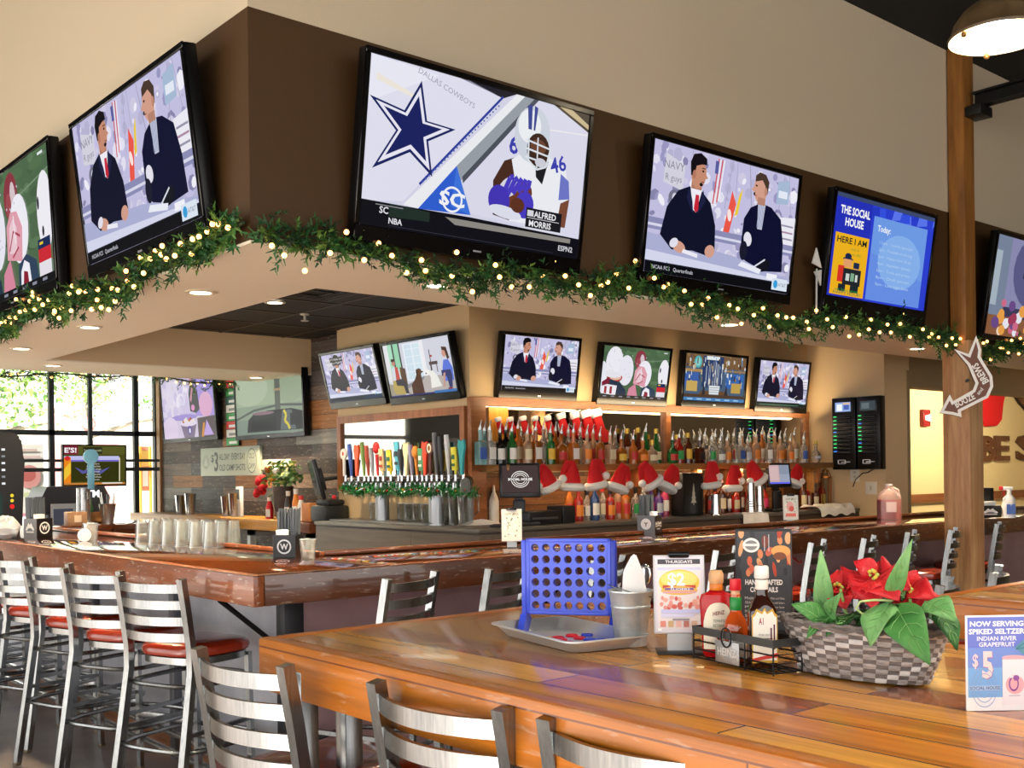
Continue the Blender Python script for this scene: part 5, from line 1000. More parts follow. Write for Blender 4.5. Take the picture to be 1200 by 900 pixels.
# far right of the back counter: decanter stand, jars, towel, small clip sign
q = ony(973, 598, 6.0); q.y = 5.95; t = thing('copper_lantern', 'copper-framed glass lantern at the right end of the liquor counter', 'lantern', (q.x, q.y+.1, CT))
m = MB()
for a in range(6): m.tube([(.05*math.cos(a*PI/3), .05*math.sin(a*PI/3), 0), (.055*math.cos(a*PI/3), .055*math.sin(a*PI/3), .3), (.02*math.cos(a*PI/3), .02*math.sin(a*PI/3), .37)], .006, 6)
m.lathe([(.058, .0), (.058, .02), (.05, .02)], 20); m.lathe([(.06, .29), (.06, .31), (.05, .31)], 20); m.build('copper_frame', mat('#a8622c', .3, .8), t); m = MB(); m.lathe([(.045, .02), (.048, .28), (.02, .34)], 20); m.build('glass_sleeve', CLEAR, t); m = MB(); m.ball((0, 0, .385), .016); m.build('finial', mat('#c08a4a', .3, .8), t)
for i, (px, h, c, lab) in enumerate(((993, .16, '#5a4632', 'small glass jar with dark lid at the right counter end'),)):
    q = ony(px, 597, 5.95); t = thing('glass_jar', lab, 'jar', (q.x, 5.95, CT)); m = MB(); m.lathe([(0, 0), (.05, 0), (.052, h*.8), (.04, h*.9), (.04, h)], 20); m.build('glass_body', CLEAR, t); m = MB(); m.cyl((0, 0, h*.92), (0, 0, h*1.1), .043, n=20); m.build('lid', mat('#2c2a28', .4), t); m = MB(); m.lathe([(0, .004), (.045, .004), (.045, h*.4), (0, h*.4)], 18); m.build('contents', mat('#c9a45a', .7), t)
q = ony(975, 600, CY+.03); t = thing('bar_towel', 'white folded towel draped over the right end of the back counter', 'towel', (q.x, CY+.03, CT))
m = MB(); n = 20; gv = []
for i in range(n+1):
    row = []
    for j in range(9):
        x = -.28+.56*i/n; s_ = j/8; w = .012*math.sin(i*.9+j*.5)
        row.append(m.bm.verts.new((x+.02*math.sin(j), (.16-.22*min(1, s_/.7)), .02+.022*math.sin(i*.55)**2+w if s_ <= .7 else .02-.07*(s_-.7)/.3+w)))
    gv.append(row)
for i in range(n):
    for j in range(8): m.face([gv[i][j], gv[i+1][j], gv[i+1][j+1], gv[i][j+1]])
m.build('cloth', mat('#efeae2', .9), t)
# ================================================================ THINGS ON THE FRONT TABLE
TT = BT+.001
# metal tray, turned a little from the table's edge
A, B = onz(571, 729, TT+.03), onz(662, 752, TT+.03); ax = (B-A); ax.z = 0; L_ = .40; ax.normalize(); ay = Vector((-ay_y, 0, 0)) if False else Vector((-ax.y, ax.x, 0))
ctr = A+ax*(L_/2)+ay*.115; rz = math.atan2(ax.y, ax.x)
t = thing('baking_tray', 'shallow metal tray under the blue four-in-a-row game', 'tray', (ctr.x, ctr.y, TT), rz)
m = MB(); hx, hy = L_/2, .115
def rr_ring(hx, hy, z, r=.03, n=5):
    out = []
    for sx, sy, a0 in ((1, 1, 0), (-1, 1, PI/2), (-1, -1, PI), (1, -1, 1.5*PI)):
        for i in range(n+1): a = a0+PI/2*i/n; out.append(m.bm.verts.new((sx*(hx-r)+r*math.cos(a), sy*(hy-r)+r*math.sin(a), z)))
    return out
R_ = [rr_ring(hx-.03, hy-.03, 0), rr_ring(hx-.008, hy-.008, .027), rr_ring(hx, hy, .03), rr_ring(hx, hy, .026)] ; R2 = [rr_ring(hx-.012, hy-.012, .0285), rr_ring(hx-.034, hy-.034, .003)]
for a, b in ((R_[0], R_[1]), (R_[1], R_[3]), (R_[3], R_[2]), (R_[2], R2[0]), (R2[0], R2[1])): m.bridge(a, b)
m.face(list(reversed(R_[0])), False); m.face(R2[1], False); m.build('pan', mat('#dcdddc', .4, .6), t)
# the game: a grid of holes on two feet
TL_, BL_, BR_ = (618.4, 625.6), (620, 720), (711, 730)
g0, g1 = onz(613, 738, TT+.006), onz(716, 741, TT+.006); gx = (g1-g0); gx.z = 0; GW = .245; gx.normalize(); BLU = mat('#3f56dc', .35, coat=.3); BLUD = mat('#2233a8', .35)
t = thing('four_in_a_row_game', 'upright blue plastic four-in-a-row board with rows of round holes', 'board game', (g0.x+gx.x*GW/2, g0.y+gx.y*GW/2, TT+.003), math.atan2(gx.y, gx.x))
W_, z0, z1 = GW-.025, .045, .238; nx_, nz_ = 7, 6; mx_, mz_ = .010, .009; cw = (W_-2*mx_)/nx_; ch = (z1-z0-2*mz_)/nz_; TK = .011; rad_ = min(cw, ch)*.36
m = MB(); K = 16
def sq(a): c, s_ = math.cos(a), math.sin(a); k = 1/max(abs(c), abs(s_)); return c*k, s_*k
for i in range(nx_):
    for j in range(nz_):
        cx = -W_/2+mx_+cw*(i+.5); cz = z0+mz_+ch*(j+.5); rings = []
        for y in (-TK, TK):
            o_ = [m.bm.verts.new((cx+sq(2*PI*k/K)[0]*cw/2, y, cz+sq(2*PI*k/K)[1]*ch/2)) for k in range(K)]
            n_ = [m.bm.verts.new((cx+rad_*math.cos(2*PI*k/K), y, cz+rad_*math.sin(2*PI*k/K))) for k in range(K)]; rings.append((o_, n_))
        m.bridge(rings[0][0], rings[0][1]); m.bridge(rings[1][1], rings[1][0]); m.bridge(rings[0][1], rings[1][1])
m.build('hole_panel', BLU, t, fix=False)
m = MB()
m.lohi((-W_/2, -TK-.001, z1-mz_), (W_/2, TK+.001, z1), .002); m.lohi((-W_/2, -TK-.001, z0), (W_/2, TK+.001, z0+mz_), .002); m.lohi((-W_/2, -TK-.001, z0), (-W_/2+mx_, TK+.001, z1), .002); m.lohi((W_/2-mx_, -TK-.001, z0), (W_/2, TK+.001, z1), .002); m.build('border', BLU, t)
for s_ in (-1, 1):
    m = MB(); x = s_*(W_/2+.006); m.lohi((x-.006, -.013, .012), (x+.006, .013, z1-.004), .003); m.prism([(-.05, 0), (.05, 0), (.046, .012), (.018, .045), (-.018, .045), (-.046, .012)], -.008, .008, Matrix.Translation((x, 0, 0)) @ Matrix.Rotation(PI/2, 4, 'Z') @ Matrix.Rotation(PI/2, 4, 'X')); m.build('leg', BLUD if s_ > 0 else BLU, t)  # right leg is the same plastic, its shade put into a darker blue
cols_ = {'red': '#d8202a', 'yellow': '#f0d62e', 'blue': '#2d46c4'}; gd = random.Random(8)
M_tray = Matrix.Translation((ctr.x, ctr.y, 0)) @ Matrix.Rotation(rz, 4, 'Z')
spots = [('yellow', -0.015, -0.045), ('red', 0.025, -0.040), ('red', 0.047, -0.015), ('red', 0.070, -0.040), ('red', 0.055, -0.050), ('red', 0.090, -0.020), ('yellow', 0.110, -0.045), ('yellow', 0.140, 0.005), ('blue', 0.060, 0.020), ('blue', 0.085, 0.010), ('blue', 0.115, 0.025), ('blue', 0.125, -0.015), ('blue', 0.145, -0.035)]
cnt = {}
for i, (c, x, y) in enumerate(spots):
    p = M_tray @ Vector((x, y, 0)); k = cnt.get(c, 0); cnt[c] = k+1; tt = thing('game_disc', '%s plastic game disc in the metal tray, %s of its colour from the left' % (c, ordinal(k)), 'game disc', (p.x, p.y, TT+.004+.006*(i % 3)), 0, 'game discs in the tray')
    m = MB(); m.lathe([(0, 0), (.0135, 0), (.015, .0015), (.015, .004), (.0135, .0055), (.011, .0055), (.0105, .004), (0, .004)], 20); m.build('disc', mat(cols_[c], .35), tt)
# galvanised pail with paper napkins and cutlery
GALV = mottled('#b4b8b9', '#e2e5e5', 14, .36, .02, metal=.55, lo=.3, hi=.7)
q = onz(740, 758, TT); q.z = TT; q = q+Vector((.02, .02, 0)); H_ = .125
t = thing('metal_pail', 'small galvanised metal pail holding white napkins', 'pail', q)
m = MB(); m.lathe([(0, .002), (.035, .002), (.0365, 0), (.038, .004), (.046, .088), (.0475, .09), (.0475, .094), (.046, .096), (.0515, H_), (.0535, H_+.002), (.0535, H_+.005), (.0505, H_+.005), (.0445, .09), (.036, .008), (0, .008)], 36); m.build('body', GALV, t)
m = MB(); vd = Vector((FW.x, FW.y, 0)); sd = Vector((RT.x, RT.y, 0))
m.tube([tuple(sd*(.052*math.cos(a))-vd*(.045*math.sin(a))+Vector((0, 0, H_-.012+.03*(1-math.cos(a))*.5+.0*a))) for a in [PI*i/14 for i in range(15)]], .0013, 6); m.build('wire_handle', mat('#5c5f60', .3, .9), t)
nap = mat('#f6f6f8', .85)
for i, (dx, dy, h, w, a, lab) in enumerate(((.006, -.008, .205, .055, .12, 'white folded paper napkin standing at the front of the pail'), (.014, .012, .175, .05, .35, 'white folded paper napkin leaning behind the first in the pail'))):
    p = q+sd*dx+vd*dy; tt = thing('paper_napkin', lab, 'napkin', (p.x, p.y, TT+.01), math.atan2(sd.y, sd.x)+a*.3, 'napkins in the pail')
    m = MB(); m.prism([(-.024, 0), (.024, 0), (w*.55, h*.45), (w*.48, h*.75), (w*.12, h), (-w*.05, h*.985), (-w*.42, h*.8), (-w*.5, h*.5)], -.006, .006, Matrix.Rotation(PI/2, 4, 'X')); bmesh.ops.bevel(m.bm, geom=[e for e in m.bm.edges], offset=.003, segments=2, affect='EDGES')
    for k in range(3): m.poly([(-w*.3+.01*k, -.0068, h*.3), (-w*.28+.01*k, -.0068, h*.3), (w*.02+.006*k, -.0068, h*.9), (w*.01+.006*k, -.0068, h*.9)])
    m.build('folded_sheet', nap, tt)
p = q+sd*.034+vd*.01; tt = thing('spoon', 'steel spoon standing handle-down at the right side of the pail', 'spoon', (p.x, p.y, TT+.02), math.atan2(sd.y, sd.x)); m = MB(); m.tube([(-.008, 0, 0), (.0, 0, .12)], .003, 6); m.build('handle', mat('#cfd2d4', .15, 1), tt); m = MB(); m.ball((.002, 0, .145), .016, 12, 8, (1, .3, 1.6)); m.build('bowl', mat('#cfd2d4', .15, 1), tt)
# ---- helper for upright boards that face the camera-left side
def menu_texts(P):
    P.rect(0, 0, 1, 1, '#d9d6e2').rect(.06, .90, .94, .965, '#3c3a40').text('THURSDAYS', .5, .912, .038, '#f4f2f4', bold=.02, width=.56)
    P.rect(.05, .04, .95, .89, '#e7dfe0').rect(.05, .82, .95, .86, '#c9c9e8').ell(.5, .66, .42, .17, '#e8c84a').ell(.5, .70, .38, .11, '#f0dd7c').rect(.16, .58, .84, .62, '#c3402e').ell(.5, .55, .38, .06, '#e6b44a')
    P.text('$2', .44, .62, .16, '#ffffff', bold=.03, width=.36).rect(.2, .555, .8, .585, '#7a5a9c').rect(.16, .515, .84, .54, '#d8a0ac').text('SLIDERS', .52, .552, .03, '#ffffff', width=.4)
    r = random.Random(2)
    for i in range(30): P.ell(r.uniform(.08, .92), r.uniform(.32, .46), r.uniform(.03, .06), .03, r.choice(['#e0938a', '#c85a4e', '#f0c0b4', '#e8a898']), 0, 9)
    P.rect(.12, .25, .92, .30, '#c3c6f0').rect(.12, .20, .8, .24, '#d2d4f4').rect(.35, .155, .7, .18, '#8d8690')
    for k in range(5): P.rect(.1+.16*k, .07, .21+.16*k, .15, ['#d88a80', '#c9a878', '#e0b0a8', '#b8746c', '#d8b49c'][k])
    P.rect(.05, .02, .12, .05, '#ffffff')
def cocktail_art(P):
    P.rect(0, 0, 1, 1, '#3d4046'); r = random.Random(4)
    P.clip = (0, 0, 1, 1)
    for i in range(26): P.ell(r.uniform(0, 1), r.uniform(.55, 1), r.uniform(.04, .10), r.uniform(.03, .07), r.choice(['#d0664a', '#b8452e', '#e0a878', '#7d4030', '#2f3136', '#d98a5c']), r.uniform(0, 3), 10)
    P.ell(.82, .80, .18, .06, '#e8a860').ell(.8, .75, .12, .04, '#7d4a30').ell(.27, .86, .16, .075, '#f0eeec').ell(.27, .86, .12, .05, '#8a8a8c').rect(.14, .85, .40, .875, '#f0eeec').line([(.52, .8), (.52, .95)], .012, '#d8d8dc').line([(.60, .8), (.60, .97)], .012, '#d8d8dc')
    P.clip = None; P.text('HAND CRAFTED', .5, .46, .05, '#f4f2f0', bold=.03, width=.7).text('COCKTAILS', .5, .385, .05, '#f4f2f0', bold=.03, width=.52)
    for k in range(6): P.text(['Mojitos', 'Old fashioned', 'Mules', 'Margaritas', 'Sours', 'Spritz'][k], .14, .31-.045*k, .028, '#e0dedc', 'L', width=.24).text(['Mint and lime', 'Rye with bitters', 'Ginger beer', 'Fresh citrus', 'Egg white', 'Sparkling'][k], .62, .31-.045*k, .024, '#cfcdca', 'L', width=.26)
def sized(pa, pb, base):
    """width, height and centre of a board seen between pixel corners at the distance of its foot"""
    d = base.x*FW.x+base.y*FW.y; return (pb[0]-pa[0])/CAM_F*d, (pb[1]-pa[1])/CAM_F*d
FACE = math.atan2(sd.y, sd.x)      # turned square to the camera
def clip_stand(base, w, h, lift, label, draw, rz, name='menu_stand', foot=.2, clipw=.4):
    t = thing(name, label, 'menu stand', base, rz); GR_ = mat('#8d9092', .3, .8)
    m = MB(); m.lohi((-foot*w, -.03, 0), (foot*w, .05, .004), .001); m.build('base_plate', mat('#1d1c1e', .35), t)
    m = MB(); m.lohi((-w*.24, .008, .003), (w*.24, .012, lift+h*.3)); m.build('upright', mat('#a7a9aa', .3, .8), t)
    R = Matrix.Rotation(-.06, 3, 'X'); V = R @ Vector((0, 0, 1)); N = R @ Vector((0, -1, 0)); O = Vector((-w/2, 0, lift))
    m = MB(); m.box(Vector((0, 0, lift))+V*(h/2), (w, .006, h), .002, R); m.build('board', mat('#c2c3c8', .35), t)
    P = Pic(O+N*.0036+Vector((w*.03, 0, 0))+V*(h*.02), Vector((w*.94, 0, 0)), V*(h*.96), N, eps=.00004); draw(P); P.build('printed_sheet', t)
    m = MB(); m.box(Vector((0, 0, lift))+V*(h*.985)+N*.006, (w*clipw, .014, h*.045), .004, R); m.tube([tuple(Vector((x, 0, lift))+V*(h*1.01)+N*.004) for x in (-w*clipw/2, w*clipw/2)], .006, 10); m.build('clip', mat('#3a3b3e', .2, .9), t); return t
b_ = onz(797, 765, TT); w, h = sized((766, 656), (826, 748), b_); clip_stand(b_, w, h, .043, 'clipboard menu stand with a burger picture and $2 price, left of the ketchup', menu_texts, FACE-.05, foot=.45)
# cocktail menu in a dark frame
b_ = onz(896, 744, TT); w, h = sized((864, 618), (929, 742), b_)
t = thing('cocktail_menu', 'tall cocktail menu card in a dark frame behind the sauce bottles', 'menu', (b_.x, b_.y, TT), FACE-.2)
m = MB(); m.lohi((-w/2, .004, .002), (w/2, .018, h), .002); m.build('frame', mat('#2a2a2c', .35), t); m = MB(); m.lohi((-w*.55, -.03, 0), (w*.55, .06, .006), .002); m.build('base', mat('#1d1c1e', .4), t)
P = Pic((-w/2+.004, .0035, .012), (w-.008, 0, 0), (0, 0, h-.018), (0, -1, 0), eps=.00004); cocktail_art(P); P.build('printed_sheet', t)
# wire caddy with a tin plaque
cA, cB = onz(818, 772, TT), onz(928, 797, TT); cd = (cB-cA); cd.z = 0; CL = cd.length*.87; cd.normalize(); cn = Vector((-cd.y, cd.x, 0)); cc = cA+cd*(CL/2-.012)+cn*.036; crz = math.atan2(cd.y, cd.x); WIRE = mat('#1c1b1c', .4, .5)
t = thing('condiment_caddy', 'black wire caddy with a pale tin plaque, holding the sauce bottles', 'caddy', (cc.x, cc.y, TT), crz)
hx, hy = CL/2, .038
def rect_loop(z): return [(-hx, -hy, z), (hx, -hy, z), (hx, hy, z), (-hx, hy, z)]
m = MB()
for z in (.004, .022, .04): m.tube(rect_loop(z), .0018, 6, closed=True)
for i in range(8): x = -hx+2*hx*i/7; m.tube([(x, -hy, .004), (x, hy, .004)], .0015, 6)
for x in (-hx, -hx*.33, hx*.33, hx):
    for y in (-hy, hy): m.tube([(x, y, 0), (x, y, .062)], .0018, 6)
for y in (-.02, .0, .02): m.tube([(-hx, y, .004), (hx, y, .004)], .0015, 6)
m.build('wire_basket', WIRE, t)
m = MB()
for a, b in (((-hx-.002, -hy-.002, .055), (hx+.002, -hy+.001, .071)), ((-hx-.002, hy-.001, .055), (hx+.002, hy+.002, .071)), ((-hx-.002, -hy, .055), (-hx+.001, hy, .071)), ((hx-.001, -hy, .055), (hx+.002, hy, .071))): m.lohi(a, b)
m.build('top_band', mat('#4a4a4a', .35, .6), t)
m = MB(); m.lohi((-.045, -hy-.006, .006), (.03, -hy-.004, .052), .0005); pl = m.build('plaque', mat('#b4b5b4', .4, .7, bump=.2, bscale=200), t)
pc = Pic((-.045, -hy-.0064, .006), (.075, 0, 0), (0, 0, .046), (0, -1, 0)); pc.text('HEINZ', .5, .34, .34, '#e8e8e4', bold=.03, width=.8); pc.build('lettering', pl)
m = MB(); m.tube([(-.008+.016*math.cos(a), -hy-.008, .06+.02*math.sin(a)) for a in [2*PI*i/16 for i in range(16)]], .0016, 6, closed=True); m.build('ring', WIRE, t)
def inc(x, y=0): return cc+cd*x+cn*y
# ketchup
p = inc(-hx*.74, .0); K_ = mat('#c4141a', .25, trans=.15)
t = thing('ketchup_bottle', 'red ketchup bottle with a cream label and tan upright cap', 'bottle', (p.x, p.y, TT+.006), FACE)
def flask(m, prof, sx, sy, n=28): m.lathe(prof, n, sx=sx, sy=sy)
m = MB(); flask(m, [(0, 0), (.026, 0), (.031, .006), (.033, .05), (.036, .10), (.037, .12), (.033, .134), (.018, .14), (.014, .145)], 1, .62); m.build('bottle_body', K_, t)
m = MB(); m.lathe([(.014, .143), (.015, .146), (.0145, .155), (.0135, .158)], 20); m.build('neck_ring', mat('#d87a1c', .3), t); m = MB(); m.lathe([(.013, .156), (.016, .16), (.016, .178), (.012, .186), (0, .187)], 24); m.build('cap', mat('#d8a878', .4), t)
def wrap(m, r, sy, z0, z1, half, n=12, out=.0006, shape=None):
    lo, hi = [], []
    for i in range(n+1):
        a = -PI/2-half+2*half*i/n; u = i/n*2-1; za, zb = (z0, z1) if shape is None else shape(u, z0, z1)
        lo.append(m.bm.verts.new(((r+out)*math.cos(a), (r*sy+out)*math.sin(a), za))); hi.append(m.bm.verts.new(((r+out)*math.cos(a), (r*sy+out)*math.sin(a), zb)))
    for i in range(n): m.face([lo[i], lo[i+1], hi[i+1], hi[i]])
m = MB(); wrap(m, .0375, .63, .018, .118, .95, shape=lambda u, a, b: (a, b-.03*u*u*u*u-.012*u*u)); m.build('label', mat('#efe8d2', .5), t)
pc = Pic((-.02, -.0246, .02), (.04, 0, 0), (0, 0, .1), (0, -1, 0)); pc.text('HEINZ', .5, .72, .08, '#7d2a1c', bold=.02, width=.62, rot=.06).text('TOMATO', .5, .56, .06, '#2f6a3c', width=.6).text('KETCHUP', .5, .46, .06, '#2f6a3c', width=.6).ell(.5, .2, .12, .06, '#d8362a').rect(.46, .25, .54, .29, '#3a8a3a'); pc.build('label_print', t)
# hot sauce
p = inc(-hx*.24, .0); t = thing('hot_sauce_bottle', 'slim hot sauce bottle with red cap, green neck band and orange sauce', 'bottle', (p.x, p.y, TT+.006), FACE)
m = MB(); m.lathe([(0, 0), (.023, 0), (.025, .004), (.025, .07), (.022, .085), (.013, .10), (.0115, .108), (.011, .14), (0, .14)], 28); m.build('bottle_body', mat('#d8571a', .08, trans=.25, coat=.6), t)
m = MB(); m.lathe([(.0117, .106), (.0125, .108), (.0125, .133), (.0117, .134)], 24); m.build('neck_band', mat('#1f8a3c', .35), t); m = MB(); m.lathe([(.0095, .139), (.0095, .15)], 20); m.build('neck_collar', mat('#e0b48a', .4), t); m = MB(); m.lathe([(.0115, .148), (.0125, .15), (.0115, .172), (0, .173)], 24); m.build('cap', mat('#d81a2c', .35), t)
m = MB(); q_ = .024; 
dm = [(-.012, .045), (.004, .075), (.026, .05), (.012, .02)]
m.poly([(q_*1.07*math.sin(x/q_*.9), -q_*1.07*math.cos(x/q_*.9), z) for x, z in dm]); wrap(m, .025, 1, .006, .05, .8); m.build('label', mat('#f1ede4', .5), t)
# steak sauce
p = inc(hx*.44, -.003); t = thing('steak_sauce_bottle', 'dark brown steak sauce bottle with white cap and gold-edged cream label', 'bottle', (p.x, p.y, TT+.006), FACE)
def sqb(m, prof, n=32):
    k0 = len(m.bm.verts); m.lathe(prof, n); m.bm.verts.ensure_lookup_table()
    for v in m.bm.verts[k0:]:
        if v.co.z < .118: a = math.atan2(v.co.y, v.co.x); k = (abs(math.cos(a))**5+abs(math.sin(a))**5)**(-1/5); v.co.x *= k; v.co.y *= k*.8
m = MB(); sqb(m, [(0, 0), (.026, 0), (.028, .004), (.028, .105), (.0275, .117), (.022, .13), (.014, .142), (.0125, .15), (.0125, .18), (.0, .18)]); m.build('bottle_body', mat('#2a0f08', .08, coat=.7), t)
m = MB(); m.lathe([(.0135, .18), (.015, .182), (.0145, .203), (.012, .206), (0, .206)], 24); m.build('cap', mat('#f1ede6', .4), t); m = MB(); m.lathe([(.0127, .158), (.0131, .159), (.0131, .177), (.0127, .178)], 24); m.build('neck_label', mat('#efe8dc', .5), t)
pc = Pic((-.026, -.0229, .008), (.052, 0, 0), (0, 0, .115), (0, -1, 0)); sh = [(0, .02), (1, .02), (1, .86), (.9, .9), (.82, .98), (.6, .92), (.5, 1.0), (.4, .92), (.18, .98), (.1, .9), (0, .86)]
pc.poly(sh, '#c9a034').poly([(.04+.92*u, .05+.9*v) for u, v in sh], '#f1ebe0').text('A1', .36, .70, .12, '#a01f2a', bold=.02, width=.18).text('STEAK SAUCE', .5, .50, .035, '#2a2224', width=.5).rect(.2, .44, .8, .455, '#2a2224').rect(.72, .3, .78, .64, '#5a1420').rect(.84, .26, .90, .7, '#5a1420').ell(.8, .33, .14, .045, '#2a3c9c').poly([(.0, .05), (1, .12), (1, .20), (.0, .1)], '#c8342c').rect(.04, .03, .96, .06, '#c9a034'); pc.build('label', t)
# ---------------------------------------------------------------- poinsettia in a woven basket
bl, br = onz(930, 783, TT), onz(1092, 806, TT); bd = br-bl; bd.z = 0; bd.normalize(); bn = Vector((-bd.y, bd.x, 0)); bw = .285; bc = (onz(1010, 800, TT))+bn*.062-bd*.034; brz = math.atan2(bd.y, bd.x)
t = thing('poinsettia_basket', 'oval grey-white woven basket with red poinsettias and broad green leaves', 'potted plant', (bc.x, bc.y, TT), brz)
WV = [mottled('#8f8783', '#c9c2bd', 9, .7, .2, (3, 3, 20)), mottled('#5d5552', '#8a827e', 9, .7, .2, (3, 3, 20)), mottled('#d2cbc6', '#eae5e0', 9, .7, .2)]
m = MB(); NA, NZ = 144, 33; a0_, b0_ = .134, .060; H_ = .098; rows_ = []
for j in range(NZ+1):
    z = .002+H_*j/NZ; k = 1+.28*(j/NZ)**.9; ring = []
    for i in range(NA):
        a = 2*PI*i/NA; ci = i/4; sgn = math.cos(PI*(ci+(j//3)))
        o_ = .0028*sgn+.0016*math.sin(PI*((j % 3)+.5)/3); x, y = math.cos(a), math.sin(a)
        ring.append(m.bm.verts.new(((a0_*k+o_)*x, (b0_*k+o_)*y, z)))
    rows_.append(ring)
for j in range(NZ):
    for i in range(NA):
        ci = int((i+2)//4); hid = (ci+(j//3)) % 2; m.use(WV[1] if hid else WV[0]); 
        if not hid and (ci*7+j//3*3) % 5 == 0: m.use(WV[2])
        m.face([rows_[j][i], rows_[j][(i+1) % NA], rows_[j+1][(i+1) % NA], rows_[j+1][i]])
m.use(WV[1]); m.face(list(reversed(rows_[0])), False); m.build('woven_basket', None, t, sharp=60)
m = MB(); kk = 1.28
for q2 in (0, 1): m.tube([((a0_*kk+.002)*math.cos(a), (b0_*kk+.002)*math.sin(a), H_+.004+.004*math.sin(a*18+PI*q2)) for a in [2*PI*i/120 for i in range(120)]], .0048, 6, closed=True)
m.build('braided_rim', WV[1], t)
m = MB(); m.lathe([(0, .075), (1, .075)], 40, sx=a0_*1.2, sy=b0_*1.2); m.build('soil', mat('#1f1611', .95), t)
def leaf_mesh(m, base, tip, width, up, droop, fold=.25, n=10, curl=0, lobes=False, vein=None):
    base, tip, up = Vector(base), Vector(tip), Vector(up).normalized(); d = tip-base; L = d.length; d.normalize(); s_ = d.cross(up).normalized(); u = s_.cross(d).normalized(); rows_ = []
    for i in range(n+1):
        f = i/n; w = width*(math.sin(PI*min(1, f**.72))**.85)*(1-.25*f) if 0 < f < 1 else .0008
        if lobes: w *= 1+.18*math.cos(f*11)
        c = base+d*L*f+u*(droop*math.sin(PI*f*.5)*math.sin(PI*f)*L - curl*L*f*f)
        rows_.append([m.bm.verts.new(c+s_*w*k+u*(abs(k)*w*fold+.003*math.sin(f*9+k*3)*(abs(k) > .4))) for k in (-1, -.5, 0, .5, 1)])
    for a, b in zip(rows_, rows_[1:]):
        for k in range(4): m.face([a[k], a[k+1], b[k+1], b[k]])
    if vein is not None:
        m.use(vein); m.tube([r_[2].co+u*.0012 for r_ in rows_[:-1]], .0012, 5, rad=[.0012*(1-.8*i/n) for i in range(n)])
        for i in range(2, n-2, 2):
            for k in (1, 3): m.tube([rows_[i][2].co+u*.001, rows_[i+1][k].co+u*.001, rows_[min(n, i+2)][k*2-2].co*.5+rows_[min(n, i+2)][k].co*.5+u*.001], .00028, 4)
GRN = [mottled('#3a7a38', '#5a9c50', 9, .55, .1), mottled('#5f9f58', '#8cbf7c', 9, .55, .1), mottled('#2a6030', '#3f7f40', 9, .55, .1)]; REDL = [mottled('#b80f1c', '#d4202c', 4, .5, .15), mottled('#c8141f', '#e03038', 4, .5, .15)]
# local frame: x along the basket (to the right as seen), y away, z up
def lf(name, base, tip, w, mt, up=(0, -.6, .8), droop=.1, curl=0, lobes=False, vein=True):
    m = MB(); m.use(mt); leaf_mesh(m, base, tip, w, up, droop, curl=curl, lobes=lobes, vein=(mat('#86b872', .55) if name == 'leaf' else mat('#d8303a', .55)) if vein else None); o = m.build(name, None, t, sharp=0); sl = o.modifiers.new('thick', 'SOLIDIFY'); sl.thickness = .0012
    return o
S_ = 1.2
def pv(px, py, dy=0):      # a point seen at pixel (px, py), dy metres behind the basket's long axis, in basket coordinates
    n_ = bn; d = ray(px, py); o_ = Vector((0, 0, CAM_H)); k = ((bc+bn*dy)-o_).dot(n_)/d.dot(n_); p = o_+d*k; r_ = p-Vector((bc.x, bc.y, TT)); return Vector((r_.dot(bd), r_.dot(bn), r_.z))
for b_, t_, w, k, dy0, dy1, up in (((966, 724), (962, 645), .018, 1, 0, -.02, (.5, -.8, .3)), ((968, 730), (928, 708), .022, 0, -.02, -.06, (0, -.7, .7)), ((972, 726), (985, 695), .016, 1, -.03, -.07, (.3, -.8, .4)), ((975, 722), (945, 748), .017, 0, -.03, -.09, (0, -.6, .8)), ((990, 728), (968, 745), .016, 2, -.03, -.085, (0, -.6, .8)),
                                   ((1040, 708), (1069, 632), .015, 1, -.02, -.05, (.5, -.8, .2)), ((1042, 706), (1020, 758), .032, 1, -.04, -.10, (-.2, -.9, .5)), ((1048, 708), (1090, 779), .036, 0, -.04, -.11, (.2, -.9, .5)), ((1085, 705), (1121, 728), .026, 1, -.02, -.05, (.3, -.7, .7)), ((1098, 712), (1122, 762), .020, 2, .0, -.03, (.6, -.6, .5)), ((1060, 702), (1052, 690), .02, 2, .01, .0, (0, -.4, .9)),
                                   ((1000, 720), (985, 738), .02, 2, .0, -.05, (0, -.5, .9)), ((1090, 715), (1108, 738), .02, 2, .02, .03, (.3, -.3, .9)), ((1020, 715), (1005, 735), .022, 2, .03, .0, (0, -.3, 1))):
    lf('leaf', pv(*b_, dy0), pv(*t_, dy1), w*S_, GRN[k], up, .12)
def flower(cx, cy, dy, tips, label):
    c = pv(cx, cy, dy)
    for i, (tx, ty, w, ddy) in enumerate(tips): lf('red_bract', c+Vector((0, .004*i, -.002*(i % 3))), pv(tx, ty, dy+ddy), w*S_*1.2, REDL[i % 2], (0, -.75, .65), .14, .05)
    for i in range(7): a = i*2.4; m = MB(); m.ball(c+Vector((.008*math.cos(a), -.008-.004*(i % 2), .008*math.sin(a))), .0042, 8, 6); m.build('yellow_bud', mat('#d8c04a' if i % 2 else '#b8cf6a', .5), t)
flower(1026, 673, 0, ((1001, 657, .016, -.01), (1000, 700, .03, -.04), (1022, 712, .034, -.05), (1052, 702, .034, -.04), (1048, 668, .026, .02), (1020, 664, .022, .03), (1066, 690, .028, .0)), '')
flower(985, 688, .03, ((968, 692, .03, -.03), (982, 668, .03, .02), (1004, 674, .03, .0), (990, 712, .03, -.04), (1012, 700, .026, -.02)), '')
flower(1066, 690, .03, ((1096, 701, .022, -.02), (1078, 676, .03, .02), (1060, 720, .028, -.03), (1088, 716, .024, -.03), (1050, 676, .024, .0), (1118, 724, .012, .03)), '')
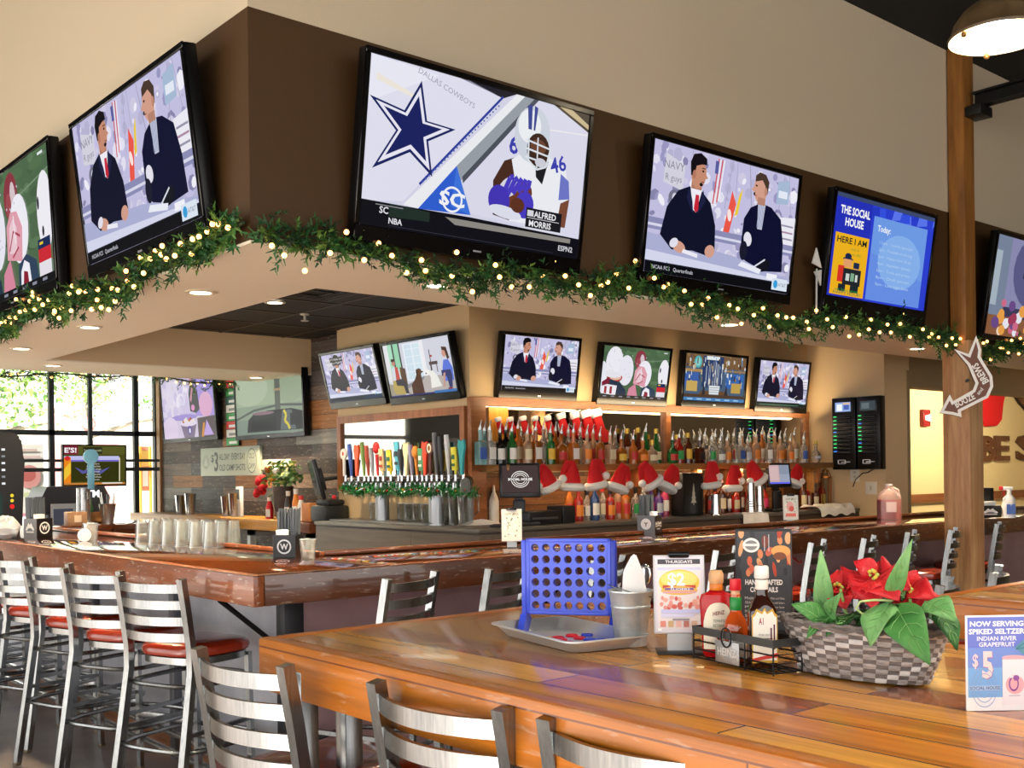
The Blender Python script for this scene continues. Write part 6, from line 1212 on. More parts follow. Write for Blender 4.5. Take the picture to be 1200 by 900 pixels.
m = MB(); m.tube([pv(1045, 704, -.03), pv(1025, 703, -.06), pv(1008, 705, -.07), pv(1003, 713, -.07), pv(1010, 719, -.06), pv(1022, 719, -.05)], .0022, 8); m.build('curled_stem', mat('#b8d08a', .5), t)
for a, b in (((962, 712), (974, 728)), ((1040, 706), (1046, 722)), ((1066, 700), (1070, 722)), ((1085, 705), (1080, 722)), ((985, 690), (992, 722)), ((1026, 675), (1024, 722))): m = MB(); m.tube([pv(*a, .0), pv(*b, .0)], .003, 8); m.build('stem', mat('#8fb860', .5), t)
# ---------------------------------------------------------------- seltzer card in a clear stand
ca, cb = onz(1128, 828, TT), onz(1199, 836, TT); cdv = cb-ca; cdv.z = 0; cdv.normalize(); b_ = ca+cdv*.056; w, h = .106, .160
t = thing('price_card', 'small standing blue card advertising a five-dollar seltzer at the right table end', 'card', (b_.x, b_.y, TT), FACE+.03)
m = MB(); m.lohi((-w/2, .0, .0), (w/2, .0025, h), .0005); m.build('card', mat('#f4f4f8', .4), t); m = MB(); m.lohi((-.02, .0025, 0), (.02, .05, .002)); m.poly([(-.012, .05, .001), (.012, .05, .001), (.012, .003, h*.6), (-.012, .003, h*.6)]); m.build('easel_back', mat('#e8e8ee', .4), t)
P = Pic((-w/2, -.0003, 0), (w, 0, 0), (0, 0, h), (0, -1, 0), eps=.00004)
P.rect(0, 0, 1, 1, '#f6f6fa').rect(.03, .14, .97, .98, '#7fb4ec').rect(.03, .62, .97, .98, '#6f7fd8').rect(.03, .45, .97, .66, '#7897e2')
P.text('NOW SERVING', .5, .885, .052, '#ffffff', bold=.035, width=.86).text('SPIKED SELTZER', .5, .805, .052, '#ffffff', bold=.035, width=.9).text('INDIAN RIVER', .5, .735, .045, '#f4f6ff', bold=.02, width=.64).text('GRAPEFRUIT', .5, .672, .045, '#f4f6ff', bold=.02, width=.58)
P.text('$', .16, .46, .13, '#a878b8', bold=.02).text('$', .15, .465, .13, '#f6dce0', bold=.02).text('5', .355, .345, .26, '#a878b8', bold=.04).text('5', .345, .355, .26, '#f8dcdc', bold=.04)
for r0 in (.2, .15, .1): P.ringc(.29, .24, r0, .008, '#8aa6d8')
P.rect(.05, .215, .54, .265, '#a9c8f0').text('SOCIAL HOUSE', .30, .222, .035, '#3a4a8c', bold=.01, width=.48)
P.rect(.58, .06, .95, .56, '#f2eef4').ell(.765, .56, .185, .02, '#e6b4bc').rect(.58, .535, .95, .555, '#e6b4bc').ell(.78, .27, .15, .10, '#f0b4bc').ringc(.76, .28, .07, .02, '#8a4a9c').rect(.7, .34, .86, .36, '#f2eef4').ell(.80, .34, .05, .03, '#9a5aa8').rect(.68, .15, .86, .16, '#c9b8cc').poly([(.78, .66), (.97, .56), (.97, .76)], '#5f9ab0').line([(.8, .64), (.96, .72)], .012, '#3f7d8c').line([(.8, .64), (.96, .66)], .012, '#3f7d8c').rect(.95, .2, .99, .36, '#3a4a8c')
P.build('print', t)
# ================================================================ THINGS ON THE BAR
def straw_caddy(q, rz, label, c1, c2, logo1, logo2, sc=1.0):
    """square napkin and straw holder: two faces with round marks, straws standing in the back"""
    t = thing('straw_caddy', label, 'caddy', q, rz); s_ = .115*sc; h = .115*sc
    m = MB(); m.lohi((-s_/2, -s_/2, 0), (s_/2, s_/2, .006)); m.lohi((-s_/2, -s_/2, 0), (s_/2, -s_/2+.006, h)); m.lohi((-s_/2, s_/2-.006, 0), (s_/2, s_/2, h)); m.lohi((s_/2-.006, -s_/2+.006, 0), (s_/2, s_/2-.006, h)); m.lohi((-s_/2+.006, -.004, 0), (s_/2-.006, .004, h*1.1)); m.build('holder', mat(c1, .35), t)
    m = MB(); m.lohi((-s_/2-.001, -s_/2, 0), (-s_/2+.006, s_/2, h)); m.build('side_panel', mat(c2, .35), t)
    P = Pic((-s_/2, -s_/2-.0008, 0), (s_, 0, 0), (0, 0, h), (0, -1, 0)); logo1(P); P.build('front_emblem', t)
    P = Pic((-s_/2-.002, s_/2, 0), (0, -s_, 0), (0, 0, h), (-1, 0, 0)); logo2(P); P.build('side_emblem', t)
    m = MB(); r = random.Random(3)
    st = MB()
    for k in range(70): x, y = r.uniform(-s_*.44, s_*.44), r.uniform(-.01, s_*.44); st.cyl((x, y, .008), (x+r.uniform(-.006, .006), y+r.uniform(-.004, .004), h*2.1*r.uniform(.93, 1.03)), .0036, n=6)
    o = st.build('straws', mat('#5b6268', .35), t); o['kind'] = 'stuff'
    m.lohi((-s_*.4, -s_*.42, .008), (s_*.1, -s_*.14, h*1.22), .004); m.build('napkins', mat('#f2f2f4', .85), t); return t
def lg_round(P): P.ell(.5, .5, .32, .32, '#f2f2f2').ell(.5, .5, .25, .25, '#1b1b1d').text('W', .5, .38, .25, '#f2f2f2', bold=.03, width=.36)
def lg_crown(P): P.ell(.5, .38, .33, .28, '#f0f0f0', 0, 20, 0, PI).ell(.5, .36, .2, .14, '#7b7f83', 0, 20, 0, PI).rect(.2, .26, .8, .33, '#f0f0f0').poly([(.3, .62), (.4, .78), (.5, .66), (.6, .78), (.7, .62)], '#f0f0f0')
def lg_word(P): P.text("Jack Daniel's", .5, .52, .15, '#ecece8', bold=.02, width=.8).line([(.1, .42), (.5, .46), (.9, .42)], .03, '#ecece8').text('TENNESSEE', .5, .25, .07, '#ecece8', width=.4)
def lg_bird(P): P.ell(.5, .55, .3, .3, '#efefef').text('Y', .5, .42, .22, '#35383b', bold=.03)
q = onz(338, 654, BT); straw_caddy((q.x+.02, q.y+.04, BT), -PI/4+.35-PI/8, 'grey and black straw caddy on the bar corner, beside a clear tumbler', '#1b1b1d', '#8b8f93', lg_round, lg_crown)
q = onz(762, 626, BT); straw_caddy((q.x+.03, q.y+.03, BT), FACE+PI/4+.25, 'straw caddy with cursive lettering on black, on the right bar arm', '#121214', '#6f7377', lg_word, lg_bird, 1.05)
q = onz(40, 630, BT); straw_caddy((q.x+.04, q.y+.04, BT), FACE+PI/4+.3, 'straw caddy with a round emblem on the far left bar arm', '#161618', '#7b7f83', lg_round, lg_crown, 1.15)
q = onz(361, 656, BT); tumbler('tumbler', 'clear faceted tumbler beside the straw caddy on the bar corner', (q.x, q.y, BT), .033, .042, .10, None, n=10)
q = onz(106, 634, BT); tumbler('tumbler', 'clear tumbler standing alone on the left bar arm', (q.x, q.y, BT), .045, .052, .115, None, n=10)
q = onz(98, 618, BT); t = thing('coaster', 'white round paper coaster leaning against the lone tumbler', 'coaster', (onz(108, 634, BT).x-.06, onz(108, 634, BT).y-.03, BT), -.5); m = MB(); m.cyl((0, -.004, .042), (0, .004, .042), .042, n=28); m.build('disc', mat('#eceef0', .6), t)
g0_, g1_ = onz(166, 637, BT), onz(246, 642, BT); pint = None; k = 0
for r_ in range(3):
    for c_ in range(6):
        f = c_/5; p = g0_*(1-f)+g1_*f+Vector((.09*r_, .03*r_, 0)); lab = 'upturned clear pint glass, %s from the left in the %s row of the cluster' % (ordinal(c_), ('front', 'middle', 'back')[r_])
        if pint is None: pint = tumbler('pint_glass', lab, p, .03, .042, .15, 'upturned pint glasses on the left bar arm', inv=True, n=20)
        else: dup(pint, p, 0, lab)
# check-presenter stands
def small_card(P):
    P.rect(0, 0, 1, 1, '#cfcfc9'); r = random.Random(7)
    for i in range(40): P.ell(r.uniform(.1, .9), r.uniform(.1, .9), r.uniform(.02, .08), r.uniform(.015, .04), r.choice(['#8d8f7c', '#e6e6de', '#a9a48c', '#6f7468', '#f0efe6']), r.uniform(0, 3), 8)
    P.text('HAPPY HOUR', .5, .82, .07, '#5a5c4c', width=.7).text('DRINKS', .5, .2, .06, '#f4f4ee', width=.5)
def small_card_red(P): small_card(P); P.ell(.45, .55, .25, .2, '#d8a0a0').ell(.55, .45, .18, .12, '#c8504a').rect(.15, .12, .85, .26, '#d86a60')
b_ = onz(600, 642, BT); w, h = sized((587, 594), (611, 632), b_); clip_stand(b_, w, h, .035, 'small silver clip menu stand on the right bar arm, left of the blue game', small_card, FACE, clipw=.5)
b_ = onz(927, 612, BT); b_ = Vector((onz(927, 614, BT).x, onz(927, 614, BT).y, BT)); w, h = sized((917, 582), (935, 611), b_); clip_stand(b_, w, h, .03, 'small silver clip menu stand in front of the grey order terminal', small_card_red, FACE, clipw=.5)
q = ony(1007, 590, 5.86); w, h = .11, .14; clip_stand(Vector((q.x, 5.86, CT)), w, h, .02, 'small silver clip stand on the counter under the charger racks', small_card, FACE, clipw=.5)
# grey cloth hanging over the counter edge, beside the shakers
a_ = onz(868, 600, CT); t = thing('hanging_towel', 'pale grey towel draped over the back counter edge under the shaker cups', 'towel', (ony(883, 600, CY).x, CY-.01, CT)); m = MB(); n = 14; gv = []
for i in range(n+1):
    x = -.17+.34*i/n; gv.append([m.bm.verts.new((x*(1+.12*s_/.24), y+.006*math.sin(i*.8), z)) for (y, z, s_) in ((.14, .006, 0), (.02, .007, 0), (-.008, .0, 0), (-.014, -.06, .06), (-.016, -.13, .13))])
for i in range(n):
    for j in range(4): m.face([gv[i][j], gv[i+1][j], gv[i+1][j+1], gv[i][j+1]])
o = m.build('cloth', mat('#d9d6d4', .85), t); sl = o.modifiers.new('thick', 'SOLIDIFY'); sl.thickness = .005; sl.offset = 1
# pink liquid jug
q = onz(1042, 609, BT); d_ = q.x*FW.x+q.y*FW.y; t = thing('soap_jug', 'clear plastic gallon jug half full of pink liquid on the bar', 'jug', q, FACE); jr = 12.5/CAM_F*d_; jh = 42/CAM_F*d_
def jug(m, z0, z1, k=1.0):
    m.lathe([(0, z0)]+[(jr*k*(1 if f < .62 else max(.3, 1-(f-.62)*2.0)), jh*f) for f in [z0/jh, .1, .3, .5, .6, .66, .74, .84, .93] if z0/jh <= f <= z1/jh]+[(0, z1)] if False else [(0, z0*jh), (jr*k, z0*jh), (jr*k, min(z1, .6)*jh)]+([(jr*.92*k, .7*jh), (jr*.6*k, .82*jh), (jr*.32*k, .9*jh), (jr*.3*k, z1*jh), (0, z1*jh)] if z1 > .65 else [(0, z1*jh)]), 20)
    for v in m.bm.verts:
        if v.co.z < .72*jh: a = math.atan2(v.co.y, v.co.x); kk = (abs(math.cos(a))**5+abs(math.sin(a))**5)**(-1/5); v.co.x *= kk; v.co.y *= kk*.8
m = MB(); jug(m, 0, .96); m.build('jug_body', mat('#f6d9d6', .2, trans=.55, alpha=.55), t); m = MB(); jug(m, .01, .56, .97); m.build('pink_liquid', mat('#e0323c', .2, trans=.3), t); m = MB(); m.cyl((0, 0, jh*.95), (0, 0, jh*1.0), jr*.36, n=18); m.build('cap', mat('#f4f2f0', .4), t)
m = MB(); m.lohi((-jr*.55, -jr*.86, jh*.22), (jr*.4, -jr*.84, jh*.5)); m.build('label', mat('#f2dcdc', .5), t); m = MB(); m.tube([(jr*.4, 0, jh*.88), (jr*.85, 0, jh*.82), (jr*.95, 0, jh*.66)], jr*.14, 8); m.build('handle', mat('#f6d9d6', .3, trans=.3), t)
# black napkin box right of the post
q = onz(1163, 607, BT); t = thing('napkin_box', 'black napkin holder with a white emblem, right of the timber post', 'napkin holder', (q.x, q.y+.06, BT), FACE+.3); m = MB(); m.lohi((-.11, -.06, 0), (.11, .06, .10), .005); m.lohi((-.09, 0, .10), (.09, .06, .24), .005); m.build('holder', mat('#18181a', .35), t)
m = MB(); m.lohi((-.07, -.045, .10), (.07, -.005, .135), .004); m.build('napkins', mat('#e6e4e0', .85), t); P = Pic((-.11, -.0606, 0), (.22, 0, 0), (0, 0, .1), (0, -1, 0)); lg_crown(P); P.build('emblem', t)
# spray bottle
q = onz(1190, 607, BT); t = thing('spray_bottle', 'white spray bottle with a red trigger on the bar, right of the post', 'spray bottle', (q.x, q.y+.05, BT), FACE); m = MB(); m.lathe([(0, 0), (.05, 0), (.052, .12), (.045, .16), (.02, .19), (.018, .21)], 20, sy=.7); m.build('bottle_body', mat('#e8eaee', .35, trans=.2), t); m = MB(); m.lohi((-.035, -.036, .03), (.035, -.0345, .11)); m.build('label', mat('#4a6ab8', .5), t)
m = MB(); m.lohi((-.05, -.012, .22), (.03, .012, .25), .004); m.cyl((0, 0, .2), (0, 0, .225), .02, n=14); m.build('nozzle_head', mat('#f0efee', .4), t); m = MB(); m.tube([(-.03, 0, .225), (-.045, 0, .2), (-.04, 0, .18)], .006, 6); m.lohi((-.075, -.012, .222), (-.05, .012, .252), .003); m.build('trigger', mat('#d8242c', .4), t)
# things at the far arm of the bar
q = onz(96, 608, BT); fx = 9.85
def far(px): p = ony(px, 600, fx); return Vector((p.x, fx, BT))
t = thing('single_draft_tower', 'steel beer tower with one blue lollipop tap handle on the far bar arm', 'beer tower', far(98)); m = MB(); m.lathe([(.09, 0), (.09, .015), (.06, .03), (.058, .30), (.06, .32), (0, .325)], 24); m.build('column', mat('#b9bbbd', .25, .95), t)
m = MB(); m.tube([(0, -.05, .29), (0, -.1, .28), (0, -.11, .22)], .014, 8); m.build('faucet', CH, t); m = MB(); m.lohi((.0, -.12, .31), (.06, -.10, .54), .008); m.cyl((.03, -.122, .60), (.03, -.098, .60), .065, n=28); m.build('tap_handle', mat('#4f7f9c', .4), t)
p = far(126); t = thing('utensil_bucket', 'small steel bucket of utensils on the far bar arm', 'bucket', p); m = MB(); m.lathe([(0, 0), (.05, 0), (.075, .17), (.08, .175), (.07, .175), (.045, .01)], 24); m.build('body', mat('#c2c3c2', .25, .9), t)
for i in range(6): a = i*1.1; m = MB(); m.tube([(.02*math.cos(a), .02*math.sin(a), .02), (.07*math.cos(a), .05*math.sin(a), .24+.02*(i % 3))], .006, 6); m.build('utensil_handle', mat(['#d8d9da', '#4a4c50', '#c9cacb'][i % 3], .3, .7), t)
p = far(84); t = thing('condiment_tray', 'small wooden caddy holding a green bottle on the far bar arm', 'caddy', (p.x+.2, p.y+.1, BT)); m = MB(); m.lohi((-.1, -.07, 0), (.1, .07, .02)); m.lohi((-.1, -.07, 0), (.1, -.055, .10)); m.lohi((-.1, .055, 0), (.1, .07, .10)); m.lohi((-.1, -.07, 0), (-.085, .07, .10)); m.lohi((.085, -.07, 0), (.1, .07, .10)); m.build('box', mat('#b0763a', .5), t); m = MB(); m.lathe([(0, .02), (.025, .02), (.025, .14), (.01, .18), (.01, .22)], 14); m.build('green_bottle', mat('#3a7a3a', .3), t)
p = far(77); t = thing('wood_block', 'small brown wooden block holder on the far bar arm', 'holder', (p.x, p.y-.25, BT)); m = MB(); m.lohi((-.08, -.06, 0), (.08, .06, .12), .006); m.build('block', mottled('#7d5a40', '#a5805f', 5, .5, .1), t); m = MB(); m.lohi((-.03, -.063, .03), (.03, -.06, .09)); m.build('face', mat('#c9b49a', .5), t)
a_ = ony(48, 600, 11.3); t = thing('cash_machine', 'dark cash machine with a lit white sign, behind the far bar arm', 'cash machine', (a_.x+.28, 11.3, 0)); m = MB(); m.lohi((-.3, -.25, 0), (.3, .25, 1.15), .02); m.prism([(-.3, 1.1), (.3, 1.1), (.34, 1.3), (.28, 1.42), (-.28, 1.42), (-.34, 1.3)], -.25, .2, Matrix.Rotation(PI/2, 4, 'X')); m.build('cabinet', mat('#3a3b42', .35), t)
P = Pic((-.27, -.262, .75), (.54, 0, 0), (0, 0, .5), (0, -1, 0)); P.rect(0, .1, .45, 1, '#c9d2dc').rect(.05, .5, .4, .9, '#5a6a8c').rect(.5, .0, .95, .75, '#8fa4e0').rect(.55, .1, .9, .5, '#dfe6f6').rect(.05, .15, .4, .4, '#3a3b42'); P.build('front_panels', t)
P = Pic((-.25, -.203, 1.2), (.5, 0, 0), (0, 0, .2), (0, -1, 0), .9); P.O.y = -.258; P.text('ATM', .72, .55, .34, '#ffffff', bold=.04, width=.4); P.build('lit_sign', t)
a_ = ony(3, 560, 9.7); t = thing('game_terminal', 'black countertop game terminal with small lit buttons at the left frame edge', 'game machine', (a_.x-.1, 9.7, BT)); m = MB(); m.prism([(-.3, 0), (.2, 0), (.22, .55), (.2, .75), (.14, .80), (-.3, .80)], -.2, .2, Matrix.Rotation(PI/2, 4, 'X')); bmesh.ops.bevel(m.bm, geom=m.bm.edges[:], offset=.02, segments=2, affect='EDGES'); m.build('cabinet', mat('#141416', .3), t)
P = Pic((-.28, -.202, .05), (.46, 0, 0), (0, 0, .7), (0, -1, 0), .7)
for i in range(4):
    for j in range(6): P.rect(.3+.13*i, .45+.08*j, .36+.13*i, .475+.08*j, ['#e6e8ec', '#8a8c90', '#f4f4f6'][(i+j) % 3])
P.ell(.86, .32, .03, .02, '#f0d23a').ell(.86, .26, .03, .02, '#f0d23a').ell(.86, .19, .04, .028, '#e02a2a').rect(.3, .08, .7, .34, '#2a3a34'); P.build('buttons', t)
p = onz(8, 632, BT); t = thing('plastic_bag', 'crumpled clear plastic bag at the left end of the bar', 'bag', (p.x, p.y, BT)); m = MB(); m.ball((0, 0, .07), .09, 16, 12, (1, .8, .85)); rr = random.Random(13)
for v in m.bm.verts: v.co = Vector((v.co.x*rr.uniform(.8, 1.15), v.co.y*rr.uniform(.8, 1.15), max(0, v.co.z*rr.uniform(.85, 1.15))))
m.build('sheet', mat('#eceef2', .25, trans=.5), t)
# ================================================================ PLANK WALL
led = thing('wall_ledge', 'pale timber ledge along the plank wall', 'ledge', (WX, 0, 0)); m = MB(); m.lohi((-.42, 8.62, 1.0), (0, 12.2, 1.10), .006); m.build('ledge_board', planks([(0, '#a9752e'), (.5, '#c8963f'), (1, '#d8aa58')], 2.4, .3, (1, 2, 0), .45, .1, .4, '#6b4418', .002, 2, .1, .15), led); m = MB(); m.lohi((-.42, 8.2, 1.0), (0, 8.615, 1.09), .006); m.build('dark_end', planks([(0, '#5f2f18'), (.5, '#7a3f20'), (1, '#8a4a28')], 2.4, .3, (1, 2, 0), .45, .1, .4, '#2c1608', .002, 2, .1, .15), led)
for y in (8.3, 9.4, 10.6): m = MB(); m.lohi((-.36, y, 0), (-.3, y+.06, 1.0)); m.lohi((-.36, y, .94), (0, y+.06, 1.0)); m.build('leg', mat('#c2ccd0', .4, .4), led)
def onw(px, py, off=.2): return Vector((WX-off, onx(px, py, WX-off).y, 1.10))
a_, b_ = onx(237, 528, WX-.02), onx(306, 557, WX-.02)
t = thing('shot_sign', 'pale green-grey rectangular sign reading $3 all day every day old camp shots', 'sign', (WX-.02, 0, 0)); m = MB(); m.lohi((-.02, b_.y, b_.z), (.018, a_.y, a_.z+.02), .003); m.build('board', mat('#b6bfac', .5), t)
P = Pic((-.0205, a_.y, b_.z), (0, b_.y-a_.y, 0), (0, 0, a_.z-b_.z+.02), (-1, 0, 0)); P.text('$', .22, .50, .26, '#4c5450', bold=.02, width=.05).text('3', .285, .18, .66, '#4c5450', bold=.02, width=.07).text('ALL DAY : EVERY DAY', .56, .56, .22, '#4c5450', bold=.01, width=.44).text('OLD CAMP SHOTS', .56, .18, .22, '#4c5450', bold=.01, width=.44)
P.ell(.885, .5, .075, .42, '#4c5450').ell(.885, .5, .069, .385, '#b6bfac').text('OLD', .885, .58, .18, '#4c5450', width=.09).text('CAMP', .885, .24, .18, '#4c5450', width=.1).ell(.1, .5, .06, .26, '#a8b19e').poly([(.06, .36), (.1, .66), (.14, .36)], '#c4ccba'); P.build('lettering', t)
a_, b_ = onx(307, 539, WX-.01), onx(340, 552, WX-.01); t = thing('white_plank', 'short whitewashed plank fixed beside the shot sign', 'plank', (WX, 0, 0)); m = MB(); m.lohi((-.02, b_.y, b_.z), (0, a_.y, a_.z), .002); m.build('board', mottled('#c9c2ae', '#e6dfcc', 4, .7, .2, (6, .5, 6)), t)
a_, b_ = onx(264, 441, WX-.03), onx(280, 522, WX-.03); t = thing('draft_list_sign', 'tall narrow strip of red, green and white beer name tiles between the two wall televisions', 'sign', (WX, 0, 0)); m = MB(); m.lohi((-.03, b_.y, b_.z), (0, a_.y, 2.5), .002); m.build('board', mat('#1b1b1a', .5), t)
P = Pic((-.031, a_.y, b_.z), (0, b_.y-a_.y, 0), (0, 0, 2.5-b_.z), (-1, 0, 0)); cs = ['#2f9a44', '#f2efe8', '#d8342c', '#2f9a44', '#f2efe8', '#1f5a4a', '#2f9a44', '#d8342c']
for i, c in enumerate(cs): P.rect(.04, i/8+.005, .96, (i+1)/8-.005, c).rect(.25, i/8+.03, .85, i/8+.07, '#f4f4ee' if c != '#f2efe8' else '#8a8a86')
P.build('tiles', t)
a_ = ony(361, 466, 9.5); t = thing('arrow_sign', 'small brown and white arrow sign hung right of the wall televisions', 'sign', a_, FACE)
ar = [(x*.52, z*.72) for x, z in [(-.17, .15), (-.07, .08), (.03, .03), (.03, .10), (.17, -.10), (.06, -.20), (.05, -.10), (-.05, -.06), (-.16, -.03), (-.11, .05)]]
m = MB(); m.prism(ar, 0, .02, Matrix.Rotation(PI/2, 4, 'X')); m.build('arrow_board', mat('#f2eadc', .5), t); m = MB(); m.prism([(x*.8, z*.78) for x, z in ar], .02, .024, Matrix.Rotation(PI/2, 4, 'X')); m.build('brown_face', mat('#a8592a', .5), t); hz = SB-.012-a_.z; m = MB(); m.tube([(-.05, 0, .06), (-.05, 0, hz)], .002, 6); m.tube([(.03, 0, .05), (.03, 0, hz)], .002, 6); m.build('hanger', mat('#222222', .5), t)
P = Pic((-.04, -.0245, -.02), (.08, 0, 0), (0, 0, .04), (0, -1, 0)); P.text('BREWS', .5, .2, .45, '#e8dcc8', width=.8, rot=-.25); P.build('lettering', t)
# plant pot with red flowers and greenery
p = onw(332, 602); t = thing('flower_pot', 'dark vase of greenery with red blooms and small baubles on the ledge', 'plant', p); m = MB(); m.lathe([(0, 0), (.06, 0), (.085, .12), (.1, .30), (.09, .30), (.07, .02)], 20); m.build('vase', mottled('#3a302a', '#5a4a40', 5, .6, .2), t); r = random.Random(21); m = MB(); ms = [mat('#2f5a28', .6), mat('#4a7a34', .6), mat('#7d8a3a', .6)]
for i in range(260):
    a = r.uniform(0, 2*PI); b2 = r.uniform(.1, 1.3); L = r.uniform(.1, .3); c = Vector((min(.1, math.cos(a)*math.cos(b2)*L*.6), math.sin(a)*math.cos(b2)*L, .30+math.sin(b2)*L*.9)); d = Vector((r.gauss(0, 1), r.gauss(0, 1), r.gauss(0, .6))).normalized()*.05; w = d.cross(Vector((r.gauss(0, 1), r.gauss(0, 1), r.gauss(0, 1)))).normalized()*.016; m.use(ms[i % 3]); m.poly([c-d*.5, c+w, c+d, c-w])
m.build('greenery', None, t, sharp=0, fix=False)
for i, (y, z, c, s_) in enumerate(((.33, .36, '#c8141f', .07), (.36, .25, '#b81018', .075), (.29, .30, '#d8202a', .05))):
    m = MB()
    for j in range(7): a = j*.9; m.ball((-.05+s_*.4*math.cos(a), y+s_*.45*math.sin(a), z+s_*.3*math.sin(a*1.7)), s_*.5, 8, 6)
    m.build('red_bloom', mat(c, .6), t)
for i, (y, z, c) in enumerate(((-.02, .38, '#c8963a'), (-.1, .44, '#d8d0c0'), (.06, .46, '#9c5a2a'))): m = MB(); m.ball((-.12, y, z), .035, 12, 8); m.build('bauble', mat(c, .25, .6), t)
m = MB(); m.tube([(0, .3, .2), (-.02, .1, .25), (0, 0, .2)], .006, 6); m.build('stem', mat('#4a5a2a', .6), t)
for px, c, cc_, h, lab in ((316, '#c41a20', '#e8e2d8', .20, 'small red and white shaker bottle on the ledge beside the vase'), (338, '#2a2220', '#e8e0d0', .26, 'dark-capped pale sauce bottle on the ledge, first right of the vase'), (347, '#e8892a', '#e8e2d8', .28, 'orange sauce bottle on the ledge, second right of the vase'), (353, '#f0ece2', '#d83a3a', .22, 'pale bottle with red-green cap on the ledge, third right of the vase')):
    p = onw(px, 602, .3); t = thing('sauce_bottle', lab, 'bottle', p, 0, 'sauce bottles on the ledge'); m = MB(); m.lathe([(0, 0), (.035, 0), (.035, h*.55), (.022, h*.75), (.018, h*.85), (0, h*.85)], 16); m.build('bottle_body', mat(c, .3), t); m = MB(); m.lathe([(.02, h*.83), (.022, h), (0, h)], 14); m.build('cap', mat(cc_, .4), t); m = MB(); wrap(m, .035, 1, h*.1, h*.45, 1.2); o = m.build('label', mat('#efe9dc', .5), t); o.rotation_euler = (0, 0, -PI/2)
p = onw(369, 603, .3); t = thing('wooden_box', 'small square wooden box on the ledge beside the sauce bottles', 'box', p); m = MB(); m.lohi((-.09, -.07, 0), (.09, .07, .16), .004); m.build('box', mottled('#b0682c', '#cf8a48', 4, .5, .1), t); m = MB()
for i in range(4): m.cyl((-.04+.025*i, .0, .155), (-.04+.025*i, .0, .19), .008, n=8)
m.build('pencils', mat('#4a3a2a', .5), t)
p = onw(386, 604, .28); t = thing('receipt_printer', 'black receipt printer at the near end of the plank wall ledge', 'printer', p); m = MB(); m.lohi((-.12, -.13, 0), (.12, .12, .14), .02); m.lohi((-.08, -.1, .14), (.1, .1, .19), .02); m.build('body', mat('#26282a', .4), t); m = MB(); m.ball((0, -.08, .21), .02); m.build('red_button', mat('#c8283a', .4), t)
p = onx(371, 562, WX-.3); t = thing('wall_monitor', 'black monitor on a wall arm seen edge-on beside the taps', 'monitor', p, -1.95); m = MB(); R = Matrix.Rotation(.25, 3, 'X'); m.box((0, 0, 0), (.3, .04, .36), .015, R); m.box((0, .03, 0), (.18, .05, .2), .01, R); m.build('casing', mat('#151517', .4), t); m = MB(); m.box(R @ Vector((0, -.022, 0)), (.26, .004, .32), 0, R); m.build('screen', mat('#5a6468', .15), t); m = MB(); m.tube([(0, .05, 0), (.05, .2, .02), (.12, .36, .04)], .018, 8); m.build('arm', mat('#1c1c1e', .4), t)
for px, h, lab in ((212, .2, 'first steel cup from the window on the plank wall ledge'), (223, .22, 'second steel cup from the window on the plank wall ledge'), (266, .2, 'third steel cup from the window on the ledge, beside the white dispenser'), (275, .23, 'fourth steel cup from the window on the plank wall ledge')):
    p = onw(px, 602, .25); t = thing('steel_cup', lab, 'cup', p, 0, 'steel cups on the ledge'); m = MB(); m.lathe([(0, 0), (.045, 0), (.062, h), (.065, h+.004), (.058, h), (.04, .01), (0, .01)], 20); m.build('cup', mat('#c6c7c8', .2, .95), t)
p = onw(281, 602, .22); t = thing('card_reader', 'upright white and grey card reader on the plank wall ledge', 'card reader', p, -PI/2); m = MB(); m.lohi((-.05, -.02, 0), (.05, .02, .30), .01); m.build('body', mat('#d4d6d6', .4), t); m = MB(); m.lohi((-.035, -.024, .17), (.035, -.02, .27)); m.build('screen', mat('#6a7274', .2), t)
# ================================================================ RIGHT END: ARROW SIGN, WALL LETTERS, STOCKING, STROBE
outl = [(1101, 484), (1113, 462), (1117, 470), (1140, 457), (1143, 449), (1134, 428), (1118, 409), (1135, 415), (1144, 393), (1150, 410), (1149, 418), (1163, 441), (1164, 453), (1158, 466), (1126, 482), (1127, 489), (1116, 486)]
pc0 = ony(1135, 445, 3.70); srz = FACE-.30; sx_ = Vector((math.cos(srz), math.sin(srz), 0)); sn_ = Vector((math.sin(srz), -math.cos(srz), 0))
def lp(px, py):
    d = ray(px, py); o_ = Vector((0, 0, CAM_H)); k = (pc0-o_).dot(sn_)/d.dot(sn_); r_ = o_+d*k-pc0; return r_.dot(sx_), r_.z
loc_ = [lp(*p) for p in outl]
t = thing('arrow_sign', 'curved brown arrow sign with white border reading booze and brews, on the timber post', 'sign', pc0, srz)
m = MB(); m.prism(loc_, -.05, .0, Matrix.Rotation(PI/2, 4, 'X')); m.build('sign_body', mat('#5a1a16', .5), t)
def inset(P_, d):
    out = []; n = len(P_); ar_ = sum(P_[i][0]*P_[(i+1) % n][1]-P_[(i+1) % n][0]*P_[i][1] for i in range(n)); sg = 1 if ar_ > 0 else -1
    for i in range(n):
        p0, p1, p2 = Vector(P_[i-1]), Vector(P_[i]), Vector(P_[(i+1) % n]); e1 = (p1-p0).normalized(); e2 = (p2-p1).normalized(); n1 = Vector((-e1.y, e1.x))*sg; n2 = Vector((-e2.y, e2.x))*sg; b = (n1+n2); b = b.normalized() if b.length > 1e-4 else n1; k = max(.45, b.dot(n1)); out.append(tuple(p1+b*(d/k)))
    return out
P = Pic((0, -.0, 0), (1, 0, 0), (0, 0, 1), (0, -1, 0), eps=.0008)
P.poly(loc_, '#f4efe6').poly(inset(loc_, .020), '#6d3a20')
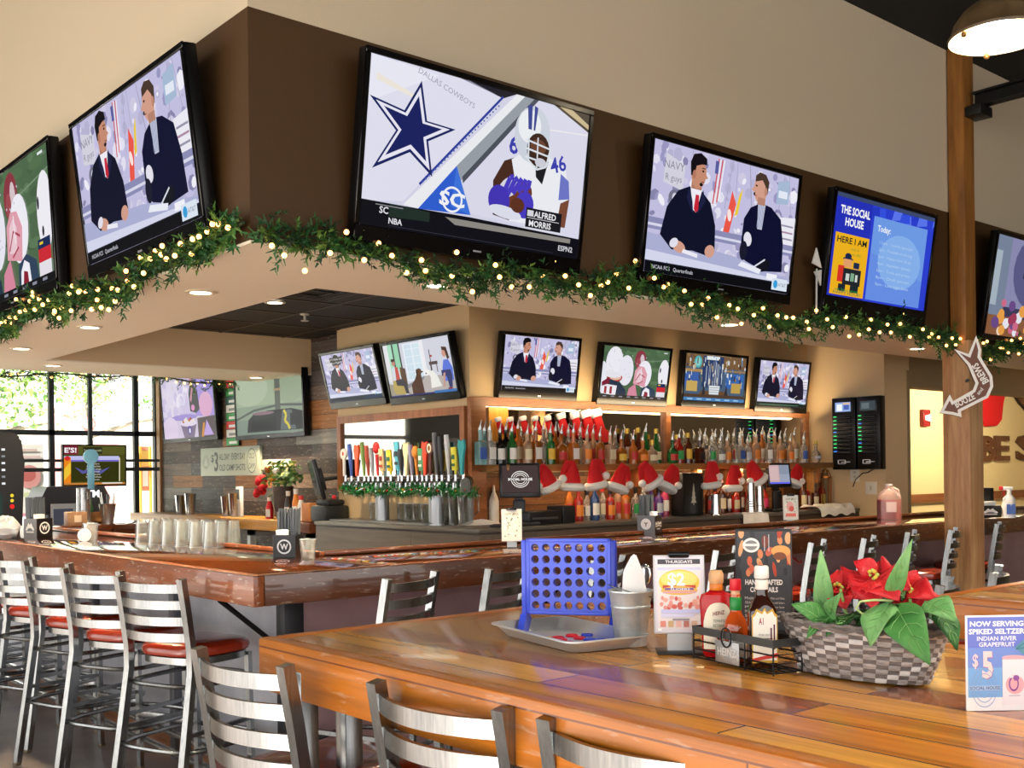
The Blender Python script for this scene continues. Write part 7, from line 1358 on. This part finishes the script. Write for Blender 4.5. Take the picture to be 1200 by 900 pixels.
x, z = lp(1121, 478); P.text('BOOZE', x, z, .042, '#f4efe6', 'L', .03, width=.14, rot=.47); x, z = lp(1147, 463); P.text('and', x, z, .024, '#f4efe6', 'L', .01, width=.05, rot=.9); x, z = lp(1159, 447); P.text('BREWS', x, z, .044, '#f4efe6', 'L', .03, width=.155, rot=2.08)
P.build('face', t); m = MB(); m.tube([(.0, .05, 0), (.0, .12, 0)], .012, 8); m.build('fixing', mat('#222222', .5), t)
a_ = ony(957, 315, OUTY-.02); t = thing('pennant', 'small white two-part pennant on a thin stick, left of the blue menu television', 'pennant', a_)
m = MB(); m.tube([(0, 0, .0), (-.01, 0, -.28)], .006, 6); m.build('stick', mat('#c9c9c6', .4), t)
m = MB(); m.prism([(0, .13), (-.05, .03), (.05, .01)], -.004, .004, Matrix.Rotation(PI/2, 4, 'X')); m.build('upper_flag', mat('#e6e4de', .6), t); m = MB(); m.prism([(-.03, -.02), (.05, .0), (.04, -.1)], -.004, .004, Matrix.Rotation(PI/2, 4, 'X')); m.build('lower_flag', mat('#d0cec8', .6), t)
bwY = 8.0
BROWNL = mottled('#4a2c18', '#6b4226', 4, .5, .1)
def solid_letter(ch, px0, px1, py0, py1, label):
    a_, b_ = ony(px0, py1, bwY), ony(px1, py0, bwY); vs, fs, w = text_mesh(ch, .03); h0 = max(v[1] for v in vs); y0 = min(v[1] for v in vs); t = thing('wall_letter', label, 'letter', (a_.x, bwY, a_.z), 0, 'brown letters on the back wall'); m = MB(); kx = (b_.x-a_.x)/w; kz = (b_.z-a_.z)/(h0-y0)
    bv = [m.bm.verts.new((x*kx, -.05, (y-y0)*kz)) for x, y in vs]; fl = [m.face([bv[i] for i in f], False) for f in fs]; r = bmesh.ops.extrude_face_region(m.bm, geom=[f for f in fl if f]); 
    for v in [g for g in r['geom'] if isinstance(g, bmesh.types.BMVert)]: v.co.y = -.004
    m.build('letter', BROWNL, t, sharp=30)
solid_letter('B', 1148, 1163, 511, 541, 'thick brown letter B on the back wall, half behind the post')
solid_letter('E', 1164, 1180, 511, 540, 'thick brown letter E on the back wall, right of the post')
solid_letter('S', 1189, 1212, 510, 540, 'thick brown letter S on the back wall at the right frame edge')
a_ = ony(1168, 466, bwY); t = thing('stocking', 'large flat red stocking decoration on the back wall above the letters', 'christmas stocking', (a_.x, bwY-.01, a_.z)); 
so = [ony(x, y, bwY) for x, y in ((1146, 428), (1184, 434), (1178, 450), (1172, 472), (1171, 492), (1166, 499), (1152, 500), (1146, 490))]
m = MB(); m.prism([(p.x-a_.x, p.z-a_.z) for p in so], 0, .04, Matrix.Rotation(PI/2, 4, 'X')); bmesh.ops.bevel(m.bm, geom=m.bm.edges[:], offset=.012, segments=2, affect='EDGES'); m.build('sock', RED, t)
a_ = ony(1195, 470, bwY); t = thing('wing_emblem', 'brown and black wing-shaped cutout on the back wall above the letter S', 'wall decoration', (a_.x, bwY-.02, a_.z)); wo = [ony(x, y, bwY) for x, y in ((1184, 462), (1190, 455), (1196, 460), (1204, 470), (1214, 474), (1214, 490), (1204, 486), (1192, 474))]
m = MB(); m.prism([(p.x-a_.x, p.z-a_.z) for p in wo], 0, .02, Matrix.Rotation(PI/2, 4, 'X')); m.build('outline', mat('#1c1512', .5), t); m = MB(); m.prism([((p.x-a_.x)*.72, (p.z-a_.z)*.72) for p in wo], .02, .035, Matrix.Rotation(PI/2, 4, 'X')); m.build('wing', BROWNL, t)
a_ = ony(1082, 490, bwY); t = thing('fire_strobe', 'small red fire alarm strobe on the yellow back wall', 'alarm', (a_.x, bwY, a_.z)); m = MB(); m.lohi((-.1, -.06, -.12), (.1, 0, .12), .01); m.build('housing', mat('#8c1a1c', .4), t); m = MB(); m.poly([(-.06, -.062, -.03), (.07, -.085, -.06), (.07, -.085, .06), (-.06, -.062, .03)]); m.build('lens', mat('#e8e6e8', .2), t)
# ================================================================ GARLANDS
NEED = [mat('#18401c', .65), mat('#265a28', .6), mat('#46702c', .6), mat('#102c14', .65), mat('#6a8a3a', .6)]; BULB = mat('#ffd9a0', .3, emit=4, ecol='#ffac5c')
def garland(label, path, n_tuft, n_bulb, seed, sag=.05, thick=.07, out=(0, -1, 0), flick=1.0):
    r = random.Random(seed); pts = [Vector(p) for p in path]; seg = [(b-a).length for a, b in zip(pts, pts[1:])]; tot = sum(seg)
    def at(s_):
        d = s_*tot
        for (a, b), l in zip(zip(pts, pts[1:]), seg):
            if d <= l: return a+(b-a)*(d/l), (b-a).normalized()
            d -= l
        return pts[-1], (pts[-1]-pts[-2]).normalized()
    t = thing('garland', label, 'garland', pts[0]); o0 = pts[0]; ov = Vector(out); m = MB(); wob = lambda s_: Vector((0, 0, sag*math.sin(s_*tot*2.6+seed)*.75+sag*.55*math.sin(s_*tot*7.3+seed*2)))
    st = MB(); st.tube([at(i/60)[0]+wob(i/60)+ov*.03-o0 for i in range(61)], .008, 6); st.build('wire', mat('#2a3a1c', .6), t)
    for i in range(n_tuft):
        s_ = r.random(); p, d = at(s_); c = p+wob(s_)+ov*(.03+abs(r.gauss(0, .02)))+Vector((0, 0, r.gauss(0, thick*.45)))-o0; ax = (d*r.choice([-1, 1])*r.uniform(.3, 1)+Vector((0, 0, r.gauss(-.1, .6)))+ov*r.uniform(0, .7)).normalized(); L = r.uniform(.06, .12); m.use(NEED[r.choice([0, 0, 1, 1, 1, 2, 2, 3, 4])])
        sd_ = ax.cross(Vector((r.gauss(0, 1), r.gauss(0, 1), r.gauss(0, 1)))).normalized(); up_ = ax.cross(sd_)
        for k in range(9):
            f = k/8; q = c+ax*L*f*.8; a = k*2.4; n_ = (ax*.7+(sd_*math.cos(a)+up_*math.sin(a))*.8).normalized()*L*.42*(1-.4*f); w = n_.cross(ax).normalized()*.0062; m.poly([q-w, q+w, q+n_+w*.3, q+n_-w*.3])
    m.build('pine_foliage', None, t, sharp=0, fix=False)
    cm = MB(); cm.ball((0, 0, 0), .0115, 8, 6); b0 = cm.build('light_bulb', BULB, t); bs = []
    s_ = .01
    for i in range(n_bulb):
        s_ = (i+r.uniform(.1, .9))/n_bulb; p, d = at(s_); c = p+wob(s_)+ov*(.075+r.uniform(0, .03))+Vector((0, 0, r.gauss(-.005, thick*.62)))-o0
        b = b0 if i == 0 else b0.copy()
        if i: COL.objects.link(b); b.parent = t
        b.location = c
    return t
gz = SB-.012
garland('pine garland with warm fairy lights along the left soffit edge', [(SX, SY, gz+.02), (SX, 9.7, gz)], 1100, 98, 1, out=(-1, 0, 0))
garland('pine garland with warm fairy lights along the front soffit edge', [(SX, SY, gz+.02), (9.9, SY, gz)], 1500, 99, 2, out=(0, -1, 0))
garland('thin lit garland hanging on the far edge of the back soffit', [(SX, OY+.02, SB-.03), (WX-.3, OY+.02, SB-.03)], 170, 40, 3, out=(0, .4, 0), thick=.04, sag=.03)
# ================================================================ LIGHT AND CAMERA
# unseen pendant lights added to brighten the tables, without lamp bodies
for (x, y, z, e) in ((1.86, .3, 3.4, 90), (3.9, -.2, 3.4, 90), (6.4, .8, 3.4, 80)):
    l = bpy.data.lights.new('pendant', 'SPOT'); l.spot_size = math.radians(118); l.spot_blend = .35; l.energy = e*1.15; l.color = (1, .86, .64); l.shadow_soft_size = .16; o = bpy.data.objects.new('pendant_glow', l); COL.objects.link(o); o.location = (x, y, z)
# unseen lights added to brighten the passage and letter wall on the right
for (x, y, e) in ((11.4, 6.9, 45), (14.8, 6.4, 190)):
    l = bpy.data.lights.new('passage', 'POINT'); l.energy = e; l.color = (1, .84, .58); l.shadow_soft_size = .08; o = bpy.data.objects.new('passage_fill', l); COL.objects.link(o); o.location = (x, y, 2.6)
# unseen warm light added above the mirror rail to wash wall and soffit
l = bpy.data.lights.new('wall_fill', 'AREA'); l.shape = 'RECTANGLE'; l.size = 4.0; l.size_y = .05; l.energy = 14; l.color = (1, .76, .45); o = bpy.data.objects.new('wall_fill_glow', l); COL.objects.link(o); o.location = (7.15, BY-.22, 2.03); o.rotation_euler = (PI-.5, 0, 0)
l = bpy.data.lights.new('shelf_fill', 'AREA'); l.shape = 'RECTANGLE'; l.size = 3.6; l.size_y = .03; l.energy = 7; l.color = (1, .72, .42); o = bpy.data.objects.new('shelf_fill_glow', l); COL.objects.link(o); o.location = (7.0, BY-.32, SHZ-.055); o.rotation_euler = (.3, 0, 0)  # unseen warm light added below the shelf to brighten the lower bottles
# unseen warm light added under the mirror head rail to brighten the bottles
l = bpy.data.lights.new('strip', 'AREA'); l.shape = 'RECTANGLE'; l.size = 4.0; l.size_y = .04; l.energy = 5; l.color = (1, .74, .42); o = bpy.data.objects.new('mirror_fill_glow', l); COL.objects.link(o); o.location = (7.15, BY-.12, 2.0); o.rotation_euler = (.35, 0, 0)
w = bpy.data.worlds.new('daylight'); scene.world = w; w.use_nodes = True
bg = w.node_tree.nodes['Background']; bg.inputs[0].default_value = (1, .985, .96, 1); bg.inputs[1].default_value = 2.15
# sun added from the open left: its bounce off the floor brightens the soffit
l = bpy.data.lights.new('sun', 'SUN'); l.energy = 32; l.color = (1, .95, .86); l.angle = .02; o = bpy.data.objects.new('sun', l); COL.objects.link(o)
o.rotation_euler = Vector((1, .06, -.74)).to_track_quat('-Z', 'Y').to_euler()
cam = bpy.data.cameras.new('camera'); cam.sensor_width = 36; cam.lens = 36*CAM_F/1200; cam.shift_y = 104/1200; cam.clip_start = .05
co = bpy.data.objects.new('camera', cam); COL.objects.link(co)
xr = math.cos(CAM_ROLL)*RT - math.sin(CAM_ROLL)*UP; yr = math.sin(CAM_ROLL)*RT + math.cos(CAM_ROLL)*UP; zr = -FW
M = Matrix(((xr.x, yr.x, zr.x, 0), (xr.y, yr.y, zr.y, 0), (xr.z, yr.z, zr.z, CAM_H), (0, 0, 0, 1))); co.matrix_world = M
scene.camera = co
vs = scene.view_settings; vs.view_transform = 'Standard'; vs.look = 'None'; vs.gamma = 1; vs.use_curve_mapping = False; vs.exposure = .7
scene.cycles.max_bounces = 8; scene.cycles.transparent_max_bounces = 24; scene.cycles.transmission_bounces = 6; scene.cycles.sample_clamp_indirect = 6; scene.cycles.caustics_reflective = False; scene.cycles.caustics_refractive = False
